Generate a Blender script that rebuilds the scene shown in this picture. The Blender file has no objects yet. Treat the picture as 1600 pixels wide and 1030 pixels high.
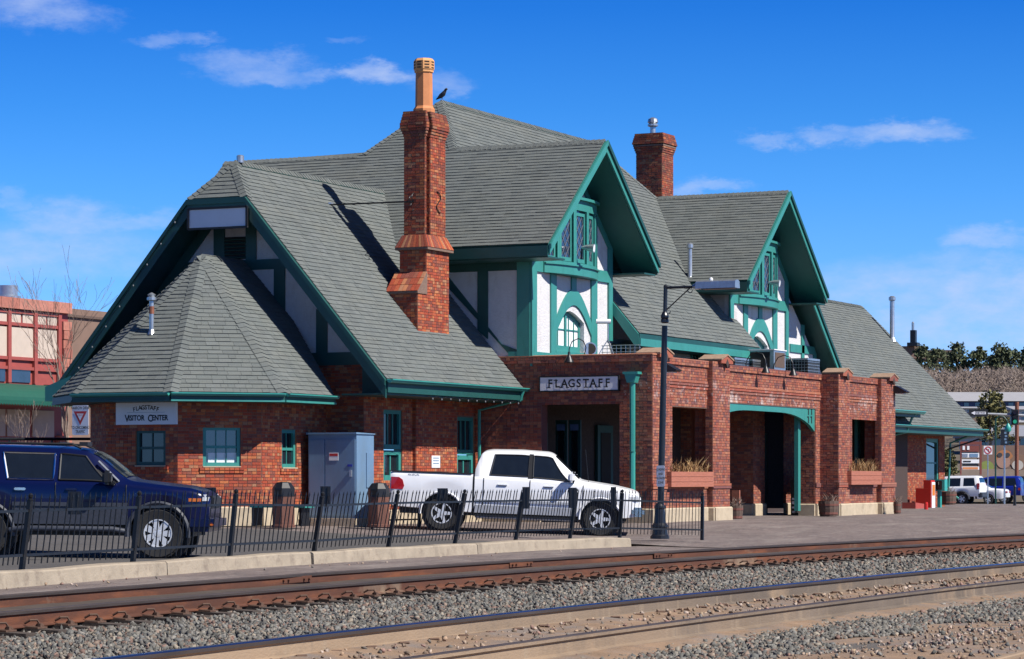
import bpy, math, random
import numpy as np
from mathutils import Matrix, Vector
random.seed(7); np.random.seed(7)
R = math.radians
scene = bpy.context.scene
COL = scene.collection

# ------------------------------------------------------------------ camera
CA, SA = math.cos(R(25.75)), math.sin(R(25.75))
FPX, HZ, EYE = 4243.0, 747.0, 1.25
cam_d = bpy.data.cameras.new('camera')
cam = bpy.data.objects.new('camera', cam_d)
COL.objects.link(cam)
cam.location = (0, 0, EYE)
cam.rotation_euler = (R(90), 0, R(25.75 - 90))
cam_d.sensor_width = 36.0
cam_d.lens = FPX / 1600 * 36.0
cam_d.shift_y = (HZ - 515.0) / 1600.0
cam_d.clip_start = 0.5
cam_d.clip_end = 6000
scene.camera = cam

# ------------------------------------------------------------------ light
SUN = Vector((-0.085, -1.0, 1.05)).normalized()
scene.view_settings.view_transform = 'Standard'
scene.view_settings.look = 'None'
scene.view_settings.exposure = 0.6
scene.view_settings.gamma = 1.0
sun_d = bpy.data.lights.new('sun', 'SUN')
sun_d.energy = 5.0
sun_d.angle = R(0.53)
sun_d.color = (1.0, 0.95, 0.87)
sun = bpy.data.objects.new('sun', sun_d)
COL.objects.link(sun)
sun.location = (20, -40, 60)
sun.rotation_euler = SUN.to_track_quat('Z', 'Y').to_euler()

world = bpy.data.worlds.new('World')
scene.world = world
world.use_nodes = True
wn, wl = world.node_tree.nodes, world.node_tree.links
wn.clear()
def W(t, **k):
    n = wn.new(t)
    for a, b in k.items(): setattr(n, a, b)
    return n
def wmath(op, a, b=None, c=None, clamp=False):
    n = W('ShaderNodeMath', operation=op); n.use_clamp = clamp
    for i, x in enumerate((a, b, c)):
        if x is None: continue
        if isinstance(x, (int, float)): n.inputs[i].default_value = x
        else: wl.new(x, n.inputs[i])
    return n.outputs[0]
sky = W('ShaderNodeTexSky', sky_type='NISHITA')
sky.sun_disc = False
sky.sun_elevation = math.asin(SUN.z)
sky.sun_rotation = math.atan2(SUN.x, SUN.y) % (2 * math.pi)
sky.altitude = 2100
sky.air_density = 1.0
sky.dust_density = 0.0
sky.ozone_density = 2.0
tint = W('ShaderNodeMix', data_type='RGBA', blend_type='MULTIPLY')     # deep blue of dry mountain air
tint.inputs['Factor'].default_value = 1.0
tint.inputs['B'].default_value = (0.33, 1.24, 2.35, 1)
SKYOUT = sky.outputs[0]
# fair-weather clouds: soft patches in the sky's own directions (azimuth, height)
tc = W('ShaderNodeTexCoord')
sep = W('ShaderNodeSeparateXYZ')
wl.new(tc.outputs['Generated'], sep.inputs[0])
dx, dy, dz = sep.outputs
lift = W('ShaderNodeCombineXYZ')              # no murk along the horizon: the sky is read a little higher up
wl.new(dx, lift.inputs[0]); wl.new(dy, lift.inputs[1]); wl.new(wmath('MULTIPLY_ADD', wmath('MAXIMUM', dz, 0.0), 0.9, 0.13), lift.inputs[2])
nrmz = W('ShaderNodeVectorMath', operation='NORMALIZE'); wl.new(lift.outputs[0], nrmz.inputs[0])
wl.new(nrmz.outputs[0], sky.inputs['Vector'])
fw = wmath('ADD', wmath('MULTIPLY', dx, CA), wmath('MULTIPLY', dy, SA))
rt = wmath('SUBTRACT', wmath('MULTIPLY', dx, SA), wmath('MULTIPLY', dy, CA))
az = wmath('ARCTAN2', rt, fw)
el = wmath('ARCTAN2', dz, wmath('SQRT', wmath('ADD', wmath('MULTIPLY', fw, fw), wmath('MULTIPLY', rt, rt))))
# pale towards the horizon, deep blue from ten degrees up, darkened smoothly overhead to cut the sky's fill light
rampn = W('ShaderNodeValToRGB'); rampn.color_ramp.interpolation = 'LINEAR'
els = rampn.color_ramp.elements
stops = [(0, (1.9, 2.5, 2.8)), (.025, (1.75, 2.45, 2.85)), (.045, (1.25, 2.2, 2.85)), (.067, (.74, 1.86, 2.8)), (.085, (.44, 1.54, 2.65)), (.11, (.18, 1.12, 2.45)), (.16, (.12, .78, 1.85)), (.3, (.07, .40, 1.05)), (.55, (.04, .22, .6)), (1, (.03, .14, .38))]
while len(els) < len(stops): els.new(.5)
for e_, (pos, c) in zip(els, stops): e_.position = pos; e_.color = (c[0] / 3, c[1] / 3, c[2] / 3, 1)
wl.new(wmath('DIVIDE', wmath('MAXIMUM', el, 0.0), 1.5708), rampn.inputs[0])
rs_ = W('ShaderNodeVectorMath', operation='SCALE'); rs_.inputs['Scale'].default_value = 3.0; wl.new(rampn.outputs[0], rs_.inputs[0])
wl.new(rs_.outputs[0], tint.inputs['B'])
wl.new(SKYOUT, tint.inputs['A'])
cmb = W('ShaderNodeCombineXYZ')
wl.new(wmath('MULTIPLY', az, 1.0), cmb.inputs[0]); wl.new(wmath('MULTIPLY', el, 2.2), cmb.inputs[1])
def noise(scale, detail, rough=0.6, off=0.0):
    m = W('ShaderNodeMapping'); m.inputs['Location'].default_value = (off, off * .7, 0)
    wl.new(cmb.outputs[0], m.inputs[0])
    n = W('ShaderNodeTexNoise'); n.inputs['Scale'].default_value = scale
    n.inputs['Detail'].default_value = detail; n.inputs['Roughness'].default_value = rough
    wl.new(m.outputs[0], n.inputs['Vector'])
    return n
nz = noise(20, 8, 0.66)
nzs = W('ShaderNodeSeparateXYZ'); wl.new(nz.outputs['Color'], nzs.inputs[0])
jx = wmath('MULTIPLY', wmath('SUBTRACT', nzs.outputs[0], 0.5), 0.075)
jy = wmath('MULTIPLY', wmath('SUBTRACT', nzs.outputs[1], 0.5), 0.026)
azj, elj = wmath('ADD', az, jx), wmath('ADD', el, jy)
clouds = None
for (px, py, rx, ry, amp) in [
        (80, 32, 150, 34, .62), (20, 20, 110, 30, .5), (275, 75, 90, 16, .42), (400, 108, 110, 30, .5), (460, 122, 70, 18, .45),
        (580, 120, 110, 22, .75), (690, 125, 80, 24, .42), (1325, 205, 90, 22, .62), (1400, 212, 100, 26, .7), (1220, 218, 70, 16, .5),
        (1100, 292, 90, 20, .55), (520, 68, 60, 10, .25), (90, 350, 140, 44, .6), (200, 345, 110, 26, .5), (60, 400, 240, 70, .55),
        (1550, 385, 110, 30, .65), (1400, 450, 280, 70, .6), (1560, 465, 200, 70, .75), (1480, 520, 280, 60, .7), (0, 320, 40, 22, .4)]:
    a0 = math.atan((px - 800) / FPX); e0 = math.atan((HZ - py) / FPX)
    ex = wmath('DIVIDE', wmath('SUBTRACT', azj, a0), rx / FPX)
    ey = wmath('DIVIDE', wmath('SUBTRACT', elj, e0), ry / FPX)
    q = wmath('SUBTRACT', 1.0, wmath('ADD', wmath('MULTIPLY', ex, ex), wmath('MULTIPLY', ey, ey)), clamp=True)
    q = wmath('MULTIPLY', wmath('SMOOTH_MIN', wmath('MULTIPLY', q, q), 0.7, 0.3), amp * 1.25)
    clouds = q if clouds is None else wmath('MAXIMUM', clouds, q)
fine = noise(60, 5, 0.6, 3.1)
tex = wmath('MULTIPLY_ADD', fine.outputs['Fac'], 1.9, -0.28, clamp=True)
wide = noise(3.2, 6, 0.6, 9.0)      # the rest of the sky carries the same thin scattered cloud
far = wmath('MULTIPLY', wmath('MULTIPLY_ADD', wide.outputs['Fac'], 3.0, -1.75, clamp=True), 0.35)
outside = wmath('MULTIPLY_ADD', wmath('ABSOLUTE', az), 6.0, -1.35, clamp=True)
cfac = wmath('ADD', wmath('MULTIPLY', clouds, tex), wmath('MULTIPLY', far, outside), clamp=True)
mixc = W('ShaderNodeMix', data_type='RGBA')
wl.new(cfac, mixc.inputs['Factor'])
wl.new(tint.outputs['Result'], mixc.inputs['A'])
mixc.inputs['B'].default_value = (7.4, 8.8, 12.4, 1)
bg = W('ShaderNodeBackground')
bg.inputs['Strength'].default_value = 0.05
wl.new(mixc.outputs['Result'], bg.inputs['Color'])
wo = W('ShaderNodeOutputWorld')
wl.new(bg.outputs[0], wo.inputs['Surface'])

# ------------------------------------------------------------------ survey helpers: a sight line met with a known wall, level or slope
def ray(px, py):
    u = (px - 800.0) / FPX
    return CA + SA * u, SA - CA * u, (HZ - py) / FPX
def on_x(px, py, X):
    a, b, c = ray(px, py); d = X / a
    return d * b, EYE + d * c            # Y, z
def on_y(px, py, Y):
    a, b, c = ray(px, py); d = Y / b
    return d * a, EYE + d * c            # X, z
def on_z(px, py, z):
    a, b, c = ray(px, py); d = (z - EYE) / c
    return d * a, d * b                  # X, Y
def at_d(px, py, d):
    a, b, c = ray(px, py)
    return Vector((d * a, d * b, EYE + d * c))
def on_pl(px, py, p, n):
    a, b, c = ray(px, py); r = Vector((a, b, c)); o = Vector((0, 0, EYE))
    t = (Vector(p) - o).dot(n) / r.dot(n)
    return o + r * t
V = Vector
UP = V((0, 0, 1))

# ------------------------------------------------------------------ mesh collecting
class MB:
    def __init__(s): s.v = []; s.f = []; s.m = []
    def poly(s, pts, m=0):
        i = len(s.v); s.v.extend([tuple(p) for p in pts]); s.f.append(tuple(range(i, i + len(pts)))); s.m.append(m)
    def box(s, a, b, m=0):
        x0, y0, z0 = a; x1, y1, z1 = b
        x0, x1 = min(x0, x1), max(x0, x1); y0, y1 = min(y0, y1), max(y0, y1); z0, z1 = min(z0, z1), max(z0, z1)
        i = len(s.v)
        s.v += [(x0, y0, z0), (x1, y0, z0), (x1, y1, z0), (x0, y1, z0), (x0, y0, z1), (x1, y0, z1), (x1, y1, z1), (x0, y1, z1)]
        for q in ((0, 3, 2, 1), (4, 5, 6, 7), (0, 1, 5, 4), (1, 2, 6, 5), (2, 3, 7, 6), (3, 0, 4, 7)):
            s.f.append(tuple(i + k for k in q)); s.m.append(m)
    def obox(s, c, ux, uy, uz, m=0):     # centre and three half-axes
        c, ux, uy, uz = V(c), V(ux), V(uy), V(uz)
        if ux.cross(uy).dot(uz) < 0: uz = -uz
        i = len(s.v)
        for sz in (-1, 1):
            for sx, sy in ((-1, -1), (1, -1), (1, 1), (-1, 1)):
                s.v.append(tuple(c + ux * sx + uy * sy + uz * sz))
        for q in ((0, 3, 2, 1), (4, 5, 6, 7), (0, 1, 5, 4), (1, 2, 6, 5), (2, 3, 7, 6), (3, 0, 4, 7)):
            s.f.append(tuple(i + k for k in q)); s.m.append(m)
    def beam(s, p, q, w, h, side=None, m=0):   # bar p-q, w across 'side', h across the other
        p, q = V(p), V(q); d = (q - p)
        L = d.length; d.normalize()
        sd = V(side) if side is not None else d.cross(UP)
        if sd.length < 1e-6: sd = V((1, 0, 0))
        sd = (sd - d * sd.dot(d)).normalized()
        o = d.cross(sd).normalized()
        s.obox((p + q) / 2, d * L / 2, sd * w / 2, o * h / 2, m)
    def tube(s, pts, r, n=8, m=0, cap=True):
        pts = [V(p) for p in pts]
        rs = r if isinstance(r, (list, tuple)) else [r] * len(pts)
        i0 = len(s.v); prev = None
        for k, p in enumerate(pts):
            d = (pts[min(k + 1, len(pts) - 1)] - pts[max(k - 1, 0)]).normalized()
            if prev is None:
                a = d.cross(UP)
                if a.length < 1e-4: a = d.cross(V((1, 0, 0)))
            else: a = prev - d * prev.dot(d)
            a.normalize(); prev = a; b = d.cross(a)
            for j in range(n):
                t = 2 * math.pi * j / n
                s.v.append(tuple(p + (a * math.cos(t) + b * math.sin(t)) * rs[k]))
        for k in range(len(pts) - 1):
            for j in range(n):
                a = i0 + k * n + j; b = i0 + k * n + (j + 1) % n
                s.f.append((a, b, b + n, a + n)); s.m.append(m)
        if cap:
            s.f.append(tuple(i0 + j for j in reversed(range(n)))); s.m.append(m)
            e = i0 + (len(pts) - 1) * n
            s.f.append(tuple(e + j for j in range(n))); s.m.append(m)
    def lathe(s, prof, n=16, c=(0, 0, 0), axis='z', m=0, rot=0.0, cap=True):   # prof: (r, h)
        i0 = len(s.v); c = V(c)
        for (r, h) in prof:
            for j in range(n):
                t = 2 * math.pi * j / n + rot
                x, y = r * math.cos(t), r * math.sin(t)
                p = (x, y, h) if axis == 'z' else ((x, h, y) if axis == 'y' else (h, x, y))
                s.v.append(tuple(c + V(p)))
        for k in range(len(prof) - 1):
            for j in range(n):
                a = i0 + k * n + j; b = i0 + k * n + (j + 1) % n
                s.f.append((a, b, b + n, a + n)); s.m.append(m)
        if cap:
            s.f.append(tuple(i0 + j for j in reversed(range(n)))); s.m.append(m)
            e = i0 + (len(prof) - 1) * n
            s.f.append(tuple(e + j for j in range(n))); s.m.append(m)
    def prism(s, pts, off, m=0):         # flat outline pushed along off
        pts = [V(p) for p in pts]; off = V(off); n = len(pts); i = len(s.v)
        s.v += [tuple(p) for p in pts] + [tuple(p + off) for p in pts]
        s.f.append(tuple(i + k for k in range(n))); s.m.append(m)
        s.f.append(tuple(i + n + k for k in reversed(range(n)))); s.m.append(m)
        for k in range(n):
            a, b = i + k, i + (k + 1) % n
            s.f.append((b, a, a + n, b + n)); s.m.append(m)
    def strip(s, outer, inner, off, m=0):   # two matching curves filled between, pushed along off
        off = V(off)
        for k in range(len(outer) - 1):
            s.prism([outer[k], outer[k + 1], inner[k + 1], inner[k]], off, m)
    def build(s, name, mats, parent=None, smooth=None, recalc=True):
        me = bpy.data.meshes.new(name)
        me.from_pydata(s.v, [], s.f)
        if not isinstance(mats, (list, tuple)): mats = [mats]
        for mt in mats: me.materials.append(mt)
        if len(mats) > 1: me.polygons.foreach_set('material_index', s.m)
        if recalc:
            import bmesh
            bm = bmesh.new(); bm.from_mesh(me)
            bmesh.ops.recalc_face_normals(bm, faces=bm.faces)
            bm.to_mesh(me); bm.free()
        if smooth is not None:
            me.polygons.foreach_set('use_smooth', [True] * len(me.polygons))
            me.set_sharp_from_angle(angle=R(smooth))
        me.update()
        return link(name, me, parent)
def link(name, me, parent=None, matrix=None):
    o = bpy.data.objects.new(name, me)
    COL.objects.link(o)
    if parent is not None:
        o.parent = parent
        o.matrix_parent_inverse = WORLD[parent].inverted() if parent in WORLD else Matrix()
    if matrix is not None: o.matrix_basis = matrix
    return o
WORLD = {}       # things whose parts are modelled in place
def tag(o, label, cat, group=None, kind=None):
    if label: o['label'] = label
    if cat: o['category'] = cat
    if group: o['group'] = group
    if kind: o['kind'] = kind
    return o
def thing(name, label, cat, loc=(0, 0, 0), rot=(0, 0, 0), group=None, local=False):
    o = bpy.data.objects.new(name, None)
    o.empty_display_size = 0.3
    COL.objects.link(o)
    o.location = loc; o.rotation_euler = rot
    if not local: WORLD[o] = Matrix.Translation(V(loc))
    return tag(o, label, cat, group)
def struct(o, kind='structure'):
    o['kind'] = kind; return o
def copy_tree(o, parent=None):
    c = o.copy(); COL.objects.link(c); c.parent = parent
    for ch in list(o.children): copy_tree(ch, c)
    return c
# ------------------------------------------------------------------ materials
def material(name, col, rough=0.6, metal=0.0, nscale=6.0, namt=0.15, bscale=0.0, bstr=0.0, spec=0.5, col2=None, stretch=None,
             ramp=None, rand=None, coat=0.0, emit=None, detail=5):
    m = bpy.data.materials.new(name); m.use_nodes = True
    nt = m.node_tree; n, l = nt.nodes, nt.links
    p = n['Principled BSDF']
    p.inputs['Roughness'].default_value = rough
    p.inputs['Metallic'].default_value = metal
    p.inputs['Specular IOR Level'].default_value = spec
    if coat: p.inputs['Coat Weight'].default_value = coat; p.inputs['Coat Roughness'].default_value = 0.05
    tcn = n.new('ShaderNodeTexCoord'); vec = tcn.outputs['Object']
    if stretch:
        mp = n.new('ShaderNodeMapping'); mp.inputs['Scale'].default_value = stretch
        l.new(vec, mp.inputs[0]); vec = mp.outputs[0]
    base = None
    if ramp:                              # each separate piece takes its own tone
        geo = n.new('ShaderNodeNewGeometry'); oi = n.new('ShaderNodeObjectInfo')
        ad = n.new('ShaderNodeMath'); ad.operation = 'ADD'
        l.new(geo.outputs['Random Per Island'], ad.inputs[0]); l.new(oi.outputs['Random'], ad.inputs[1])
        fr = n.new('ShaderNodeMath'); fr.operation = 'FRACT'; l.new(ad.outputs[0], fr.inputs[0])
        cr = n.new('ShaderNodeValToRGB'); cr.color_ramp.interpolation = 'CONSTANT'
        els = cr.color_ramp.elements
        while len(els) < len(ramp): els.new(0.5)
        for i, c in enumerate(ramp):
            els[i].position = i / len(ramp); els[i].color = (*c, 1)
        l.new(fr.outputs[0], cr.inputs[0]); base = cr.outputs[0]
    tx = n.new('ShaderNodeTexNoise'); tx.inputs['Scale'].default_value = nscale; tx.inputs['Detail'].default_value = detail
    tx.inputs['Roughness'].default_value = 0.62
    l.new(vec, tx.inputs['Vector'])
    mr = n.new('ShaderNodeMapRange'); mr.inputs[1].default_value = 0.28; mr.inputs[2].default_value = 0.72
    l.new(tx.outputs['Fac'], mr.inputs[0])
    mx = n.new('ShaderNodeMix'); mx.data_type = 'RGBA'
    l.new(mr.outputs[0], mx.inputs['Factor'])
    if base is not None:
        g = n.new('ShaderNodeMix'); g.data_type = 'RGBA'; g.blend_type = 'MULTIPLY'; g.inputs['Factor'].default_value = 1.0
        mr.inputs[3].default_value = 1 - namt; mr.inputs[4].default_value = 1 + namt
        l.new(base, g.inputs['A']); l.new(mr.outputs[0], g.inputs['B'])
        out = g.outputs['Result']; n.remove(mx)
    else:
        if col2 is None:
            a = tuple(c * (1 - namt) for c in col); b = tuple(min(1, c * (1 + namt)) for c in col)
        else: a, b = col, col2
        mx.inputs['A'].default_value = (*a, 1); mx.inputs['B'].default_value = (*b, 1)
        out = mx.outputs['Result']
    l.new(out, p.inputs['Base Color'])
    m['out'] = 1
    if bstr:
        t2 = n.new('ShaderNodeTexNoise'); t2.inputs['Scale'].default_value = bscale; t2.inputs['Detail'].default_value = 6
        l.new(vec, t2.inputs['Vector'])
        bp = n.new('ShaderNodeBump'); bp.inputs['Strength'].default_value = bstr; bp.inputs['Distance'].default_value = 0.02
        l.new(t2.outputs['Fac'], bp.inputs['Height']); l.new(bp.outputs[0], p.inputs['Normal'])
    if emit:
        p.inputs['Emission Color'].default_value = (*emit[0], 1); p.inputs['Emission Strength'].default_value = emit[1]
    return m
def overlay(m, col, scale, lo, hi, stretch=None, amount=1.0, zband=None, yband=None, xband=None):
    """a second colour in patches with a shape of their own (stains, rust, dust)"""
    n, l = m.node_tree.nodes, m.node_tree.links
    p = n['Principled BSDF']; src = p.inputs['Base Color'].links[0].from_socket
    tcn = n.new('ShaderNodeTexCoord'); vec = tcn.outputs['Object']
    if stretch:
        mp = n.new('ShaderNodeMapping'); mp.inputs['Scale'].default_value = stretch
        l.new(vec, mp.inputs[0]); vec = mp.outputs[0]
    t = n.new('ShaderNodeTexNoise'); t.inputs['Scale'].default_value = scale; t.inputs['Detail'].default_value = 6
    t.inputs['Roughness'].default_value = 0.68
    l.new(vec, t.inputs['Vector'])
    mr = n.new('ShaderNodeMapRange'); mr.inputs[1].default_value = lo; mr.inputs[2].default_value = hi
    mr.inputs[4].default_value = amount
    l.new(t.outputs['Fac'], mr.inputs[0]); fac = mr.outputs[0]
    for band, ax in ((zband, 2), (yband, 1), (xband, 0)):
        if band:
            sp = n.new('ShaderNodeSeparateXYZ'); l.new(tcn.outputs['Object'], sp.inputs[0])
            for lo2, hi2 in ((band[0], band[1]), (band[3], band[2])):
                b = n.new('ShaderNodeMapRange'); b.inputs[1].default_value = lo2; b.inputs[2].default_value = hi2
                l.new(sp.outputs[ax], b.inputs[0])
                mu = n.new('ShaderNodeMath'); mu.operation = 'MULTIPLY'; l.new(fac, mu.inputs[0]); l.new(b.outputs[0], mu.inputs[1]); fac = mu.outputs[0]
    x = n.new('ShaderNodeMix'); x.data_type = 'RGBA'
    l.new(fac, x.inputs['Factor']); l.new(src, x.inputs['A']); x.inputs['B'].default_value = (*col, 1)
    l.new(x.outputs['Result'], p.inputs['Base Color'])
    return m
M = {}
BR = [(.33, .15, .08), (.22, .065, .04), (0.334, 0.063, 0.023), (0.275, 0.051, 0.023), (0.375, 0.096, 0.032), (0.234, 0.056, 0.029), (0.416, 0.125, 0.042), (0.300, 0.048, 0.019), (0.200, 0.056, 0.039), (0.350, 0.074, 0.029),
      (0.250, 0.041, 0.019), (0.384, 0.147, 0.065), (0.283, 0.074, 0.039), (0.324, 0.056, 0.026), (0.184, 0.044, 0.029), (0.366, 0.085, 0.032)]
BRW = [(.285, .085, .05), (.25, .07, .042), (.32, .11, .06), (.20, .062, .045), (.34, .135, .075), (.27, .066, .04), (.175, .06, .055), (.30, .09, .05), (.23, .085, .06), (.31, .12, .08), (.15, .055, .05), (.28, .075, .045)]
M['brick'] = material('brick_clay', None, 0.85, ramp=BR, nscale=30, namt=.22, bscale=60, bstr=.25)
M['brickw'] = material('brick_weathered', None, 0.88, ramp=BRW, nscale=26, namt=.22, bscale=60, bstr=.25)
overlay(M['brickw'], (.62, .58, .55), 1.5, .54, .70, amount=.7, zband=(3.15, 3.3, 3.5, 3.78), yband=(25.5, 25.6, 26.5, 26.7))
overlay(M['brickw'], (.66, .62, .60), 9, .58, .70, amount=.75, zband=(3.1, 3.25, 3.5, 3.9), yband=(25.5, 25.6, 26.5, 26.7))
M['brickc'] = material('brick_chimney', None, 0.85, ramp=BR, nscale=24, namt=.25, bscale=60, bstr=.25)
overlay(M['brickc'], (.035, .028, .026), 2.4, .42, .62, amount=.6, zband=(9.3, 9.9, 13, 14))
overlay(M['brickc'], (.07, .03, .024), 1.6, .42, .66, amount=.35, zband=(6.4, 7.2, 13, 14))
M['mortar'] = material('mortar', (.17, .11, .085), 0.95, nscale=20, namt=.2)
M['soot_shade'] = material('soot_shade_brick', (.05, .032, .028), 0.9, nscale=20, namt=.4)  # soot on stack tops; shade painted into cap recesses and inner walls
M['stone'] = material('limestone', (.42, .345, .245), 0.85, nscale=5, namt=.14, bscale=40, bstr=.2)
overlay(M['stone'], (.20, .15, .11), 3.0, .55, .75, amount=.5)
M['coping'] = material('coping_mortar', (.27, .18, .125), 0.9, nscale=8, namt=.2, bscale=40, bstr=.2)
SH = [(0.109, 0.122, 0.120), (0.116, 0.130, 0.126), (0.103, 0.116, 0.115), (0.122, 0.135, 0.133), (0.112, 0.124, 0.120), (0.106, 0.120, 0.118), (0.117, 0.129, 0.125), (0.099, 0.111, 0.110)]
M['shingle'] = material('asphalt_shingle', None, 0.95, ramp=SH, nscale=70, namt=.22, bscale=220, bstr=.4)
overlay(M['shingle'], (.145, .15, .13), 0.7, .48, .72, stretch=(1, 1, 3), amount=.45)
overlay(M['shingle'], (.05, .056, .052), 1.3, .54, .74, stretch=(1, 1, .35), amount=.35)
overlay(M['shingle'], (.15, .148, .13), 3.2, .60, .74, stretch=(1, 1, .3), amount=.3)
M['felt'] = material('roof_underlay', (.035, .04, .038), 0.95)
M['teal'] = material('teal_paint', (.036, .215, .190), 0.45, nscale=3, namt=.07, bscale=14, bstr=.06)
overlay(M['teal'], (.06, .28, .25), 2.2, .55, .8, amount=.35)
overlay(M['teal'], (.022, .13, .115), 5, .56, .72, amount=.55, stretch=(1, 1, .22))
overlay(M['teal'], (.16, .24, .22), 16, .66, .74, amount=.6)
M['teal_shade'] = material('shaded_teal_paint', (.010, .065, .060), 0.5, nscale=3, namt=.12, bscale=14, bstr=.06)  # the trim's teal again, with shade put into the colour
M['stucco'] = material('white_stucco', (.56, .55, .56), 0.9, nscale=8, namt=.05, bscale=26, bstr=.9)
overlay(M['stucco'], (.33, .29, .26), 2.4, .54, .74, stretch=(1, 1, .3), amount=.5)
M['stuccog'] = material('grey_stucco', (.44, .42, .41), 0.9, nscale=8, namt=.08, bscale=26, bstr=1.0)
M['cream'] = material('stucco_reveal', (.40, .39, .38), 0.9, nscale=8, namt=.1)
M['glass'] = material('dark_glass', (.012, .016, .022), 0.04, spec=0.7, nscale=2, namt=.3)
M['glassb'] = material('blue_glass', (.02, .035, .07), 0.05, spec=0.9, nscale=2, namt=.3)
M['blind'] = material('white_blind', (.70, .72, .74), 0.7, nscale=3, namt=.06)
M['lead'] = material('lead_came', (.20, .21, .23), 0.5, metal=.3)
M['dark'] = material('dark_interior', (.018, .016, .015), 0.9)
M['gutter'] = material('gutter_paint', (.038, .245, .215), 0.3, nscale=5, namt=.06)
M['terra'] = material('terracotta', (.50, .19, .07), 0.7, nscale=5, namt=.1)
M['terra2'] = material('terracotta_pale', (.60, .29, .11), 0.7, nscale=5, namt=.1)
M['galv'] = material('galvanised_steel', (.42, .45, .48), 0.35, metal=.75, nscale=8, namt=.15)
M['rustpipe'] = material('rusty_pipe', (.20, .07, .04), 0.7, nscale=9, namt=.3)
M['iron'] = material('black_iron', (.010, .011, .014), 0.42, nscale=10, namt=.3)
M['blackpaint'] = material('black_post_paint', (.012, .014, .020), 0.35, nscale=10, namt=.25)
M['signwhite'] = material('sign_enamel', (.70, .70, .74), 0.45, nscale=2, namt=.05)
overlay(M['signwhite'], (.50, .47, .45), 4, .60, .8, amount=.35)
M['ink'] = material('black_lettering', (.008, .008, .010), 0.5)
M['inkr'] = material('red_print', (.45, .03, .03), 0.5)
M['bluegrey'] = material('cabinet_paint', (.13, .22, .34), 0.45, nscale=2, namt=.08, bscale=6, bstr=.03)
overlay(M['bluegrey'], (.12, .17, .22), 1.2, .52, .72, amount=.5, stretch=(1, 1, .3))
M['woodred'] = material('salmon_stained_wood', (.34, .12, .075), 0.7, nscale=5, namt=.16, stretch=(1, 1, 8), bscale=20, bstr=.2)
M['brownbin'] = material('brown_aggregate', (.125, .05, .034), 0.8, nscale=40, namt=.3, bscale=60, bstr=.3)
M['barrel'] = material('weathered_oak', (.10, .065, .05), 0.8, nscale=10, namt=.3, stretch=(6, 6, 1))
M['hoop'] = material('rusty_hoop', (.14, .05, .035), 0.7, nscale=10, namt=.3)
M['straw'] = material('dry_straw', None, 0.9, ramp=[(.30, .17, .07), (.38, .23, .10), (.22, .12, .055), (.40, .27, .14), (.27, .14, .06)], nscale=30, namt=.2)
M['red'] = material('red_enamel', (.50, .02, .012), 0.35, nscale=4, namt=.08)
M['white'] = material('white_enamel', (.72, .73, .74), 0.4, nscale=3, namt=.04)
M['tealbox'] = material('teal_plastic', (.03, .30, .27), 0.4)
M['concrete'] = material('kerb_concrete', (.30, .25, .19), 0.9, nscale=3, namt=.16, bscale=30, bstr=.35)
overlay(M['concrete'], (.15, .115, .09), 4.5, .52, .70, amount=.65)
overlay(M['concrete'], (.09, .07, .055), 1.2, .58, .70, amount=.5, stretch=(1, 1, .2))
M['asphalt'] = material('asphalt', (.072, .067, .065), 0.9, nscale=0.9, namt=.22, bscale=160, bstr=.5)
overlay(M['asphalt'], (.11, .095, .085), 14, .5, .75, amount=.5)
M['dirt'] = material('dirt', (.22, .145, .092), 0.95, nscale=2.2, namt=.25, bscale=40, bstr=.6)
overlay(M['dirt'], (.16, .14, .13), 1.3, .46, .64, amount=.8)
M['bed'] = material('ballast_fines', (.10, .088, .078), 0.95, nscale=30, namt=.4, bscale=60, bstr=.9)
M['hill'] = material('dry_hillside', (.10, .08, .055), 0.95, nscale=.05, namt=.25)
M['steel'] = material('polished_railhead', (.50, .51, .54), 0.22, metal=1.0, nscale=3, namt=.15, stretch=(.3, 6, 6))
M['dullrail'] = material('dull_railhead', (.055, .042, .036), 0.5, metal=.15, nscale=3, namt=.3, stretch=(.3, 6, 6))
M['rust'] = material('rusty_rail', (.082, .028, .014), 0.85, nscale=1.6, namt=.35, stretch=(.4, 3, 3), bscale=60, bstr=.2)
overlay(M['rust'], (.175, .056, .020), 2.6, .50, .68, stretch=(.3, 2, 2), amount=.75)
overlay(M['rust'], (.30, .24, .17), .35, .62, .74, amount=.6)
M['dusty'] = material('dusty_rail', (.115, .090, .070), 0.9, nscale=1.2, namt=.3, stretch=(.4, 2, 1), bscale=50, bstr=.3)
overlay(M['dusty'], (.28, .195, .125), .5, .52, .66, amount=.7)
overlay(M['dusty'], (.30, .21, .135), .8, .2, .5, amount=.85, xband=(-50, -40, 20, 32))
overlay(M['dusty'], (.26, .20, .14), 3.0, .56, .70, amount=.6, stretch=(1.5, 1, .12))
overlay(M['dusty'], (.10, .085, .075), 3, .60, .78, stretch=(1, 1, .3), amount=.6)
M['tie'] = material('weathered_tie', (.06, .045, .036), 0.9, nscale=6, namt=.3, stretch=(1, .3, 1), bscale=40, bstr=.4)
M['clip'] = material('rusty_clip', (.10, .055, .036), 0.8, nscale=12, namt=.3)
M['bark'] = material('grey_bark', (.23, .18, .14), 0.9, nscale=14, namt=.3)
M['twig'] = material('bare_twig', (.20, .15, .125), 0.9, nscale=14, namt=.3)
M['needle'] = material('pine_needles', None, 0.85, ramp=[(.060, .080, .036), (.078, .094, .042), (.05, .068, .032), (.095, .105, .05), (.066, .08, .042)], nscale=3, namt=.3)
M['olive'] = material('olive_leaves', None, 0.85, ramp=[(.10, .10, .035), (.13, .12, .04), (.08, .085, .03), (.15, .13, .05)], nscale=3, namt=.3)
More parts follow.
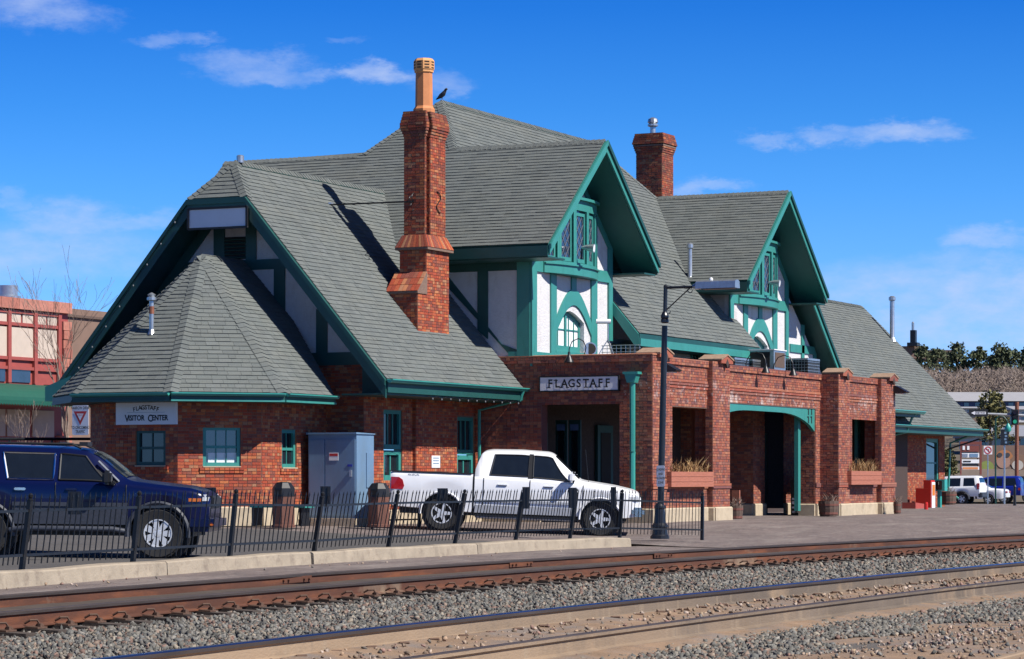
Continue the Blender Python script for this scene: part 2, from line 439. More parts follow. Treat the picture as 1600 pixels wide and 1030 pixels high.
M['brush'] = material('dry_brush', None, 0.95, ramp=[(.15, .115, .10), (.18, .14, .12), (.13, .10, .09), (.20, .16, .135)], nscale=3, namt=.25)
# stones keep the colour each one was given when it was scattered
m = bpy.data.materials.new('ballast_stone'); m.use_nodes = True
n_, l_ = m.node_tree.nodes, m.node_tree.links
at = n_.new('ShaderNodeAttribute'); at.attribute_name = 'tone'
tx = n_.new('ShaderNodeTexNoise'); tx.inputs['Scale'].default_value = 60
tcn = n_.new('ShaderNodeTexCoord'); l_.new(tcn.outputs['Object'], tx.inputs['Vector'])
mr = n_.new('ShaderNodeMapRange'); mr.inputs[3].default_value = .7; mr.inputs[4].default_value = 1.3; l_.new(tx.outputs['Fac'], mr.inputs[0])
mx = n_.new('ShaderNodeMix'); mx.data_type = 'RGBA'; mx.blend_type = 'MULTIPLY'; mx.inputs['Factor'].default_value = 1
l_.new(at.outputs['Color'], mx.inputs['A']); l_.new(mr.outputs[0], mx.inputs['B'])
l_.new(mx.outputs['Result'], n_['Principled BSDF'].inputs['Base Color']); n_['Principled BSDF'].inputs['Roughness'].default_value = .9
M['ballast'] = m
# brick paving of the platform
m = material('brick_paving', (.118, .098, .094), 0.9, nscale=1.1, namt=.22, bscale=90, bstr=.3)
n_, l_ = m.node_tree.nodes, m.node_tree.links
p_ = n_['Principled BSDF']; src = p_.inputs['Base Color'].links[0].from_socket
tcn = n_.new('ShaderNodeTexCoord'); bk = n_.new('ShaderNodeTexBrick')
bk.inputs['Scale'].default_value = 4.6; bk.inputs['Color1'].default_value = (1.25, 1.15, 1.1, 1); bk.inputs['Color2'].default_value = (.72, .72, .75, 1)
bk.inputs['Mortar'].default_value = (1.7, 1.6, 1.5, 1); bk.inputs['Mortar Size'].default_value = .02
l_.new(tcn.outputs['Object'], bk.inputs['Vector'])
mx = n_.new('ShaderNodeMix'); mx.data_type = 'RGBA'; mx.blend_type = 'MULTIPLY'; mx.inputs['Factor'].default_value = 1
l_.new(src, mx.inputs['A']); l_.new(bk.outputs['Color'], mx.inputs['B']); l_.new(mx.outputs['Result'], p_.inputs['Base Color'])
overlay(m, (.23, .20, .18), .9, .50, .70, stretch=(.35, 1.5, 1), amount=.65)
overlay(m, (.05, .042, .04), .7, .58, .72, amount=.6)
overlay(m, (.30, .27, .245), 3.2, .56, .70, stretch=(.5, 2.2, 1), amount=.6)
overlay(m, (.055, .042, .04), 4.0, .56, .68, stretch=(.5, 2.0, 1), amount=.6)
M['paving'] = m
M['soffit_shade'] = material('shaded_soffit_paint', (.016, .105, .092), 0.5, nscale=3, namt=.1)  # trim teal with the overhang's shade put into the colour
M['bulb'] = material('clear_bulb', (.16, .17, .18), 0.3, spec=.4)
overlay(M['brick'], (.05, .03, .026), 1.1, .56, .74, amount=.5, stretch=(1, 1, .5))
overlay(M['brickw'], (.07, .035, .03), .9, .54, .74, amount=.5, stretch=(1, 1, .4))
overlay(M['brick'], (.33, .27, .23), 2.2, .60, .74, amount=.45, zband=(.2, .4, .7, 1.2))
overlay(M['brickw'], (.33, .27, .23), 2.2, .58, .74, amount=.5, zband=(.2, .4, .75, 1.3))
# ------------------------------------------------------------------ ground, tracks, platform
def yt1(X): return 19.02 - .0028 * (X - 40) ** 2 if X < 75 else 19.02 - .0028 * 35 ** 2 - .196 * (X - 75)
def yt2(X): return 11.32 - .0020 * (X - 30) ** 2 if X < 70 else 11.32 - .0020 * 1600 - .16 * (X - 70)
def yfence(X):                      # line of the kerb and fence
    pts = [(0, 16.6), (20, 19.6), (28.7, 20.9), (35.4, 21.75), (40.5, 22.0), (46.3, 22.1), (50.3, 21.6), (60, 21.0)]
    for (a, b), (c, d) in zip(pts, pts[1:]):
        if X <= c: return b + (d - b) * (X - a) / (c - a)
    return 21.0
def sstep(t): t = max(0, min(1, t)); return t * t * (3 - 2 * t)
def zlot(X, Y): return -.06 * sstep((X - 40) / 10) + 0.0365 * max(0, min(6.0, Y - 24.5))
def zplat(X, Y):
    pl = -.13 + .28 * sstep((Y - (yt1(X) + .9)) / 6.5)
    t = sstep((X - 56) / 6) if Y > yfence(X) - .2 else sstep((X - 50.2) / 4)
    z = pl * t + (zlot(X, Y) if Y > yfence(X) - .2 else min(pl, -.06)) * (1 - t)
    return z - .38 * sstep((X - 108) / 40)
def sheet(name, xs, yfun, mat, zfun, ny):
    mb = MB(); row = []
    for X in xs:
        y0, y1 = yfun(X)
        row.append([(X, y0 + (y1 - y0) * j / ny, zfun(X, y0 + (y1 - y0) * j / ny)) for j in range(ny + 1)])
    for a, b in zip(row, row[1:]):
        for j in range(ny): mb.poly([a[j], b[j], b[j + 1], a[j + 1]])
    o = mb.build(name, mat, recalc=False)
    return struct(o)
def fr(a, b, n): return [a + (b - a) * i / n for i in range(n + 1)]
g = MB(); g.poly([(-1500, -1500, -.75), (4000, -1500, -.75), (4000, 3000, -.75), (-1500, 3000, -.75)])
struct(g.build('ground', M['hill'], recalc=False))
sheet('track_bed', fr(0, 160, 160), lambda X: (-30, yt1(X) + .85), M['bed'], lambda X, Y: -.455, 2)
sheet('platform_edge_paving', fr(0, 50.2, 60), lambda X: (yt1(X) + .83, yfence(X) - .2), M['paving'], lambda X, Y: -.135 + .02 * sstep((Y - 20) / 1.5), 4)
sheet('parking_lot', fr(0, 50.2, 40), lambda X: (yfence(X) - .25, 75), M['asphalt'], zlot, 60)
sheet('platform', fr(50.2, 150, 120), lambda X: (yt1(X) + .83, 75), M['paving'], zplat, 60)

def rail(name, yf, off, ztop, X0, X1, mats, parent, sag=0.0):
    # rail section: foot, web, head, swept along the curve
    h = .186
    prof = [(-.074, 0), (-.074, .012), (-.012, .032), (-.009, .125), (-.034, .145), (-.036, .174), (-.026, h), (.026, h), (.036, .174), (.034, .145),
            (.009, .125), (.012, .032), (.074, .012), (.074, 0)]
    mb = MB(); rows = []
    for X in fr(X0, X1, int((X1 - X0) / .8)):
        e = .05; t = V((2 * e, yf(X + e) - yf(X - e), 0)).normalized(); nrm = V((-t.y, t.x, 0))
        c = V((X, yf(X), 0)) + nrm * off
        rows.append([c + nrm * p[0] + UP * (ztop - h + p[1]) for p in prof])
    k = len(prof)
    for a, b in zip(rows, rows[1:]):
        for j in range(k - 1): mb.poly([a[j], b[j], b[j + 1], a[j + 1]], 1 if j in (5, 6, 7) else (2 if j in (4, 8) else 0))
    return mb.build(name, mats, parent, recalc=True)
def clip_mesh(dirty):
    mb = MB()                      # spring clip: a bent bar on a shouldered plate
    mb.box((-.10, -.17, 0), (.10, .02, .018))
    mb.tube([(-.055, .02, .045), (-.06, -.05, .085), (-.02, -.11, .09), (.03, -.11, .05), (.06, -.05, .03), (.055, -.15, .03)], .014, 5)
    mb.box((-.03, -.16, .015), (.02, -.125, .055))
    me = bpy.data.meshes.new('clip'); me.from_pydata(mb.v, [], mb.f); me.materials.append(M['clip']); return me
def track(label, yf, znear, zfar, X0, X1, mats_far, mats_near, gap, cl_far, dirty, tieX1):
    t = thing('railway_track', label, 'railway track', (X0, yf(X0), -.45))
    rail('rail', yf, .755, zfar, X0, X1, mats_far, t)
    rail('rail', yf, -.755, znear, X0, X1, mats_near, t)
    cm = clip_mesh(dirty)
    tm = MB(); tm.box((-.115, -1.25, -.12), (.115, 1.25, 0)); tme = bpy.data.meshes.new('sleeper'); tme.from_pydata(tm.v, [], tm.f); tme.materials.append(M['tie'])
    X = X0 + .3
    while X < tieX1:
        ang = math.atan2(yf(X + .1) - yf(X - .1), .2); nrm = V((-math.sin(ang), math.cos(ang), 0)); roll = math.atan2(zfar - znear, 1.51)
        c = V((X, yf(X), (znear + zfar) / 2 - .192))
        rot = Matrix.Rotation(ang + random.uniform(-.02, .02), 4, 'Z') @ Matrix.Rotation(roll, 4, 'X')
        if not dirty: link('sleeper', tme, t, Matrix.Translation(c) @ rot)
        for off, z, on in ((-.755 - .07, znear, not dirty), (.755 - .07, zfar, cl_far)):
            if on:
                p = V((X, yf(X), z - .186 - (.055 if dirty else .005))) + nrm * off
                link('clip', cm, t, Matrix.Translation(p) @ Matrix.Rotation(ang + random.uniform(-.06, .06), 4, 'Z') @ Matrix.Rotation(roll, 4, 'X'))
        X += gap * random.uniform(.94, 1.06)
    return t
t1 = track('rust-red railway track nearest the platform edge and iron fence', yt1, -.180, -.122, 16, 110, [M['rust'], M['dullrail'], M['dullrail']],
      [M['rust'], M['dullrail'], M['dullrail']], .66, False, False, 82)
t2 = track('dusty tan railway track with a shiny blue-lit railhead in the foreground', yt2, -.205, -.115, 8, 110, [M['dusty'], M['steel'], M['dullrail']],
      [M['dusty'], M['dullrail'], M['dusty']], .66, True, True, 58)
def yt3(X): return 5.55 - .002 * (X - 30) ** 2
t3 = thing('railway_track', 'half buried rail crossing the lower right corner', 'railway track', (16, 5, -.45))
rail('rail', yt3, .72, -.235, 14, 60, [M['dusty'], M['dusty'], M['dusty']], t3)
mb = MB()                            # bolted joint bars on the near rail of the first track
for X in (33.6, 41.3, 47.2):
    nb = MB(); y = yt1(X) + .755 - .012
    nb.box((X - .45, y - .016, -.245), (X + .45, y - .002, -.155))
    for k in (-.36, -.22, .22, .36): nb.lathe([(.02, 0), (.018, -.03)], 8, (X + k, y - .016, -.2), 'y')
    nb.build('joint_bar', M['rust'], t1)

# earth over the second track and the foreground: an uneven skin of sand
def sheet_z(name, xs, yfun, mat, zfun, ny): return sheet(name, xs, yfun, mat, zfun, ny)
def hnoise(x, y): return math.sin(x * 1.7 + math.sin(y * 2.3)) * math.cos(y * 1.9 + .6 * math.sin(x * .9)) * .5 + .3 * math.sin(x * 4.1 + y * 3.3) * math.cos(y * 5.7 - x * 2.2)
sheet('sand_over_track', fr(8, 70, 150), lambda X: (yt2(X) - .70, yt2(X) + .70), M['dirt'], lambda X, Y: -.315 + .022 * hnoise(X * 1.3, Y * 2) - .02 * sstep((X - 24) / 12) + .06 * (Y - yt2(X)), 10)
def dirtz(X, Y):
    edge = 8.75 + .6 * math.sin(X * .35) + .4 * math.sin(X * .9 + 1)
    return -.45 + .17 * sstep((edge - Y) / 2.0) + .025 * hnoise(X, Y)
sheet('sand_by_rail', fr(8, 60, 120), lambda X: (yt2(X) - 1.6, yt2(X) - .8), M['dirt'], lambda X, Y: -.47 + .09 * sstep((Y - yt2(X) + 1.6) / .8) + .02 * hnoise(X * 1.5, Y * 3), 6)
sheet('track_infill', fr(16, 110, 120), lambda X: (yt1(X) - .70, yt1(X) + .70), M['tie'], lambda X, Y: -.285 + .03 * (Y - yt1(X)) + .01 * hnoise(X * 2, Y * 3), 4)
sheet('dirt_bank', fr(8, 60, 130), lambda X: (0, 9.9), M['dirt'], dirtz, 40)

# crushed stone ballast
rng = np.random.default_rng(3)
base = np.array([(-1, -1, -1), (1, -1, -1), (1, 1, -1), (-1, 1, -1), (-.8, -.8, 1), (.8, -.8, 1), (.8, .8, 1), (-.8, .8, 1)], float)
quads = np.array([(0, 3, 2, 1), (4, 5, 6, 7), (0, 1, 5, 4), (1, 2, 6, 5), (2, 3, 7, 6), (3, 0, 4, 7)])
P = []; S = []; C = []
def scatter(n, x0, x1, ylo, yhi, z0, keep=1.0, size=(.009, .025), pal=None, zfun=None):
    xs = rng.uniform(x0, x1, n); ts = rng.uniform(0, 1, n)
    for X, t in zip(xs, ts):
        a, b = ylo(X), yhi(X); Y = a + (b - a) * t
        fwd = CA * X + SA * Y
        if fwd < 19: continue
        if fwd > 36 and rng.uniform() > (36 / fwd) ** 1.6: continue
        if abs((SA * X - CA * Y) / fwd) > .215: continue
        z = z0 if zfun is None else zfun(X, Y)
        s = rng.uniform(*size) * (1.0 if fwd < 36 else (fwd / 36) ** .5)
        P.append((X, Y, z + s * rng.uniform(-.2, 1.2))); S.append(s)
        c = pal[rng.integers(len(pal))]; k = rng.uniform(.42, 1.0); C.append((c[0] * k, c[1] * k, c[2] * k, 1))
grey = [(.165, .16, .145), (.20, .195, .175), (.13, .13, .12), (.235, .22, .195), (.155, .155, .15), (.215, .20, .18), (.145, .14, .13), (.19, .175, .155), (.25, .185, .145),
        (.105, .105, .10), (.29, .25, .20), (.20, .125, .10)]
tan = [(.36, .25, .17), (.30, .22, .15), (.40, .30, .22), (.26, .19, .14), (.34, .21, .17), (.20, .18, .16), (.45, .36, .30)]
scatter(125000, 12, 90, lambda X: yt2(X) + .86, lambda X: yt1(X) - .84, -.44, pal=grey)
scatter(66000, 12, 65, lambda X: 8.7 + .5 * math.sin(X * .5) + .3 * math.sin(X * 1.7), lambda X: yt2(X) - .80, -.44, pal=grey, zfun=lambda X, Y: max(-.45, dirtz(X, Y) - .02))
scatter(9000, 12, 60, lambda X: 4.0, lambda X: 9.1, -.3, pal=tan, zfun=dirtz, size=(.005, .017))
scatter(1800, 16, 60, lambda X: 6.0, lambda X: 9.0, -.3, pal=grey, zfun=dirtz, size=(.009, .020))
scatter(120, 24, 36, lambda X: 7.2, lambda X: 8.4, -.3, pal=[(.40, .32, .28), (.36, .26, .23), (.42, .38, .34)], zfun=dirtz, size=(.010, .024))
scatter(2600, 16, 55, lambda X: yt2(X) - .66, lambda X: yt2(X) + .66, -.35, pal=tan, size=(.006, .02), zfun=lambda X, Y: -.318 + .06 * (Y - yt2(X)))
scatter(70, 25, 50, lambda X: yfence(X) - 1.0, lambda X: yfence(X) - .42, -.125, pal=tan, size=(.006, .014))
P = np.array(P); S = np.array(S); C = np.array(C); N = len(P)
vv = base[None] + rng.uniform(-.62, .62, (N, 8, 3))
vv *= (S[:, None] * rng.uniform(.35, 1.35, (N, 3)))[:, None, :]
q = rng.normal(size=(N, 4)); q /= np.linalg.norm(q, axis=1)[:, None]
w, x, y, z = q.T
Rm = np.stack([1 - 2 * (y * y + z * z), 2 * (x * y - z * w), 2 * (x * z + y * w), 2 * (x * y + z * w), 1 - 2 * (x * x + z * z), 2 * (y * z - x * w),
               2 * (x * z - y * w), 2 * (y * z + x * w), 1 - 2 * (x * x + y * y)], 1).reshape(N, 3, 3)
vv = np.einsum('nij,nkj->nki', Rm, vv) + P[:, None, :]
me = bpy.data.meshes.new('ballast')
me.vertices.add(N * 8); me.vertices.foreach_set('co', vv.reshape(-1))
fidx = (quads[None] + (np.arange(N) * 8)[:, None, None]).reshape(-1)
me.loops.add(len(fidx)); me.loops.foreach_set('vertex_index', fidx)
me.polygons.add(N * 6); me.polygons.foreach_set('loop_start', np.arange(N * 6) * 4)
me.update(calc_edges=True)
ca = me.color_attributes.new('tone', 'FLOAT_COLOR', 'POINT')
ca.data.foreach_set('color', np.repeat(C, 8, axis=0).reshape(-1))
me.materials.append(M['ballast'])
o = link('ballast', me)
tag(o, 'grey crushed stone ballast spread between and beside the tracks', 'ballast', kind='stuff')

# kerb, in cast lengths with open joints
kb = [13, 19.5, 26.2, 32.4, 37.35, 43.6, 49.7]
kt = tag(thing('kerb', 'pale concrete kerb running below the black iron fence', 'kerb', (26, yfence(26), -.13)), None, None)
for i, (a, b) in enumerate(zip(kb, kb[1:])):
    mb = MB(); xs = fr(a + .012, b - .012 - (.07 if i == 3 else 0), 8); rows = []
    for X in xs:
        y = yfence(X) - .33; h = .075 + .008 * math.sin(X * 2.1) + .004 * math.sin(X * 7); z0 = -.16
        if X > 49.4: h -= .02
        rows.append([(X, y - .02, z0), (X, y + .005 * math.sin(X * 5), h - .02), (X, y + .025, h), (X, y + .26, h + .005), (X, y + .28, h - .03), (X, y + .28, z0)])
    for p, q_ in zip(rows, rows[1:]):
        for j in range(5): mb.poly([p[j], q_[j], q_[j + 1], p[j + 1]])
    mb.poly(rows[0]); mb.poly(rows[-1])
    mb.build('kerb_stone', M['concrete'], kt)
# ------------------------------------------------------------------ the station
ST = thing('train_station', 'long brick train station with steep grey roofs, teal trim and half-timbered gables', 'train station', (70.6, 33.8, 0.1))
YC = 33.8
WW, WE = 55.3, 61.4                   # west wall of the west wing; west face of the platform portico and upper storey
YS, YP, YG = 30.5, 25.8, 29.1         # south wall, portico front, gable fronts
CH = .0685                            # brick course
def split_spans(a, b, cuts):
    out = [(a, b)]
    for c0, c1 in cuts:
        nxt = []
        for s0, s1 in out:
            if c1 <= s0 or c0 >= s1: nxt.append((s0, s1)); continue
            if c0 > s0: nxt.append((s0, c0))
            if c1 < s1: nxt.append((c1, s1))
        out = nxt
    return [s for s in out if s[1] - s[0] > .02]
BRICKS = []                           # every brick front: (distance, wall, centre, U, N, half length, material)
def brick_wall(name, O, U, N, L, z0, z1, openings=(), clip=None, mat='brick', back=.25, proud=.009, label=None, reveal=.22, thick=None):
    """wall of laid bricks: recessed mortar backing with the openings cut in, bricks proud of it.
       openings: (u0, u1, z0, z1, arch rise)."""
    O, U, N = V(O), V(U).normalized(), V(N).normalized()
    def P(u, z, n=0.0): return O + U * u + N * n + UP * (z - O.z)
    mb = MB()
    us = sorted({0, L, *[o[0] for o in openings], *[o[1] for o in openings]}); us = [u for u in us if 0 <= u <= L]
    zs = sorted({z0, z1, *[o[2] for o in openings], *[o[3] for o in openings]}); zs = [z for z in zs if z0 <= z <= z1]
    if clip is None:
        for a, b in zip(us, us[1:]):
            for c, d in zip(zs, zs[1:]):
                um, zm = (a + b) / 2, (c + d) / 2
                if any(o[0] < um < o[1] and o[2] < zm < o[3] for o in openings): continue
                mb.poly([P(a, c), P(b, c), P(b, d), P(a, d)])
    for o in openings:
        u0, u1, a, b = o[:4]
        mb.poly([P(u0, a), P(u0, b), P(u0, b, -reveal), P(u0, a, -reveal)], 1); mb.poly([P(u1, a), P(u1, b), P(u1, b, -reveal), P(u1, a, -reveal)], 1)
        mb.poly([P(u0, b), P(u1, b), P(u1, b, -reveal), P(u0, b, -reveal)], 1); mb.poly([P(u0, a), P(u1, a), P(u1, a, -reveal), P(u0, a, -reveal)], 1)
    if thick:
        mb.poly([P(0, z0, -thick), P(L, z0, -thick), P(L, z1, -thick), P(0, z1, -thick)])
        mb.poly([P(0, z1), P(L, z1), P(L, z1, -thick), P(0, z1, -thick)])
    wall = mb.build(name, [M['mortar'], M[mat]], ST, recalc=False)
    if label: wall['label'] = label
    n = int((z1 - z0) / CH)
    ch = (z1 - z0) / max(1, n)
    j = .011
    cm = O
    for r in range(n):
        za, zb = z0 + r * ch + j * .5, z0 + (r + 1) * ch - j * .5
        zm = (za + zb) / 2
        bl = .213 if r % 2 == 0 else .106
        cuts = [(o[0], o[1]) for o in openings if o[2] < zm < o[3]]
        lo, hi = 0, L
        if clip: lo, hi = clip(zm)
        if hi - lo < .05: continue
        for s0, s1 in split_spans(lo, hi, cuts):
            u = s0; first = True
            while u < s1 - .02:
                w = bl if not (first and r % 4 == 2) else bl * .5
                first = False
                e = min(u + w, s1)
                if s1 - e < .04: e = s1
                um = (u + e) / 2
                c = P(um, zm)
                BRICKS.append(((c - V((0, 0, EYE))).length, wall, c, U, N, (e - u) / 2 - j * .5, (zb - za) / 2, mat, proud + random.uniform(-.002, .003)))
                u = e
    return wall
def flush_bricks():
    """the 300 nearest bricks one by one, the others joined per wall"""
    seen = [b for b in BRICKS]
    seen.sort(key=lambda b: b[0])
    one, rest = [], []
    for b in seen:
        ok = len(one) < 300 and b[1].name in NEAR_WALLS and b[2].z > 1.05
        (one if ok else rest).append(b)
    cache = {}
    for d, wall, c, U, N, hl, hh, mat, pr in one:
        key = (round(hl, 2), round(hh, 3), mat)
        if key not in cache:
            mb = MB(); mb.box((-key[0], -pr - .02, -hh), (key[0], pr, hh)); me = bpy.data.meshes.new('brick'); me.from_pydata(mb.v, [], mb.f); me.materials.append(M[mat]); cache[key] = me
        mt = Matrix((U, N, UP)).transposed().to_4x4(); mt.translation = c
        o = bpy.data.objects.new('brick', cache[key]); COL.objects.link(o)
        o.parent = wall; o.matrix_parent_inverse = Matrix(); o.matrix_basis = mt
    groups = {}
    for b in rest: groups.setdefault((b[1], b[7]), []).append(b)
    for (wall, mat), bs in groups.items():
        vs = []; fs = []
        for d, w, c, U, N, hl, hh, mt_, pr in bs:
            i = len(vs); a = U * hl; h = UP * hh; f = N * pr
            for p in (c - a - h, c + a - h, c + a + h, c - a + h): vs.append(tuple(p)); 
            for p in (c - a - h + f, c + a - h + f, c + a + h + f, c - a + h + f): vs.append(tuple(p))
            fs += [(i + 4, i + 5, i + 6, i + 7), (i, i + 1, i + 5, i + 4), (i + 1, i + 2, i + 6, i + 5), (i + 2, i + 3, i + 7, i + 6), (i + 3, i, i + 4, i + 7)]
        me = bpy.data.meshes.new('brickwork'); me.from_pydata(vs, [], fs); me.materials.append(M[mat])
        o = bpy.data.objects.new('brickwork', me); COL.objects.link(o)
        o.parent = wall; o['kind'] = 'stuff'
NEAR_WALLS = set()
SHINGLES = []
def roof_plane(O, U, Vv, poly, tabs=True, under=.03, name='roof', exposure=.135, tabw=.30, label=None, soffit=None, thick=.16):
    """O origin at the eave, U along it, Vv straight up the slope; poly outline in (u, v)."""
    O, U, Vv = V(O), V(U).normalized(), V(Vv).normalized()
    N = U.cross(Vv)
    if N.z < 0: N = -N
    def P(u, v, n=0.0): return O + U * u + Vv * v + N * n
    mb = MB()
    pts = [P(*p) for p in poly]
    mb.poly(pts, 0)
    mb.poly([p - N * thick for p in pts], 1)
    for a, b in zip(pts, pts[1:] + pts[:1]): mb.poly([a, b, b - N * thick, a - N * thick], 1)
    ro = mb.build(name, [M['felt'] if tabs else M['shingle'], soffit or M['teal_shade']], ST, recalc=False)
    if label: ro['label'] = label
    if not tabs: return ro
    vmin, vmax = min(p[1] for p in poly), max(p[1] for p in poly)
    def spans(v):
        xs = []
        for (a, b), (c, d) in zip(poly, poly[1:] + poly[:1]):
            if (b > v) != (d > v): xs.append(a + (c - a) * (v - b) / (d - b))
        xs.sort(); return list(zip(xs[::2], xs[1::2]))
    n = int(math.ceil((vmax - vmin) / exposure))
    for r in range(n):
        v0 = vmin + r * exposure; v1 = min(v0 + exposure, vmax)
        s0, s1 = spans(v0 + 1e-4), spans(v1 - 1e-4)
        if len(s0) != len(s1):
            s = spans((v0 + v1) / 2); s0 = s1 = s
        jit = random.uniform(-.004, .004)
        for (a0, b0), (a1, b1) in zip(s0, s1):
            A, B = min(a0, a1), max(b0, b1)
            u = A + random.uniform(-tabw, 0)
            while u < B:
                w = random.choice((.16, .24, .30, .34)) * tabw / .30
                e = u + w
                la, lb = max(u, a0), min(e, b0); ua, ub = max(u, a1), min(e, b1)
                if lb - la > .015 or ub - ua > .015:
                    if lb < la: lb = la = min(max((la + lb) / 2, a0), b0)
                    if ub < ua: ub = ua = min(max((ua + ub) / 2, a1), b1)
                    t = .017 + random.uniform(0, .010); g = .005
                    q0, q1 = P(la + g, v0 + jit, t), P(lb, v0 + jit, t)
                    q2, q3 = P(ub, v1 + .02, .003), P(ua + g, v1 + .02, .003)
                    bq0, bq1 = P(la + g, v0 + jit, -.002), P(lb, v0 + jit, -.002)
                    SHINGLES.append(((q0 - V((0, 0, EYE))).length, ro, (q0, q1, q2, q3, bq0, bq1)))
                u = e
    return ro
def flush_shingles():
    SHINGLES.sort(key=lambda s: s[0])
    groups = {}
    fs0 = [(0, 1, 2, 3), (4, 5, 1, 0), (5, 2, 1), (4, 0, 3)]
    k = 0
    for d, ro, q in SHINGLES:
        if k < 300 and ro.name in NEAR_ROOFS:
            k += 1
            c = (q[0] + q[2]) / 2
            me = bpy.data.meshes.new('shingle'); me.from_pydata([tuple(p - c) for p in q], [], fs0); me.materials.append(M['shingle'])
            o = bpy.data.objects.new('shingle', me); COL.objects.link(o); o.parent = ro; o.location = c
        else: groups.setdefault(ro, []).append(q)
    for ro, qs in groups.items():
        vs = []; fs = []
        for q in qs:
            i = len(vs); vs.extend(tuple(p) for p in q)
            fs += [tuple(i + a for a in f) for f in fs0]
        me = bpy.data.meshes.new('shingle_courses'); me.from_pydata(vs, [], fs); me.materials.append(M['shingle'])
        o = bpy.data.objects.new('shingle_courses', me); COL.objects.link(o); o.parent = ro; o['kind'] = 'stuff'
NEAR_ROOFS = set()
def caps(p, q, n1, n2, parent=None, w=.15, step=.145):
    """overlapping cap shingles along a ridge or hip from p (low) to q (high)"""
    p, q = V(p), V(q); d = q - p; L = d.length; d.normalize()
    n1, n2 = V(n1).normalized(), V(n2).normalized()
    s1 = d.cross(n1); s2 = d.cross(n2)
    m_ = (n1 + n2).normalized()
    mid = (n1 - n2)
    if s1.dot(mid) < 0: s1 = -s1
    if s2.dot(mid) > 0: s2 = -s2
    vs = []; fs = []
    for i in range(int(L / step)):
        a = p + d * (i * step); b = a + d * (step + .03)
        t0, t1 = .030 + random.uniform(0, .008), .016
        k = len(vs)
        for c, t in ((a, t0), (b, t1)):
            vs += [tuple(c + s1 * w + n1 * t), tuple(c + m_ * t * 1.15), tuple(c + s2 * w + n2 * t)]
        vs += [tuple(a + s1 * w), tuple(a), tuple(a + s2 * w)]
        fs += [(k, k + 1, k + 4, k + 3), (k + 1, k + 2, k + 5, k + 4), (k + 6, k + 7, k + 1, k), (k + 7, k + 8, k + 2, k + 1)]
    me = bpy.data.meshes.new('ridge_caps'); me.from_pydata(vs, [], fs); me.materials.append(M['shingle'])
    o = link('ridge_caps', me, ST); o['kind'] = 'stuff'; return o
def nrm(U, Vv):
    n = V(U).cross(V(Vv)).normalized(); return n if n.z > 0 else -n

# --- roof geometry
T = 1.164; cs = math.cos(math.atan(T))
zE, zR = 3.50, 3.50 + 4.5 * T           # west wing eave and ridge
YE = YC - 4.5
sl = lambda dy: dy / cs                  # horizontal run to slope length
VS = V((0, 1, T)).normalized()
XR = 54.2                                # rake plane of the west gable
clipv = 4.5 - .8
r = roof_plane((0, YE, zE), (1, 0, 0), VS, [(XR, 0), (61.36, 0), (61.36, sl(3.6)), (62.6, sl(4.5)), (55.0, sl(4.5)), (XR, sl(clipv))]); NEAR_ROOFS.add(r.name)
roof_plane((0, 2 * YC - YE, zE), (1, 0, 0), V((0, -1, T)), [(XR, 0), (61.36, 0), (61.36, sl(3.6)), (62.6, sl(4.5)), (55.0, sl(4.5)), (XR, sl(clipv))], tabs=False)
hz = zR - .8 * T
VH = V((.8, 0, .8 * T)).normalized()
roof_plane((XR, 0, hz), (0, 1, 0), VH, [(YC - .8, 0), (YC + .8, 0), (YC, math.hypot(.8, .8 * T))])
nS, nN, nH = nrm((1, 0, 0), VS), V((0, .76, .65)), nrm((0, 1, 0), VH)
caps((XR, YC - .8, hz), (55.0, YC, zR), nS, nH); caps((XR, YC + .8, hz), (55.0, YC, zR), V((0, T, 1)), nH)
caps((55.0, YC, zR), (62.4, YC, zR), nS, V((0, T, 1)))
# cross wings
G1, G2 = 63.75, 77.45
S2 = (9.91 - 7.0) / 3.45; c2 = math.cos(math.atan(S2)); s2l = lambda dxx: dxx / c2
zT, zG = 11.5, 9.91
YF, YN = 28.1, 39.5
jr = (zT - zG) / T
xpk = (zT - zG) / S2
VW = V((1, 0, S2)).normalized(); VEa = V((-1, 0, S2)).normalized()
roof_plane((G1 - 3.45, 0, 7.0), (0, 1, 0), VW, [(YF, 0), (YN, 0), (YN, s2l(3.45)), (YC + jr, s2l(3.45)), (YC, s2l(3.45 + xpk)), (YC - jr, s2l(3.45)), (YF, s2l(3.45))])
yv = YC - (zT - 7.0) / T
roof_plane((G1 + 3.45, 0, 7.0), (0, 1, 0), VEa, [(YF, 0), (yv, 0), (YC - jr, s2l(3.45)), (YF, s2l(3.45))])
roof_plane((G1 + 3.45, 0, 7.0), (0, 1, 0), VEa, [(YN, 0), (2 * YC - yv, 0), (YC + jr, s2l(3.45)), (YN, s2l(3.45))], tabs=False)
roof_plane((G2 - 3.45, 0, 7.0), (0, 1, 0), VW, [(YF, 0), (yv, 0), (YC - jr, s2l(3.45)), (YF, s2l(3.45))])
roof_plane((G2 + 3.45, 0, 7.0), (0, 1, 0), VEa, [(YF, 0), (YN, 0), (YN, s2l(3.45)), (YC + jr, s2l(3.45)), (YC, s2l(3.45 + xpk)), (YC - jr, s2l(3.45)), (YF, s2l(3.45))], tabs=False)
LOWX, LOWZ = 84.9, 7.0 - S2 * (84.9 - 80.9)
roof_plane((LOWX, 0, LOWZ), (0, 1, 0), VEa, [(28.55, 0), (YN - .5, 0), (YN - .5, s2l(4.0)), (28.55, s2l(4.0))], tabs=False)
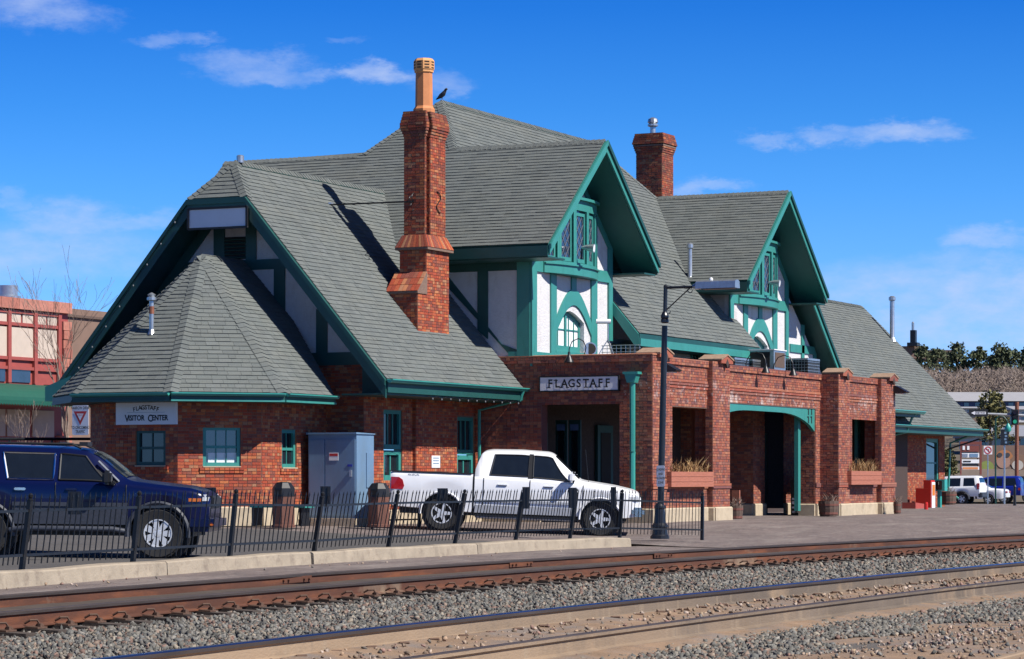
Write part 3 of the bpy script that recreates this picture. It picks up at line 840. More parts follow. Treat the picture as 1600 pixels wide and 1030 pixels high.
# main range between the gables
ye = 28.3; ze = zT - T * (YC - ye)
def mv(Y): return sl(Y - ye)
roof_plane((0, ye, ze), (1, 0, 0), VS, [(66.45, 0), (75.55, 0), (75.55, mv(29.0)), (74.9, mv(29.05)), (74.9, mv(yv + .6)), (G2, mv(YC - jr)), (G2 - xpk, mv(YC)), (G1 + xpk, mv(YC)), (G1, mv(YC - jr)), (66.45, mv(yv + .35))])
roof_plane((0, 2 * YC - ye, ze), (1, 0, 0), V((0, -1, T)), [(66.45, 0), (74.9, 0), (74.9, mv(yv + .6)), (G2, mv(YC - jr)), (G2 - xpk, mv(YC)), (G1 + xpk, mv(YC)), (G1, mv(YC - jr)), (66.45, mv(yv + .35))], tabs=False)
nW, nE = nrm((0, 1, 0), VW), nrm((0, 1, 0), VEa)
caps((G1, YC - jr, zG), (G1 + xpk, YC, zT), nS, nW); caps((G1, YC + jr, zG), (G1 + xpk, YC, zT), V((0, T, 1)), nW)
caps((G2, YC - jr, zG), (G2 - xpk, YC, zT), nS, nE)
caps((G1 + xpk, YC, zT), (G2 - xpk, YC, zT), nS, V((0, T, 1)))
caps((G1, YF, zG), (G1, YC - jr, zG), nW, nE); caps((G1, YN, zG), (G1, YC + jr, zG), nW, nE); caps((G2, YF, zG), (G2, YC - jr, zG), nW, nE)
# east wing
T3 = (7.96 - 3.14) / 4.5; V3 = V((0, 1, T3)).normalized(); l3 = 4.5 / math.cos(math.atan(T3))
roof_plane((0, YE, 3.14), (1, 0, 0), V3, [(83.0, 0), (102.7, 0), (101.6, l3), (79, l3), (79, l3 * .6)])
roof_plane((0, 2 * YC - YE, 3.14), (1, 0, 0), V((0, -1, T3)), [(83.0, 0), (102.7, 0), (101.6, l3), (79, l3), (79, l3 * .6)], tabs=False)
caps((80, YC, 7.96), (101.6, YC, 7.96), nrm((1, 0, 0), V3), V((0, T3, 1)))
roof_plane((102.75, 0, 3.14), (0, 1, 0), V((-1.1, 0, 4.82)).normalized(), [(YE, 0), (2 * YC - YE, 0), (YC, 4.94)], tabs=False)

# --- fascias, gutters, barge boards
def board(p, q, h, t, side, mat='teal', drop=0.0, name='fascia'):
    """board whose top edge runs p-q, hanging h down, t thick towards side"""
    p, q, sd = V(p), V(q), V(side).normalized()
    mb = MB(); dn = -UP * h
    mb.prism([p - UP * drop, q - UP * drop, q + dn - UP * drop, p + dn - UP * drop], sd * t)
    return mb.build(name, M[mat], ST)
def gutter(p, q, out, r=.065, drop=.02, name='gutter'):
    p, q, o = V(p), V(q), V(out).normalized()
    d = (q - p).normalized(); prof = []
    for k in range(9):
        a = math.pi * k / 8
        prof.append(o * (r - r * math.cos(a)) + UP * (-r * 1.15 * math.sin(a)))
    prof = [o * 0 + UP * .012] + prof + [o * (2 * r) + UP * .015, o * (2 * r + .018) + UP * .015, o * (2 * r + .018) - UP * .012]
    mb = MB()
    for a, b in zip(prof, prof[1:]): mb.poly([p + a - UP * drop, q + a - UP * drop, q + b - UP * drop, p + b - UP * drop])
    for e in (p, q): mb.poly([e + a - UP * drop for a in prof[1:10]])
    return mb.build(name, M['gutter'], ST, recalc=False)
def downspout(pts, r=.045, name='downspout'):
    mb = MB(); mb.tube(pts, r, 8); o = mb.build(name, M['gutter'], ST, smooth=40); return o
# west wing: wide barge boards down both rakes, flat under the clipped peak
def rake(pts, X, h, t, mat, name='barge_board', sx=-1):
    for a, b in zip(pts, pts[1:]):
        mb = MB()
        mb.prism([(X, a[0], a[1]), (X, b[0], b[1]), (X, b[0], b[1] - h), (X, a[0], a[1] - h)], (sx * t, 0, 0))
        mb.build(name, M[mat], ST)
rk = [(YE, zE - .02), (YC - .8, hz - .02), (YC + .8, hz - .02), (2 * YC - YE, zE - .02)]
rake(rk[:2], XR, .42, .05, 'teal_shade'); rake(rk[2:], XR, .42, .05, 'teal_shade'); rake(rk[1:3], XR, .22, .05, 'teal_shade'); rake(rk, XR - .05, .13, .04, 'teal_shade', 'barge_moulding')
board((XR, YE + .0, zE - .05), (61.3, YE, zE - .05), .26, .04, (0, -1, 0), 'teal_shade')
gutter((XR - .05, YE - .04, zE), (61.45, YE - .04, zE), (0, -1, 0))
mb = MB(); mb.box((XR + .03, YE + .02, 3.14), (61.3, YS - .02, 3.18)); mb.build('soffit', M['teal_shade'], ST)
mb = MB(); mb.box((XR + .03, 37.15, 3.14), (61.3, 38.25, 3.18)); mb.build('soffit', M['teal_shade'], ST)
mb = MB(); mb.prism([(XR - .1, 38.6, 3.1), (XR - .1, 37.7, 3.1), (XR - .1, 37.7, 3.75), (XR - .1, 38.6, 3.45)], (.5, 0, 0)); mb.build('eave_return', M['teal'], ST)
# cross wing eaves and front rakes
def gable_front(G, xl, xr, YFr, tag_):
    for s, xe in ((-1, xl), (1, xr)):
        zl = zG - S2 * abs(xe - G)
        mb = MB(); mb.prism([(G, YFr, zG - .03), (xe, YFr, zl - .03), (xe, YFr, zl - .27), (G, YFr, zG - .30)], (0, -.05, 0)); mb.build('barge_board', M['teal'], ST)
        mb = MB(); mb.prism([(G, YFr - .052, zG + .0), (xe + s * .03, YFr - .052, zl - .01), (xe + s * .03, YFr - .052, zl - .13), (G, YFr - .052, zG - .13)], (0, -.05, 0)); mb.build('barge_moulding', M['teal_shade'] if s > 0 else M['teal'], ST)
        # lining of the overhang
        mb = MB(); mb.prism([(G, YFr + .01, zG - .26), (xe, YFr + .01, zl - .26), (xe, YFr + .01, zl - .30), (G, YFr + .01, zG - .30)], (0, YG - YFr - .02, 0)); mb.build('overhang_lining', M['soffit_shade'], ST)
gable_front(G1, G1 - 3.45, G1 + 3.45, YF, 1)
gable_front(G2, G2 - 3.45, G2 + 3.45, YF, 2)
mb = MB(); mb.prism([(80.9, 28.55, 6.95), (LOWX, 28.55, LOWZ - .03), (LOWX, 28.55, LOWZ - .28), (80.9, 28.55, 6.68)], (0, -.05, 0)); mb.build('barge_board', M['teal'], ST)
mb = MB(); mb.prism([(80.9, 28.498, 7.0), (LOWX, 28.498, LOWZ), (LOWX, 28.498, LOWZ - .12), (80.9, 28.498, 6.87)], (0, -.05, 0)); mb.build('barge_moulding', M['teal_shade'], ST)
board((G1 - 3.45, YF, 6.95), (G1 - 3.45, 31.9, 6.95), .26, .04, (-1, 0, 0), 'teal_shade')
board((G1 + 3.45, YF, 6.95), (G1 + 3.45, 30.0, 6.95), .26, .04, (1, 0, 0), 'teal_shade')
board((G2 - 3.45, YF, 6.95), (G2 - 3.45, 30.0, 6.95), .26, .04, (-1, 0, 0), 'teal_shade')
for G in (G1, G2):
    mb = MB(); mb.box((G - 3.42, YF + .03, 6.66), (G - 2.4, 32.2 if G == G1 else 30.2, 6.70)); mb.build('soffit', M['teal_shade'], ST)
    mb = MB(); mb.box((G + 2.65, YF + .03, 6.66), (G + 3.42, 30.2, 6.70)); mb.build('soffit', M['teal_shade'], ST)
# main range eave
board((66.40, ye - .02, ze - .14), (75.58, ye - .02, ze - .14), .20, .05, (0, -1, 0), 'teal')
board((66.40, ye, ze - .015), (75.58, ye, ze - .015), .125, .035, (0, -1, 0), 'teal_shade')
mb = MB(); mb.prism([(66.44, ye, ze - .02), (66.44, 29.3, ze + T * 1.0 - .02), (66.44, 29.3, ze + T * 1.0 - .32), (66.44, ye + .1, ze - .34), (66.44, ye - .06, ze - .34)], (-.05, 0, 0)); mb.build('barge_board', M['teal'], ST)
mb = MB(); mb.prism([(75.56, ye, ze - .02), (75.56, 29.0, ze + T * .7 - .02), (75.56, 29.0, ze - .34), (75.56, ye - .06, ze - .34)], (.05, 0, 0)); mb.build('barge_board', M['teal'], ST)
mb = MB(); mb.box((66.5, ye, ze - .32), (75.5, YG + .1, ze - .29)); mb.build('soffit', M['teal_shade'], ST)
# east wing eave
board((83, YE, 3.10), (102.7, YE, 3.10), .24, .04, (0, -1, 0), 'teal_shade')
gutter((91.2, YE - .04, 3.14), (103.0, YE - .04, 3.14), (0, -1, 0))
mb = MB(); mb.prism([(102.72, YE, 3.12), (102.72, 38.3, 3.12), (102.72, 38.3, 2.9), (102.72, YE, 2.9)], (.05, 0, 0)); mb.build('fascia', M['teal_shade'], ST)
mb = MB(); mb.box((84, YE + .02, 2.86), (102.6, YS, 2.89)); mb.build('soffit', M['teal_shade'], ST)
gx, gz_ = on_y(1398, 640, 29.0)
gutter((gx - .8, 28.95, gz_), (gx + 2.9, 28.95, gz_), (0, -1, 0), r=.09)
mb = MB(); mb.prism([(gx - .8, 28.97, gz_ - .02), (gx + 2.9, 28.97, gz_ - .02), (gx + 2.9, 30.3, gz_ - .02), (gx - .8, 30.3, gz_ - .02)], (0, 0, -.2)); mb.build('soffit', M['teal_shade'], ST)
downspout([(gx + 2.3, 28.9, gz_ - .06), (gx + 2.3, 29.1, gz_ - .25), (gx + 2.3, 29.3, gz_ - .75), (gx + 2.1, 30.2, gz_ - .95)])

# --- walls: plain brick, base stones, windows
def window(wall_O, U, N, u0, u1, z0, z1, cols=2, rows=2, depth=.1, frame='teal', glass='glass', meet=True, sill=True, bar=.035, blind=None, fw=.08, parent=None, name='window', extra=None):
    """sash window set back in its opening: frame, meeting rail, glazing bars, panes"""
    O, U, N = V(wall_O), V(U).normalized(), V(N).normalized()
    def P(u, z, n): return O + U * u + N * n + UP * (z - O.z)
    f = MB()
    def bar_(ua, ub, za, zb, n0, n1):
        c = (P(ua, za, n0) + P(ub, zb, n1)) / 2
        f.obox(c, U * (ub - ua) / 2, N * abs(n1 - n0) / 2, UP * (zb - za) / 2)
    d = -depth
    bar_(u0, u0 + fw, z0, z1, d, d + .07); bar_(u1 - fw, u1, z0, z1, d, d + .07)
    bar_(u0 + fw, u1 - fw, z1 - fw, z1, d, d + .07); bar_(u0 + fw, u1 - fw, z0, z0 + fw * 1.3, d, d + .075)
    zm = (z0 + z1) / 2
    if meet: bar_(u0 + fw, u1 - fw, zm - .03, zm + .03, d, d + .05)
    w = f.build(name, M[frame], ST)
    iu0, iu1, iz0, iz1 = u0 + fw, u1 - fw, z0 + fw * 1.3, z1 - fw
    lights = [(iz0, zm - .03), (zm + .03, iz1)] if meet else [(iz0, iz1)]
    for (za, zb) in lights:
        for c in range(1, cols):
            g = MB(); u = iu0 + (iu1 - iu0) * c / cols; q = (P(u, za, d + .01) + P(u, zb, d + .035)) / 2
            g.obox(q, U * bar / 2, N * .0125, UP * (zb - za) / 2); g.build('glazing_bar', M[frame], w)
        g = MB()
        if rows > 1 and not meet:
            for r in range(1, rows):
                z = za + (zb - za) * r / rows; q = (P(iu0, z, d + .01) + P(iu1, z, d + .03)) / 2
                g.obox(q, U * (iu1 - iu0) / 2, N * .010, UP * bar / 2)
        if g.v:
            o = g.build('glazing_bars', M[frame], w)
        for c in range(cols):
            a = iu0 + (iu1 - iu0) * c / cols; b = iu0 + (iu1 - iu0) * (c + 1) / cols
            pn = MB(); pn.poly([P(a, za, d + .012), P(b, za, d + .012), P(b, zb, d + .012), P(a, zb, d + .012)])
            o = pn.build('pane', M[glass], w, recalc=False)
    if blind:
        bz = MB(); bz.poly([P(iu0, iz0, d + .014), P(iu0 + (iu1 - iu0) * blind[0], iz0, d + .014), P(iu0 + (iu1 - iu0) * blind[0], iz0 + (iz1 - iz0) * blind[1], d + .014), P(iu0, iz0 + (iz1 - iz0) * blind[1], d + .014)])
        bz.build('blind', M['blind'], w, recalc=False)
    if sill:
        s = MB(); c = P((u0 + u1) / 2, z0 - .07, .0)
        s.obox(c, U * ((u1 - u0) / 2 + .08), N * .06, UP * .065)
        nb = max(2, int((u1 - u0 + .16) / .112)); L2 = u1 - u0 + .16
        s = MB()
        for r_ in range(2):
            for k in range(nb):
                s.obox(P(u0 - .08 + L2 * (k + .5) / nb, z0 - .038 - .066 * r_, .0), U * (L2 / nb / 2 - .005), N * (.045 - .012 * r_), UP * .028)
        so_ = s.build('sill', M['brick'], w); so_['kind'] = 'stuff'
        s = MB(); s.obox(P((u0 + u1) / 2, z0 + .01, -.03), U * ((u1 - u0) / 2), N * .07, UP * .012); s.build('sill_cap', M['stone'], w)
    return w
def plinth(p, q, out, z0, z1, t=.07, name='base_stone', mat='stone'):
    p, q, o = V(p), V(q), V(out).normalized(); d = (q - p); L = d.length; d.normalize()
    n = max(1, int(round(L / 1.25)))
    for i in range(n):
        a = p + d * (L * i / n + .004); b = p + d * (L * (i + 1) / n - .004)
        mb = MB(); h = z1 - z0
        mb.prism([a + UP * z0, a + UP * z0 + o * t, a + UP * (z1 - .03) + o * t, a + UP * z1 + o * (t - .03), a + UP * z1], b - a)
        mb.build(name, M[mat], ST)
BZ = .18
# bay on the west end (five sides of an octagon)
bs = 1.90; bxc = 53.33
def octo(s, k):     # corners, k = 0 south-east of south side ... going clockwise over west
    h = s / 2; a = h * (1 + math.sqrt(2))
    return [(WW, YC - a), (bxc - h, YC - a), (bxc - a, YC - h), (bxc - a, YC + h), (bxc - h, YC + a), (WW, YC + a)][k]
bay = [octo(bs, k) for k in range(6)]
bz1 = 3.2
for k in range(5):
    a, b = V((*bay[k], BZ)), V((*bay[k + 1], BZ)); U = (b - a).normalized(); N = V((-U.y, U.x, 0)); 
    if N.dot(V((bxc, YC, BZ)) - a) > 0: N = -N
    L = (b - a).length; ops = []
    def lu(px, py):
        q = on_pl(px, py, a, N); return (q - a).dot(U), q.z
    if k == 0: (u0, zt), (u1, zb) = lu(463, 672), lu(440, 732)
    if k == 1: (u0, zt), (u1, zb) = lu(376, 667), lu(317, 730)
    if k == 2: (u0, zt), (u1, zb) = lu(259, 671), lu(212, 729)
    if k < 3: ops = [(u0, u1, zb, zt)]
    w_ = brick_wall('wall', a, U, N, L, .43, bz1, ops)
    if k in (1, 2): NEAR_WALLS.add(w_.name)
    plinth(a, b, N, .0, .43)
    if k < 3:
        window(a, U, N, u0, u1, zb, zt, cols=3 if k == 1 else 2, glass='glassb' if k == 1 else 'glass', blind=(.92, .30) if k == 1 else None, frame='teal' if k < 2 else 'teal_shade', bar=.022)
# bay roof: eaves 0.8 m out, rising to a point in front of the gable
so = bs + .828 * .8; beave = 3.13; apex = V((bxc + .15, YC - .05, 6.42))
be = [V((*octo(so, k), beave)) for k in range(6)]
be[0].x = XR + .1; be[5].x = XR + .1
prev = None; nr = []
for k in range(5):
    a, b = be[k], be[k + 1]; U = (b - a).normalized()
    if k in (0, 4):
        top = V((WW, YC - .05, 6.42)); ap = V((apex.x, YC - .05, 6.42))
        foot = a + U * (ap - a).dot(U); Vv = (ap - foot).normalized(); h = (ap - foot).length
        uu = lambda q: (q - a).dot(U)
        ext = (XR - .02 - a.x) / U.x if abs(U.x) > .5 else 0
        pl = [(0, 0), (uu(b), 0), (uu(ap), h), (uu(top), h), (uu(top), h * .55)] if k == 0 else [(0, 0), (uu(b), 0), (uu(top), h * .55), (uu(top), h), (uu(ap), h)]
        r = roof_plane(a, U, Vv, pl, tabs=(k == 0), thick=.1)
    else:
        foot = a + U * (apex - a).dot(U); Vv = (apex - foot).normalized(); h = (apex - foot).length
        r = roof_plane(a, U, Vv, [(0, 0), ((b - a).length, 0), ((apex - a).dot(U), h)], tabs=k < 4, thick=.1)
    if k in (0, 1, 2): NEAR_ROOFS.add(r.name)
    nr.append(nrm(U, Vv))
    N = V((-U.y, U.x, 0))
    if N.dot(V((bxc, YC, beave)) - a) > 0: N = -N
    e = b + N * 0; 
    board(a + V((0, 0, -.03)), b + V((0, 0, -.03)), .12, .03, N, 'teal_shade')
    board(a + N * .002 + V((0, 0, -.152)), b + N * .002 + V((0, 0, -.152)), .045, .05, N, 'teal' if k < 2 else 'teal_shade', name='drip_board')
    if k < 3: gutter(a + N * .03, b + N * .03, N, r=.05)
mb = MB(); mb.poly([p - UP * .19 for p in be]); mb.build('soffit', M['teal_shade'], ST)
for k in range(1, 5): caps(be[k], apex, nr[k - 1], nr[k], w=.17)
mb = MB(); mb.lathe([(.05, 0), (.05, .62)], 10, (0, 0, 0)); 
vb = V((51.62, 33.92, 4.50))
mb = MB(); mb.lathe([(.055, 0), (.055, .74)], 10, vb); pipe = mb.build('vent_pipe', M['galv'], ST, smooth=40)
mb = MB(); mb.lathe([(.058, .45), (.058, .62)], 10, vb); mb.build('rust_band', M['rustpipe'], pipe)
mb = MB(); mb.lathe([(.06, .74), (.11, .76), (.11, .82), (.07, .84), (.10, .88), (.02, .93)], 10, vb); mb.build('vent_cap', M['galv'], pipe, smooth=30)
mb = MB(); mb.lathe([(.10, -.02), (.07, .06), (.058, .10)], 10, vb); mb.build('flashing', M['galv'], pipe, smooth=30)
mb = MB(); mb.lathe([(.09, 0), (.09, .16), (.06, .18)], 10, (55.15, YC - .05, zR - .02)); mb.build('vent_pipe', M['galv'], ST, smooth=30)

# west gable wall: brick below, timber and stucco above
brick_wall('wall', (WW, YC + 3.4, .2), (0, -1, 0), (-1, 0, 0), 6.7, .5, 3.9)
plinth((WW, YC + 3.4, 0), (WW, YC - 3.3, 0), (-1, 0, 0), 0, .5)
def gl(Y): return zE + T * (4.5 - abs(Y - YC)) - .22
mb = MB(); mb.prism([(WW, YC - 3.3, 3.9), (WW, YC + 3.4, 3.9), (WW, YC + 3.4, gl(YC + 3.4)), (WW, YC, gl(YC)), (WW, YC - 3.3, gl(YC - 3.3))], (.2, 0, 0))
gw = mb.build('gable_wall', M['stucco'], ST)
def timber(pts, X=None, Y=None, t=.04, mat='teal_shade', name='timber', parent=None):
    mb = MB()
    if X is not None: mb.prism([(X, *on_x(px, py, X)) for px, py in pts], (-t, 0, 0))
    else:
        q = [on_y(px, py, Y) for px, py in pts]; mb.prism([(a, Y, b) for a, b in q], (0, -t, 0))
    return mb.build(name, M[mat], parent or ST)
def tw(y0, y1, z0, z1, t=.04, mat='teal_shade', X=WW, name='timber'):
    mb = MB(); mb.box((X - t, y0, z0), (X - .001, y1, z1)); return mb.build(name, M[mat], ST)
tw(YC - 3.3, YC + 3.4, 3.88, 4.18)                                 # sill beam
tw(YC - 1.72, YC + 1.72, 6.18, 6.42)                                 # collar beam
for px0, px1, za, zb in ((429, 446, 4.18, 6.18), (495, 512, 4.18, 5.2)):
    ya, yb = on_x(px0, 450, WW)[0], on_x(px1, 450, WW)[0]
    tw(min(ya, yb), max(ya, yb), za, zb); d = YC - (ya + yb) / 2; h = abs(ya - yb) / 2
    tw(YC + d - h, YC + d + h, za, zb)
for px0, px1 in ((335, 352), (385, 401)):
    ya, yb = on_x(px0, 370, WW)[0], on_x(px1, 370, WW)[0]; tw(min(ya, yb), max(ya, yb), 6.42, 7.6)
ya, yb = on_x(385, 370, WW)[0], on_x(352, 370, WW)[0]
mb = MB(); mb.box((WW - .03, ya, 6.45), (WW - .002, yb, 6.98)); lv = mb.build('louvre', M['dark'], ST)
for i in range(6):
    mb = MB(); mb.obox((WW - .04, (ya + yb) / 2, 6.5 + .085 * i), (.03, 0, .02), (0, (yb - ya) / 2, 0), (-.006, 0, .008)); mb.build('slat', M['teal_shade'], lv)
for s in (-1, 1):                                                  # raking frieze under the roof
    mb = MB(); y0 = YC + s * 3.35
    mb.prism([(WW, y0, gl(y0)), (WW, YC + s * .2, gl(YC + s * .2)), (WW, YC + s * .2, gl(YC + s * .2) - .36), (WW, y0, gl(y0) - .36)], (-.05, 0, 0)); mb.build('frieze', M['teal_shade'], ST)
mb = MB(); mb.prism([(WW - .03, YE + .03, 3.19), (WW - .03, YS + .02, 3.19), (WW - .03, YS + .02, zE + T * 1.22 - .28), (WW - .03, YE + .03, zE - .26)], (.025, 0, 0)); mb.build('eave_return', M['teal_shade'], ST)
ssl = [(YE + .05, zE - .22), (YC - .75, hz - .2), (YC + .75, hz - .2), (2 * YC - YE - .05, zE - .22)]

# south wall of the west wing with the chimney breast and two tall windows
def su(px): return on_y(px, 700, YS)[0] - WW
def sz(px, py): return on_y(px, py, YS)[1]
w1 = (su(599), su(628), sz(613, 752), sz(613, 641)); w2 = (su(714), su(741), sz(727, 772), sz(727, 652))
bx0, bx1 = on_y(650, 700, YS - .1)[0], on_y(714, 700, YS - .1)[0]
brick_wall('wall', (WW, YS, .2), (1, 0, 0), (0, -1, 0), 6.1, .5, 3.5, [w1, w2])
brick_wall('wall', (bx0, YS - .1, .2), (1, 0, 0), (0, -1, 0), bx1 - bx0 - .03, .5, 3.5)
brick_wall('wall', (bx0, YS, .2), (0, -1, 0), (-1, 0, 0), .1, .5, 3.5)
plinth((WW, YS, 0), (61.4, YS, 0), (0, -1, 0), 0, .5)
window((WW, YS, .2), (1, 0, 0), (0, -1, 0), w1[0], w1[1], w1[2], w1[3] - .95, cols=2, meet=False, rows=1, sill=False, fw=.11, bar=.05)
window((WW, YS, .2), (1, 0, 0), (0, -1, 0), w1[0], w1[1], w1[3] - .93, w1[3], cols=3, meet=False, rows=1, sill=False, fw=.09)
window((WW, YS, .2), (1, 0, 0), (0, -1, 0), w2[0], w2[1], w2[2], w2[3] - .95, cols=2, meet=False, rows=1, sill=False, fw=.11, bar=.05)
window((WW, YS, .2), (1, 0, 0), (0, -1, 0), w2[0], w2[1], w2[3] - .93, w2[3], cols=3, meet=False, rows=1, sill=False, fw=.09)
downspout([(61.18, YE - .1, 3.42), (61.18, YE - .02, 3.2), (61.05, YS - .14, 2.95), (61.05, YS - .14, .3)])
mb = MB(); mb.box((56.2, 37.1, .2), (61.3, 37.3, 3.6)); mb.build('wall', M['brick'], ST)

# upper storey: west wall of the cross wing
def roofz(Y): return zE + T * (Y - YE)
def cw(px, py): return on_x(px, py, WE)
wl_pts = [(YG, 4.2), (YG, 7.0), (32.5, 7.0), (32.3, roofz(32.3)), (30.0, roofz(30.0) - .05), (29.55, 4.2)]
mb = MB(); mb.prism([(WE, a, b) for a, b in wl_pts], (.2, 0, 0)); mb.build('upper_wall', M['stucco'], ST)
def wt(pts, t=.04, mat='teal_shade', name='timber'):
    mb = MB(); mb.prism([(WE, a, b) for a, b in pts], (-t, 0, 0)); return mb.build(name, M[mat], ST)
def wpx(x0, x1, y0, y1, mat='teal_shade'):
    a, c = cw(x0, (y0 + y1) / 2)[0], cw(x1, (y0 + y1) / 2)[0]; z1, z0 = cw((x0 + x1) / 2, y0)[1], cw((x0 + x1) / 2, y1)[1]
    wt([(a, z0), (c, z0), (c, z1), (a, z1)], mat=mat)
ycor = YG
wt([(ycor + .001, 4.2), (ycor + .36, 4.2), (ycor + .36, 6.7), (ycor + .001, 6.7)], t=.05, mat='teal')
yA, yB = cw(747, 450)[0], cw(763, 450)[0]
wt([(yA, roofz(yA)), (yB, 4.75), (yB, 6.7), (yA, 6.7)])
zA, zB = cw(790, 407)[1], cw(790, 423)[1]
wt([(yA, zB), (32.2, zB), (32.2, zA), (yA, zA)], t=.036); wt([(ycor + .36, zB), (yB, zB), (yB, zA), (ycor + .36, zA)], t=.036)
wt([(29.4, 4.19), (29.4 + .12, 4.19), (32.2, roofz(32.2) + .0), (32.2, roofz(32.2) + .42), (29.9, roofz(29.9) + .42), (29.46, 4.46)], t=.03, mat='teal_shade')
wt([(ycor + .36, 4.2), (29.7, 4.2), (29.7, 4.42), (ycor + .36, 4.42)], t=.045, mat='teal')
# gable fronts
def gable(G, x0, x1, right_low=False):
    def P(x, z, n=0): return (x, YG - n, z)
    def top(x): return zG - S2 * abs(x - G) - .3
    base = 4.05
    dx_ = G - 63.75
    # pointed window opening
    ox0, oz0 = on_y(867.5, 548, YG); ox1, _ = on_y(912.5, 545, YG); oxm, ozt = on_y(889, 486, YG); _, ozs = on_y(869, 500, YG)
    ox0 += dx_; ox1 += dx_; oxm = (ox0 + ox1) / 2
    arch = []
    for k in range(13):
        t = k / 12; x = ox0 + (ox1 - ox0) * t; s = 1 - abs(2 * t - 1)
        arch.append((x, ozs + (ozt - ozs) * (math.sin(s * math.pi / 2) * .75 + s * .25)))
    mb = MB()
    # stucco face built in strips round the opening
    xs = [x0, ox0]; 
    mb.prism([P(x0, base), P(ox0, base), P(ox0, top(ox0)), P(x0, top(x0))], (0, .15, 0))
    for (a, b), (c, d) in zip(arch, arch[1:]):
        pts = [P(a, b), P(c, d), P(c, top(c)), P(a, top(a))]
        if a < G < c: pts = [P(a, b), P(c, d), P(c, top(c)), P(G, top(G)), P(a, top(a))]
        mb.prism(pts, (0, .15, 0))
    mb.prism([P(ox0, base), P(ox1, base), P(ox1, oz0), P(ox0, oz0)], (0, .15, 0))
    if ox1 < G: mb.prism([P(ox1, base), P(x1, base), P(x1, top(x1)), P(G, top(G)), P(ox1, top(ox1))], (0, .15, 0))
    else: mb.prism([P(ox1, base), P(x1, base), P(x1, top(x1)), P(ox1, top(ox1))], (0, .15, 0))
    mb.build('gable_wall', M['stucco'], ST)
    # window in it
    f = MB()
    inn = [(ox0 + (x - ox0) * 1.0, z) for x, z in arch]
    sh = .085
    ar2 = [(oxm + (x - oxm) * (1 - 2 * sh / (ox1 - ox0)), z - sh * 1.1) for x, z in arch]
    f.strip([P(a, b, -.12) for a, b in arch], [P(a, b, -.12) for a, b in ar2], (0, .05, 0))
    f.box((ox0, YG + .12, oz0), (ox0 + sh, YG + .17, ozs)); f.box((ox1 - sh, YG + .12, oz0), (ox1, YG + .17, ozs)); f.box((ox0 + sh, YG + .12, oz0), (ox1 - sh, YG + .17, oz0 + .16))
    f.box((oxm - .05, YG + .11, oz0 + .16), (oxm + .05, YG + .16, ozt - sh))
    w_ = f.build('window', M['teal'], ST)
    pn = MB(); pn.poly([(a, YG + .15, b) for a, b in [(ox0, oz0), (ox1, oz0)] + arch[::-1]]); o = pn.build('pane', M['blind'], w_, recalc=False)
    g_ = MB()
    for t in (.25, .62, .8): x = ox0 + (ox1 - ox0) * t; g_.box((x - .014, YG + .125, oz0 + .16), (x + .014, YG + .147, ozs + (.3 if .2 < t < .8 else .12)))
    zz = oz0 + (ozs - oz0) * .72; g_.box((ox0 + sh, YG + .125, zz), (ox1 - sh, YG + .145, zz + .03))
    g_.build('glazing_bars', M['teal'], w_)
    mb = MB(); mb.box((ox0 - .05, YG + .05, oz0 - .10), (ox1 + .05, YG - .05, oz0 - .0)); mb.build('sill', M['teal'], ST)
    def tb(xa, xb, za, zb, t=.045, name='timber'):
        mb = MB(); mb.box((xa, YG - t, za), (xb, YG - .001, zb)); return mb.build(name, M['teal'], ST)
    zb0, zb1 = on_y(893, 432, YG)[1] - .06, 6.72
    tb(x0 - .05, x0 + .24, base, 6.9, .06); tb(x1 - .24, x1 + .0, 4.9 if not right_low else base, top(x1) - .02, .06)
    tb(x0 + .24, x1 - .24, 6.44, 6.74, .055)                     # girding beam
    tb(x0 + .24, x1 - .24, base, 4.42, .055)                     # sill beam
    pa0, pa1 = on_y(861, 480, YG)[0] + dx_ - .08, on_y(861, 480, YG)[0] + dx_ + .26
    pb0, pb1 = on_y(921, 480, YG)[0] + dx_ + .05, on_y(921, 480, YG)[0] + dx_ + .42
    tb(pa0, pa1, 4.42, 6.44); tb(pb0, pb1, 4.42, 6.44)
    pm = (pa1 + pb0) / 2
    tb(pm - .15, pm + .15, 6.02, 6.44, .04)
    # curved braces meeting in an arch
    n = 14; out_, in_ = [], []
    za, zt_ = on_y(866, 478, YG)[1], on_y(893, 452, YG)[1]
    for k in range(n + 1):
        t = k / n; x = pa1 + (pb0 - pa1) * t; s = 1 - abs(2 * t - 1); cz = math.sin(s * math.pi / 2)
        out_.append(P(x, 5.33 + .80 * cz)); in_.append(P(x, 4.98 + .74 * cz))
    mb = MB(); mb.strip(out_, in_, (0, -.042, 0)); mb.build('arched_brace', M['teal'], ST)
    # raking frieze
    for s in (-1, 1):
        xe = x0 - .05 if s < 0 else x1
        mb = MB(); mb.prism([P(G, top(G)), P(xe, top(xe)), P(xe, top(xe) - .2), P(G, top(G) - .22)], (0, -.05, 0)); mb.build('frieze', M['teal'], ST)
    # bowed oriel of leaded casements
    q0, q1 = on_y(857, 400, YG - .2)[0] + dx_, on_y(940, 400, YG - .2)[0] + dx_
    qc, hw = (q0 + q1) / 2, (q1 - q0) / 2
    zo0, zo1 = 6.76, 8.12
    def bow(t): return (qc + hw * math.sin(t * 1.05) / math.sin(1.05), YG - .06 - .31 * (math.cos(t * 1.05) - math.cos(1.05)) / (1 - math.cos(1.05)))
    ts = fr(-1, 1, 20)
    orl = MB()
    def ring(za, zb, o0, o1):
        for a, b in zip(ts, ts[1:]):
            A, B = bow(a), bow(b)
            orl.prism([(A[0], A[1] - o1, za), (B[0], B[1] - o1, za), (B[0], YG - .001, za), (A[0], YG - .001, za)], (0, 0, zb - za))
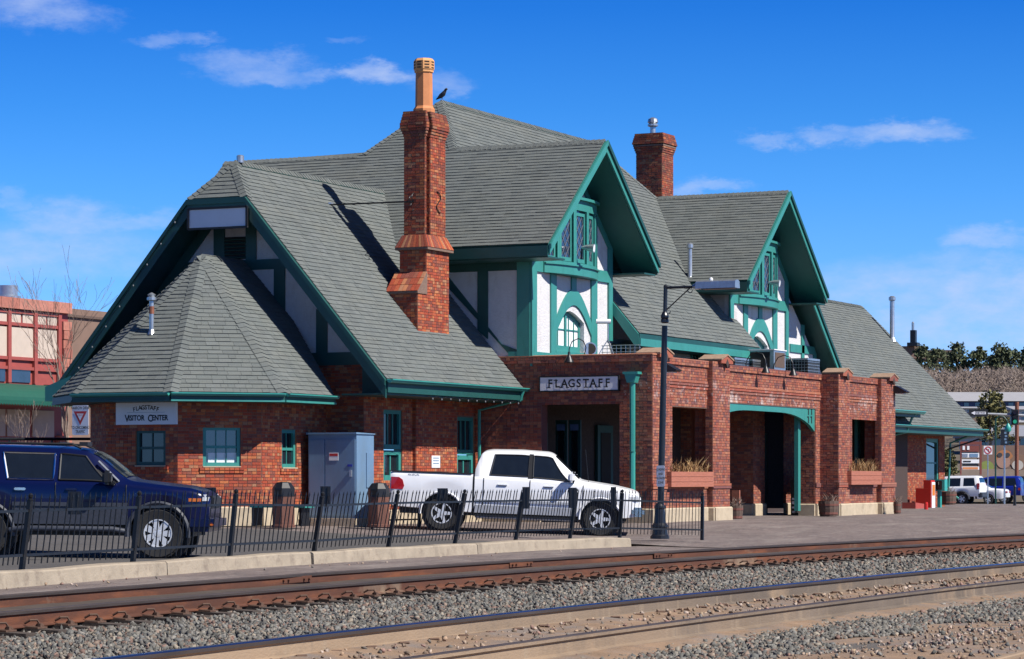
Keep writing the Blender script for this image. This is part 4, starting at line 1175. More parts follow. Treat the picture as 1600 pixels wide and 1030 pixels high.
    ring(6.44, 6.66, 0, .03); ring(6.662, 6.70, 0, .075); ring(6.702, zo0, 0, .02)
    orl.build('oriel_base', M['teal'], ST)
    orl = MB(); ring(zo1, zo1 + .26, 0, .0); ring(zo1 + .262, zo1 + .33, 0, .09)
    orl.build('oriel_head', M['teal'], ST)
    nl = 5
    for i in range(nl):
        ta, tb_ = -1 + 2 * i / nl, -1 + 2 * (i + 1) / nl
        A, B = V((*bow(ta), 0)), V((*bow(tb_), 0)); U = (B - A); L = U.length; U.normalize(); N = V((U.y, -U.x, 0))
        if N.y > 0: N = -N
        f = MB(); hgt = zo1 - zo0
        def bb(u0, u1, z0, z1, n0, n1):
            c = A + U * (u0 + u1) / 2 + N * (n0 + n1) / 2 + UP * (z0 + z1) / 2
            f.obox(c, U * (u1 - u0) / 2, N * (n1 - n0) / 2, UP * (z1 - z0) / 2)
        bb(0, .075, zo0, zo1, -.1, .02); bb(L - .075, L, zo0, zo1, -.1, .02)
        bb(.105, .16, zo0 + .02, zo1 - .06, -.07, -.03); bb(L - .16, L - .105, zo0 + .02, zo1 - .06, -.07, -.03)
        bb(.16, L - .16, zo0 + .02, zo0 + .12, -.07, -.03); bb(.16, L - .16, zo1 - .14, zo1 - .06, -.07, -.03)
        cs_ = f.build('casement', M['teal'], ST)
        pn = MB()
        pn.poly([A + U * .08 + N * -.06 + UP * (zo0 + .0), A + U * (L - .08) + N * -.06 + UP * zo0, A + U * (L - .08) + N * -.06 + UP * zo1, A + U * .08 + N * -.06 + UP * zo1])
        pn.build('pane', M['glassb'], cs_, recalc=False)
        ld = MB(); u0, u1, z0, z1 = .16, L - .16, zo0 + .12, zo1 - .14; W_ = u1 - u0; H_ = z1 - z0; sx = W_ / 2; szz = .30
        for k in range(-3, 9):
            for sg in (1, -1):
                # line u = u0 + sx*s, z = z0 + szz*(k + sg*s)
                seg = [(s * .05, k + sg * s * .05) for s in range(0, 41)]
                pts = [(u0 + sx * s, z0 + szz * zz_) for s, zz_ in seg if z0 <= z0 + szz * zz_ <= z1]
                if len(pts) > 1:
                    p0 = A + U * pts[0][0] + N * -.052 + UP * pts[0][1]; p1 = A + U * pts[-1][0] + N * -.052 + UP * pts[-1][1]
                    if (p1 - p0).length > .03: ld.beam(p0, p1, .010, .008, N)
        ld.build('leading', M['lead'], cs_)
GX0, GX1 = 61.42, 66.4
gable(G1, GX0, GX1)
gable(G2, GX0 + 13.7, GX1 + 13.7, True)
mb = MB(); mb.prism([(80.1, YG, 4.05), (83.6, YG, 4.05), (83.6, YG, 4.45), (80.1, YG, 7.0)], (0, .15, 0)); mb.build('gable_wall', M['stucco'], ST)
for a, b, c, d in ((80.3, 83.0, 5.2, 5.45), (80.3, 83.6, 4.05, 4.4), (81.35, 81.6, 4.4, 6.1), (82.5, 82.75, 4.4, 5.2)):
    mb = MB(); mb.box((a, YG - .045, c), (b, YG - .001, d)); mb.build('timber', M['teal'], ST)
mb = MB(); mb.box((80.0, YG + .16, 3.6), (80.15, 36, 7.0)); mb.build('upper_wall', M['stucco'], ST)
mb = MB(); mb.box((75.18, YG + .16, 3.6), (75.3, 36, 7.2)); mb.build('upper_wall', M['stucco'], ST)
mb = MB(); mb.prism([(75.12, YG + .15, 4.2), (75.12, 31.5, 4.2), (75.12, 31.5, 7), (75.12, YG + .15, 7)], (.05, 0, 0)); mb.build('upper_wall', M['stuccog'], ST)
# clerestory wall under the main eave
YCW = 29.25
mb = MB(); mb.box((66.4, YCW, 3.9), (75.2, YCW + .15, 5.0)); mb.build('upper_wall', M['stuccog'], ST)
for xa, xb in ((66.75, 67.7), (69.4, 70.5), (72.4, 74.9)):
    n = 2 if xb - xa < 2 else 4
    for i in range(n):
        a = xa + (xb - xa) * i / n; b = xa + (xb - xa) * (i + 1) / n
        window((0, YCW, 0), (1, 0, 0), (0, -1, 0), a, b, 4.1, 4.85, cols=2, rows=2, meet=False, depth=-.004, sill=False, fw=.05, bar=.02, frame='teal' if xa > 72 else 'teal_shade')
# flat roof of the portico
mb = MB(); mb.box((61.7, 26.7, 3.6), (80.6, 30.4, 3.66)); mb.build('flat_roof', M['felt'], ST)

# --- platform portico
ZB, ZT = .15, 4.27
def wu(px, py=640): return on_x(px, py, WE)[0]
def fx(px, Y=YP): return on_y(px, 700, Y)[0]
def fz(px, py, Y=YP): return on_y(px, py, Y)[1]
# west face
yo0, yo1 = wu(968), wu(846); zo = on_x(850, 632, WE)[1]
brick_wall('wall', (WE, YS, ZB), (0, -1, 0), (-1, 0, 0), YS - YP, .5, ZT - .16, [(YS - yo1, YS - yo0, .3, zo)], mat='brickw', reveal=.35)
plinth((WE, YS, 0), (WE, yo1, 0), (-1, 0, 0), 0, .5); plinth((WE, yo0, 0), (WE, YP, 0), (-1, 0, 0), 0, .5)
def coping(p, q, out, z, name='coping', over=.05, h=.07):
    p, q, o = V(p), V(q), V(out).normalized(); d = (q - p).normalized()
    mb = MB(); mb.prism([p + o * over + UP * z, p + o * over + UP * (z + h), p - o * .15 + UP * (z + h + .02), p - o * .28 + UP * (z + h), p - o * .28 + UP * z], q - p)
    return mb.build(name, M['brickw'], ST)
brick_wall('wall', (WE - .045, YS, ZT - .16), (0, -1, 0), (-1, 0, 0), YS - YP + .02, ZT - .16, ZT, mat='brickw')
coping((WE - .045, YS, 0), (WE - .045, YP - .03, 0), (-1, 0, 0), ZT, over=.012, h=.03)
mb = MB(); mb.poly([(WE - .045, YS, ZT - .16), (WE - .045, YP, ZT - .16), (WE, YP, ZT - .16), (WE, YS, ZT - .16)]); mb.build('corbel', M['brickw'], ST)
# front: west bay (two piers and a planter window), recessed centre with the arched beam, east bay
def pier(xa, xb, Yf, zt, west=None, mat='brickw', cap=True, ws=.2):
    brick_wall('pier', (xa, Yf, ZB), (1, 0, 0), (0, -1, 0), xb - xa, .5, zt, mat=mat)
    w = west if west is not None else ws
    brick_wall('pier_side', (xa, Yf + w, ZB), (0, -1, 0), (-1, 0, 0), w, .5, zt, mat=mat)
    brick_wall('pier_side', (xb, Yf, ZB), (0, 1, 0), (1, 0, 0), ws, .5, zt, mat=mat)
    plinth((xa, Yf, 0), (xb, Yf, 0), (0, -1, 0), 0, .5, .09); plinth((xa, Yf + w, 0), (xa, Yf - .06, 0), (-1, 0, 0), 0, .5, .07)
    for z in (.98, 1.05):                                        # belt course, two proud courses
        mb = MB(); mb.box((xa - .03, Yf - .04, z), (xb + .03, Yf + .02, z + .06)); mb.build('belt_course', M['brickw'], ST)
    if cap:                                                       # little gabled coping on the pier head
        xm = (xa + xb) / 2; hw = min(.42, (xb - xa) / 2 + .02); xm = xb - hw; z = zt
        mb = MB(); mb.prism([(xm - hw, Yf - .10, z - .04), (xm + hw, Yf - .10, z - .04), (xm + hw, Yf - .10, z + .04), (xm, Yf - .10, z + .17), (xm - hw, Yf - .10, z + .04)], (0, .62, 0)); mb.build('pier_cap', M['brickw'], ST)
        for s in (-1, 1):
            mb = MB(); mb.prism([(xm, Yf - .12, z + .175), (xm + s * (hw + .03), Yf - .12, z + .035), (xm + s * (hw + .03), Yf - .12, z + .075), (xm, Yf - .12, z + .21)], (0, .66, 0)); mb.build('cap_slab', M['coping'], ST)
        mb = MB(); mb.prism([(xm - .10, Yf - .108, z - .03), (xm, Yf - .108, z - .16), (xm + .10, Yf - .108, z - .03), (xm, Yf - .108, z + .08)], (0, .05, 0)); mb.build('cap_recess_shade', M['soot_shade'], ST)  # dark diamond painted in place of a recess's shade
def panel(xa, xb, Yf, zt, op=None, mat='brickw', z0=.5, reveal=.45):
    ops = [(op[0] - xa, op[1] - xa, op[2], op[3])] if op else []
    w = brick_wall('wall', (xa, Yf, ZB), (1, 0, 0), (0, -1, 0), xb - xa, z0, zt - .14, ops, mat=mat, reveal=reveal)
    for k, z in enumerate((3.52, 3.60, 3.68)):                    # corbelled string
        mb = MB(); mb.box((xa, Yf - .03 - .022 * (k % 2), z), (xb, Yf + .02, z + .058)); mb.build('string_course', M['brickw'], ST)
    brick_wall('wall', (xa, Yf - .045, zt - .14), (1, 0, 0), (0, -1, 0), xb - xa, zt - .14, zt, mat=mat)
    mb = MB(); mb.poly([(xa, Yf - .045, zt - .14), (xb, Yf - .045, zt - .14), (xb, Yf, zt - .14), (xa, Yf, zt - .14)]); mb.build('corbel', M['brickw'], ST)
    coping((xa, Yf - .045, 0), (xb, Yf - .045, 0), (0, -1, 0), zt, over=.012, h=.03)
    if z0 <= .5:
        for a_, b_ in split_spans(xa, xb, [(op[0], op[1])] if op and op[2] < .5 else []):
            plinth((a_, Yf, 0), (b_, Yf, 0), (0, -1, 0), 0, .5)
            mb = MB(); mb.box((a_, Yf - .04, .98), (b_, Yf + .02, 1.10)); mb.build('belt_course', M['brickw'], ST)
YR = YP + .16; YCN = YP + .57
x1a, x1b = WE, fx(1046); x2a, x2b = fx(1113.5), fx(1140)
pier(x1a, x1b, YP, ZT, west=.01)
panel(x1b, x2a, YR, ZT - .03, (fx(1050, YR), fx(1111, YR), fz(1080, 748, YR), fz(1080, 637, YR)))
pier(x2a, x2b, YP, ZT)
x3a = fx(1310); x3b = fx(1327); x4a = fx(1377); x4b = fx(1398.5)
cx0, cx1 = x2b, x3a
bt = fz(1141, 630, YCN)
jamb = on_y(1274, 700, YCN)[0]
panel(cx0, cx1, YCN, ZT - .02, (cx0 - .01, jamb, .1, bt), z0=.5, reveal=.5)
pier(x3a, x3b, YP, ZT, west=.57)
panel(x3b, x4a, YR, ZT - .03, (fx(1331, YR), fx(1373, YR), fz(1352, 742, YR), fz(1352, 655, YR)))
pier(x4a, x4b, YP, ZT)
brick_wall('wall', (x4b, YP, ZB), (0, 1, 0), (1, 0, 0), YS - YP, .5, ZT, mat='brickw')
for pxj, pyb, pyt in ((1111, 748, 637), (1373, 742, 655)):
    xj = fx(pxj, YR); brick_wall('wall', (xj - .003, YR + .45, ZB), (0, -1, 0), (-1, 0, 0), .45, fz(pxj, pyb, YR), fz(pxj, pyt, YR), mat='brickw')
brick_wall('wall', (jamb - .003, YCN + .5, ZB), (0, -1, 0), (-1, 0, 0), .49, .5, bt - .02, mat='brickw')
plinth((jamb - .003, YCN + .5, 0), (jamb - .003, YCN, 0), (-1, 0, 0), 0, .5)
# teal arched beam over the entrance
n = 20; top_, bot_ = [], []
for k in range(n + 1):
    t = k / n; x = cx0 + (jamb - cx0) * t
    top_.append((x, YCN + .12, bt)); e = abs(2 * t - 1.0)
    bot_.append((x, YCN + .12, bt - .16 - .46 * max(0, (e - .25) / .75) ** 2.6 if e < .93 else bt - .66))
mb = MB(); mb.strip(top_, bot_, (0, -.1, 0)); ab = mb.build('arched_beam', M['teal'], ST)
for px in (1264, 1269):
    for py in (643, 656):
        x, z = on_y(px, py, YCN); mb = MB(); mb.box((x - .03, YCN + .012, z - .1), (x + .03, YCN + .018, z + .1)); mb.box((x - .09, YCN + .012, z + .06), (x - .03, YCN + .018, z + .1)); mb.build('beam_slot', M['ink'], ab)
# post inside the arch
x, _ = on_y(1249, 700, 26.6); mb = MB(); mb.box((x - .1, 26.6, .3), (x + .1, 26.72, bt)); mb.build('door_post', M['teal'], ST)
# inside of the portico: ceiling, back wall with doors
mb = MB(); mb.box((61.6, 26.4, 3.45), (x4b - .05, 30.4, 3.5)); mb.build('portico_ceiling', M['teal_shade'], ST)
bx = on_y(1177, 800, 28.1)[0]
dxa, dxb, dxc = on_y(1194.5, 800, 28.1)[0], on_y(1224, 800, 28.1)[0], on_y(1243, 800, 28.1)[0]
brick_wall('wall', (bx, 28.1, .2), (1, 0, 0), (0, -1, 0), dxa - bx, .5, 3.4, mat='brickw'); plinth((bx, 28.1, 0), (dxa, 28.1, 0), (0, -1, 0), 0, .5)
brick_wall('wall', (dxb, 28.1, .2), (1, 0, 0), (0, -1, 0), 3.0, .5, 3.4, mat='brickw'); plinth((dxb, 28.1, 0), (dxb + 3, 28.1, 0), (0, -1, 0), 0, .5)
brick_wall('wall', (bx, 30.4, .2), (0, -1, 0), (-1, 0, 0), 2.3, .5, 3.4, mat='brickw'); plinth((bx, 30.4, 0), (bx, 28.1, 0), (-1, 0, 0), 0, .5)
mb = MB(); mb.box((dxa, 28.6, .15), (dxb, 28.66, 2.6)); d_ = mb.build('door', M['teal_shade'], ST)
mb = MB(); mb.box((dxa + .25, 28.58, 1.2), (dxb - .25, 28.599, 2.4)); mb.build('pane', M['glass'], d_)
mb = MB(); mb.box((61.5, 30.38, .1), (bx, 30.44, 3.5)); mb.build('back_wall', M['soot_shade'], ST)  # portico shade put into the wall's dark colour
for i, xa in enumerate((62.6, 63.9, 68.2, 70.0, 72.2)):
    mb = MB(); mb.box((xa, 30.28, .15), (xa + 1.05, 30.36, 2.7)); d_ = mb.build('door', M['teal_shade'], ST)
    mb = MB(); mb.box((xa + .2, 30.26, 1.0), (xa + .85, 30.279, 2.5)); mb.build('pane', M['dark'], d_)
mb = MB(); mb.box((x4b - .5, 26.6, .3), (x4b - .3, 30.3, 3.4)); mb.build('portico_end_wall', M['soot_shade'], ST)
xq, zq = on_y(1340, 690, 26.75); mb = MB(); mb.box((xq, 26.75, 1.1), (xq + .3, 26.85, 3.2)); mb.build('door_post', M['teal'], ST)
# downspout with hopper on the west face
yh, zh = on_x(989, 583, WE - .1); 
mb = MB(); mb.prism([(WE - .26, yh + .17, zh), (WE - .26, yh - .17, zh), (WE - .26, yh - .10, zh - .24), (WE - .26, yh + .10, zh - .24)], (.24, 0, 0)); mb.box((WE - .28, yh - .2, zh - .03), (WE - .01, yh + .2, zh + .03)); mb.build('rain_hopper', M['gutter'], ST)
downspout([(WE - .13, yh, zh - .2), (WE - .13, yh, 1.9), (WE - .11, yh, 1.88), (WE - .13, yh, 1.8), (WE - .13, yh, .5), (WE - .3, yh, .3)], .075)
# inner dressing seen through the west opening: double doors with blue notices, far window
for pa_, pb_ in ((868, 886), (889, 907)):
    ya_, yb_ = on_x(pa_, 650, 64.0)[0], on_x(pb_, 650, 64.0)[0]
    mb = MB(); mb.box((64.0, yb_, .2), (64.06, ya_, 2.75)); d_ = mb.build('door', M['teal_shade'], ST)
    mb = MB(); mb.box((63.985, yb_ + .08, 1.0), (63.999, ya_ - .08, 2.55)); mb.build('pane', M['glass'], d_)
    zn = on_x(880, 668, 64)[1]; mb = MB(); mb.box((63.97, yb_ + .05, zn - .08), (63.98, ya_ - .05, zn + .08)); mb.build('blue_notice', material('blue_notice_paper', (.10, .16, .32), .7), d_)

# --- chimneys
def stack(x0, x1, y0, y1, z0, z1, mat='brickc', name='chimney_stack', top=False):
    w = [brick_wall(name, (x0, y0, z0), (1, 0, 0), (0, -1, 0), x1 - x0, z0, z1, mat=mat), brick_wall(name, (x0, y1, z0), (0, -1, 0), (-1, 0, 0), y1 - y0, z0, z1, mat=mat),
         brick_wall(name, (x1, y1, z0), (-1, 0, 0), (0, 1, 0), x1 - x0, z0, z1, mat=mat), brick_wall(name, (x1, y0, z0), (0, 1, 0), (1, 0, 0), y1 - y0, z0, z1, mat=mat)]
    mb = MB(); mb.box((x0, y0, z1 - .02), (x1, y1, z1 + .002)); mb.build('stack_top', M['soot_shade'], ST)
YB = YS - .1
c0, c1 = on_y(652.5, 500, YB)[0], on_y(701, 500, YB)[0]
zs0, zs1, zc = on_y(653, 455, YB)[1], on_y(666, 426, YB)[1], on_y(666, 386, YB)[1]
c0u = on_y(666, 420, YB)[0]
stack(c0, c1, YB, YB + .82, 4.5, zs0); stack(c0u, c1, YB, YB + .72, zs0, zc)
# brick-paved shoulder
mb = MB(); mb.prism([(c0 - .05, YB - .03, zs0), (c0u, YB - .03, zs1 + .02), (c0u, YB - .03, zs0 - .05), (c0 - .05, YB - .03, zs0 - .05)], (0, .88, 0)); mb.build('chimney_shoulder', M['mortar'], ST)
U_ = V((c0u - c0 + .05, 0, zs1 + .02 - zs0)); L_ = U_.length; U_.normalize(); N_ = V((-U_.z, 0, U_.x))
for i in range(3):
    for j in range(8):
        p = V((c0 - .05, YB - .03, zs0)) + U_ * (L_ * (i + .5) / 3) + V((0, .88 * (j + .5) / 8, 0)) + N_ * .006
        mb = MB(); mb.obox(p, U_ * (L_ / 6 - .008), V((0, .048, 0)), N_ * .01); mb.build('shoulder_brick', M['brickc'], ST)
# collar with sloping cap
mb = MB(); a = .09
lo = [(c0u - a, YB - a), (c1 + a, YB - a), (c1 + a, YB + .72 + a), (c0u - a, YB + .72 + a)]; hi = [(c0u + .02, YB + .04), (c1 - .06, YB + .04), (c1 - .06, YB + .66), (c0u + .02, YB + .66)]
for k in range(4):
    k2 = (k + 1) % 4; mb.poly([(*lo[k], zc + .0), (*lo[k2], zc + .0), (*hi[k2], zc + .30), (*hi[k], zc + .30)]); mb.poly([(*lo[k], zc - .06), (*lo[k2], zc - .06), (*lo[k2], zc), (*lo[k], zc)])
mb.poly([(*p, zc - .06) for p in lo]); mb.build('chimney_collar', M['mortar'], ST)
for k in range(4):                                                 # brick on edge round the slope
    A0, A1, B0, B1 = V((*lo[k], zc)), V((*lo[(k + 1) % 4], zc)), V((*hi[k], zc + .3)), V((*hi[(k + 1) % 4], zc + .3))
    nb = int((A1 - A0).length / .075); nn = (A1 - A0).cross(B0 - A0).normalized()
    for i in range(nb):
        t0, t1 = (i + .06) / nb, (i + .94) / nb
        q = [A0.lerp(A1, t0), A0.lerp(A1, t1), B0.lerp(B1, t1), B0.lerp(B1, t0)]
        if nn.dot(V((c0u + .5, YB + .3, zc)) - A0) > 0: nn = -nn
        mb = MB(); mb.prism([p + nn * .001 for p in q], nn * .014); mb.build('collar_brick', M['brickc'], ST)
# twin-flue stack above: west shaft and east shaft with a groove between
zu = on_y(666, 212, YB)[1]; zt = on_y(666, 166, YB)[1]
xg0, xg1 = on_y(668.5, 300, YB)[0], on_y(675, 300, YB)[0]
ca0, ca1 = c0u + .03, c1 - .09
stack(ca0, xg0, YB + .05, YB + .62, zc + .2, zu); stack(xg1, ca1, YB + .05, YB + .62, zc + .2, zu)
mb = MB(); mb.box((xg0, YB + .36, zc + .2), (xg1, YB + .5, zu)); mb.build('flue_groove', M['brickc'], ST)
for k in range(4):
    e = .015 + .02 * k
    z0 = zu + k * CH
    stack(ca0 - e, xg0 + .02, YB + .05 - e, YB + .62 + e, z0, z0 + CH); stack(xg1 - .02, ca1 + e, YB + .05 - e, YB + .62 + e, z0, z0 + CH)
ztop = zu + 4 * CH
for k in range(5):
    e = .075 - .014 * k; z0 = ztop + k * CH
    stack(ca0 - e, xg0 + .02, YB + .05 - e, YB + .62 + e, z0, z0 + CH); stack(xg1 - .02, ca1 + e, YB + .05 - e, YB + .62 + e, z0, z0 + CH)
ztop += 5 * CH
# terracotta pot
pc = V(((ca0 + ca1) / 2 - .05, YB + .33, ztop)); rr = .27
mb = MB(); mb.lathe([(.265, 0), (.265, .10), (.24, .13), (.215, .17), (.205, .98)], 8, pc, rot=R(22.5)); pot = mb.build('chimney_pot', M['terra'], ST)
mb = MB(); mb.lathe([(.205, .98), (.235, 1.0), (.235, 1.04), (.255, 1.07), (.255, 1.27), (.21, 1.33), (.08, 1.34)], 8, pc, rot=R(22.5)); mb.build('pot_rim', M['terra2'], pot)
for k in range(8):
    a = k * math.pi / 4; nrm_ = V((math.cos(a), math.sin(a), 0)); sd = V((-nrm_.y, nrm_.x, 0))
    for zz in (1.10, 1.17, 1.24):
        mb = MB(); mb.obox(pc + nrm_ * .238 + UP * zz, sd * .06, nrm_ * .003, UP * .014); mb.build('vent_slot', M['dark'], pot)
# iron tie rod and scrolls
yr, zr = on_y(630, 313, YB + .3)
rx, rz = on_y(631, 312, YB + .35)
pA = V((ca0 - .02, YB + .35, rz)); pB = on_pl(516, 320, (0, YE, zE), nS)
mb = MB(); mb.tube([pA, pB], .022, 6); tr = mb.build('tie_rod', M['iron'], ST)
mb = MB(); mb.lathe([(.02, 0), (.09, .01), (.09, .05)], 8, pB); mb.build('rod_bracket', M['galv'], tr)
def scroll(c, axU, axV, s, mat='iron', r=.014):
    pts = []
    for k in range(26):
        t = -1 + 2 * k / 25; a = t * math.pi * 1.35
        pts.append(V(c) + V(axU) * (s * .32 * math.sin(a) * (1 - .1 * abs(t))) + V(axV) * (s * t * (1.0 - .25 * abs(t) ** 3)))
    mb = MB(); mb.tube(pts, r, 5); return mb
o = scroll((( xg1 + ca1) / 2, YB + .02, on_y(686, 316, YB)[1]), (1, 0, 0), (0, 0, 1), .34).build('wall_anchor', M['iron'], ST)
scroll((ca0 - .03, YB + .35, rz), (-1, 0, 0), (0, 0, 1), .3).build('wall_anchor', M['iron'], ST)
scroll((ca0 - .2, YB + .35, rz), (-1, 0, 0), (0, 0, 1), .16).build('wall_anchor', M['iron'], ST)
# second chimney on the far slope
X2, Y2 = 79.2, 32.95
ztc = 1.25 + (CA * X2 + SA * Y2) * (747 - 207) / FPX
stack(X2, X2 + .92, Y2, Y2 + .88, 8.0, ztc - .62)
for k in range(4): e = .02 + .02 * k; stack(X2 - e, X2 + .92 + e, Y2 - e, Y2 + .88 + e, ztc - .62 + k * CH, ztc - .62 + (k + 1) * CH)
for k in range(5): e = .10 - .016 * k; stack(X2 - e, X2 + .92 + e, Y2 - e, Y2 + .88 + e, ztc - .62 + (4 + k) * CH, ztc - .62 + (5 + k) * CH)
vc = V((X2 + .45, Y2 + .5, ztc - .05))
mb = MB(); mb.lathe([(.09, 0), (.09, .3)], 10, vc); vp = mb.build('vent_pipe', M['galv'], ST, smooth=30)
mb = MB(); mb.lathe([(.10, .3), (.17, .33), (.17, .38), (.12, .40), (.17, .45), (.15, .55), (.05, .6)], 10, vc); mb.build('vent_cap', M['galv'], vp, smooth=30)
scroll((X2 + .02, Y2 + .5, ztc - 1.65), (-1, 0, 0), (0, 1, 0), .3).build('wall_anchor', M['iron'], ST)
# stove pipes
def stovepipe(px, py, O, n, h, r=.07):
    b = on_pl(px, py, O, n); mb = MB(); mb.lathe([(r * 2, -.06), (r * 1.1, .1), (r, .12), (r, h)], 10, b); p_ = mb.build('vent_pipe', M['galv'], ST, smooth=30)
    mb = MB(); mb.lathe([(r * 1.05, h - .08), (r * 1.5, h - .05), (r * 1.5, h + .05), (r * .7, h + .1)], 10, b); mb.build('vent_cap', M['galv'], p_, smooth=30)
stovepipe(1078, 438, (0, ye, ze), nS, 1.0, .07)
stovepipe(1394, 532, (0, YE, 3.14), nrm((1, 0, 0), V3), 1.62, .09)

# --- east wing south wall
YW3 = 30.6
def eu(px, py=760): return on_y(px, py, YW3)[0]
wz0, wz1 = on_y(1455, 757, YW3)[1], on_y(1455, 683, YW3)[1]
X3a = eu(1410)
pw0, pw1 = eu(1447), eu(1467)
brick_wall('wall', (X3a, YW3, .1), (1, 0, 0), (0, -1, 0), 102.0 - X3a, .05, 2.9, [(pw0 - X3a, pw1 - X3a, .9, 2.75)])
brick_wall('wall', (X3a, 31.8, .1), (0, -1, 0), (-1, 0, 0), 1.2, .05, 2.9)
window((X3a, YW3, .1), (1, 0, 0), (0, -1, 0), pw0 - X3a, pw1 - X3a, .9, 2.75, cols=1, meet=True, sill=True, fw=.14)
mb = MB(); mb.box((X3a - .9, 31.3, .05), (X3a - .2, 31.4, 2.3)); mb.build('door', M['teal'], ST)
mb = MB(); mb.box((x4b + .02, 30.4, .1), (X3a, 30.5, 3.3)); mb.build('back_wall', M['soot_shade'], ST)
mb = MB(); mb.box((X3a + 1, 36.5, .1), (102, 36.7, 3.2)); mb.box((101.8, YW3 + .02, .1), (102.0, 36.4, 3.0)); mb.build('wall', M['brick'], ST)
xe_ = 102.05
downspout([(101.9, YE + .1, 2.95), (102.1, YW3 - .2, 2.6), (102.1, YW3 - .12, .75), (102.2, YW3 - .5, .45)])
flush_bricks()
flush_shingles()
# ------------------------------------------------------------------ lettering
def text_mesh(body, size, mat, parent, mtx, name='lettering', bold=0.0, sx=1.0, spacing=1.0, align='CENTER', serif=False):
    cu = bpy.data.curves.new('t', 'FONT'); cu.body = body; cu.size = size; cu.offset = bold; cu.align_x = align; cu.align_y = 'CENTER'; cu.space_character = spacing
    cu.resolution_u = 3
    ob = bpy.data.objects.new('t', cu); COL.objects.link(ob)
    dg = bpy.context.evaluated_depsgraph_get(); dg.update()
    me = bpy.data.meshes.new_from_object(ob.evaluated_get(dg))
    bpy.data.objects.remove(ob); bpy.data.curves.remove(cu)
    me.name = name; me.materials.clear(); me.materials.append(M[mat] if isinstance(mat, str) else mat)
    me.transform(mtx @ Matrix.Scale(sx, 4, V((1, 0, 0))))
    return link(name, me, parent)
def face(c, right, up, n=None):      # matrix: text plane axes in the world
    r, u = V(right).normalized(), V(up).normalized(); k = r.cross(u)
    m = Matrix((r, u, k)).transposed().to_4x4(); m.translation = V(c); return m
WR = (0, -1, 0)                       # reading direction on a wall that faces west

# FLAGSTAFF name board on the portico's west face
X = WE - .10
ya, z1 = on_x(844, 590.5, X); yb, z0 = on_x(965.5, 609.5, X)
zc_ = (on_x(905, 589.5, X)[1] + on_x(905, 609.5, X)[1]) / 2; hh = .165
t = thing('station_name_board', 'white FLAGSTAFF name board with black letters on the dark brick face', 'sign', (X, (ya + yb) / 2, zc_))
mb = MB(); mb.box((X, yb, zc_ - hh), (X + .08, ya, zc_ + hh)); mb.build('board', M['signwhite'], t)
fr_ = MB(); 
for a, b, c, d in ((yb - .03, ya + .03, zc_ + hh, zc_ + hh + .03), (yb - .03, ya + .03, zc_ - hh - .03, zc_ - hh), (ya, ya + .03, zc_ - hh, zc_ + hh), (yb - .03, yb, zc_ - hh, zc_ + hh)):
    f_ = MB(); f_.box((X - .012, a, c), (X + .09, b, d)); f_.build('frame', M['ink'], t)
Lw = ya - yb; letters = 'FLAGSTAFF'
for i, ch in enumerate(letters):
    y = ya - Lw * (.085 + .83 * (i + .5) / 9)
    o = text_mesh(ch, .285, 'ink', t, face((X - .006, y, zc_), WR, (0, 0, 1)), bold=.006, sx=.95, name='letter')
    sf = MB()                          # slab serifs
    def bar_(dy, z, w): sf.box((X - .0075, y - dy - w / 2, z - .011), (X - .0055, y - dy + w / 2, z + .011))
    zt_, zb_ = zc_ + .092, zc_ - .092
    if ch == 'F': bar_(-.045, zb_, .11)
    if ch == 'L': bar_(-.045, zt_, .11)
    if ch == 'T': bar_(0, zb_, .11)
    if ch == 'A': bar_(-.085, zb_, .08); bar_(.085, zb_, .08)
    if sf.v: sf.build('serif', M['ink'], o)
# VISITOR CENTER sign on the bay
X = bay[2][0] - .08
zA_, zB_ = on_x(227, 629, X)[1], on_x(227, 663.5, X)[1]; ya, yb = on_x(181, 645, X)[0], on_x(275.5, 645, X)[0]
t = thing('visitor_center_sign', 'white FLAGSTAFF VISITOR CENTER sign under the eave of the bay', 'sign', (X, (ya + yb) / 2, zB_))
mb = MB(); mb.box((X, yb, zB_), (X + .06, ya, zA_)); mb.build('board', M['signwhite'], t)
yc_, zc_ = (ya + yb) / 2, (zA_ + zB_) / 2; H = zA_ - zB_
for i, ch in enumerate('FLAGSTAFF'):
    a = (i - 4) / 4.0
    text_mesh(ch, .135, 'ink', t, face((X - .004, yc_ - a * .31, zc_ + H * .27 - .045 * a * a), (0, -1, -.22 * a), (0, -.22 * a, 1)), bold=.003, name='letter')
mb = MB(); mb.box((X - .004, yc_ - .5, zc_ + .022), (X - .002, yc_ + .5, zc_ + .028)); mb.build('rule', M['bluegrey'], t)
for body, sz, dy, dz in (('V', .215, .50, -.01), ('ISITOR', .165, .25, 0), ('C', .215, -.115, -.01), ('ENTER', .165, -.37, 0)):
    text_mesh(body, sz, 'ink', t, face((X - .004, yc_ + dy, zc_ - H * .21 + dz), WR, (0, 0, 1)), bold=.006, sx=.86, name='letters')
# blank white panel under the clipped gable
X = 54.06
c = [on_x(px, py, X) for px, py in ((294.5, 327), (386, 322.5), (386, 354.5), (294.5, 358.5))]
t = thing('blank_sign', 'blank white sign panel hung under the clipped west gable', 'sign', (X, YC, c[2][1]))
mb = MB(); mb.prism([(X, *q) for q in c], (.05, 0, 0)); mb.build('board', M['signwhite'], t)
cc = [(X - .01, *q) for q in c]
for a, b in zip(cc, cc[1:] + cc[:1]): mb = MB(); mb.beam(a, b, .05, .05, (1, 0, 0)); mb.build('frame', M['ink'], t)

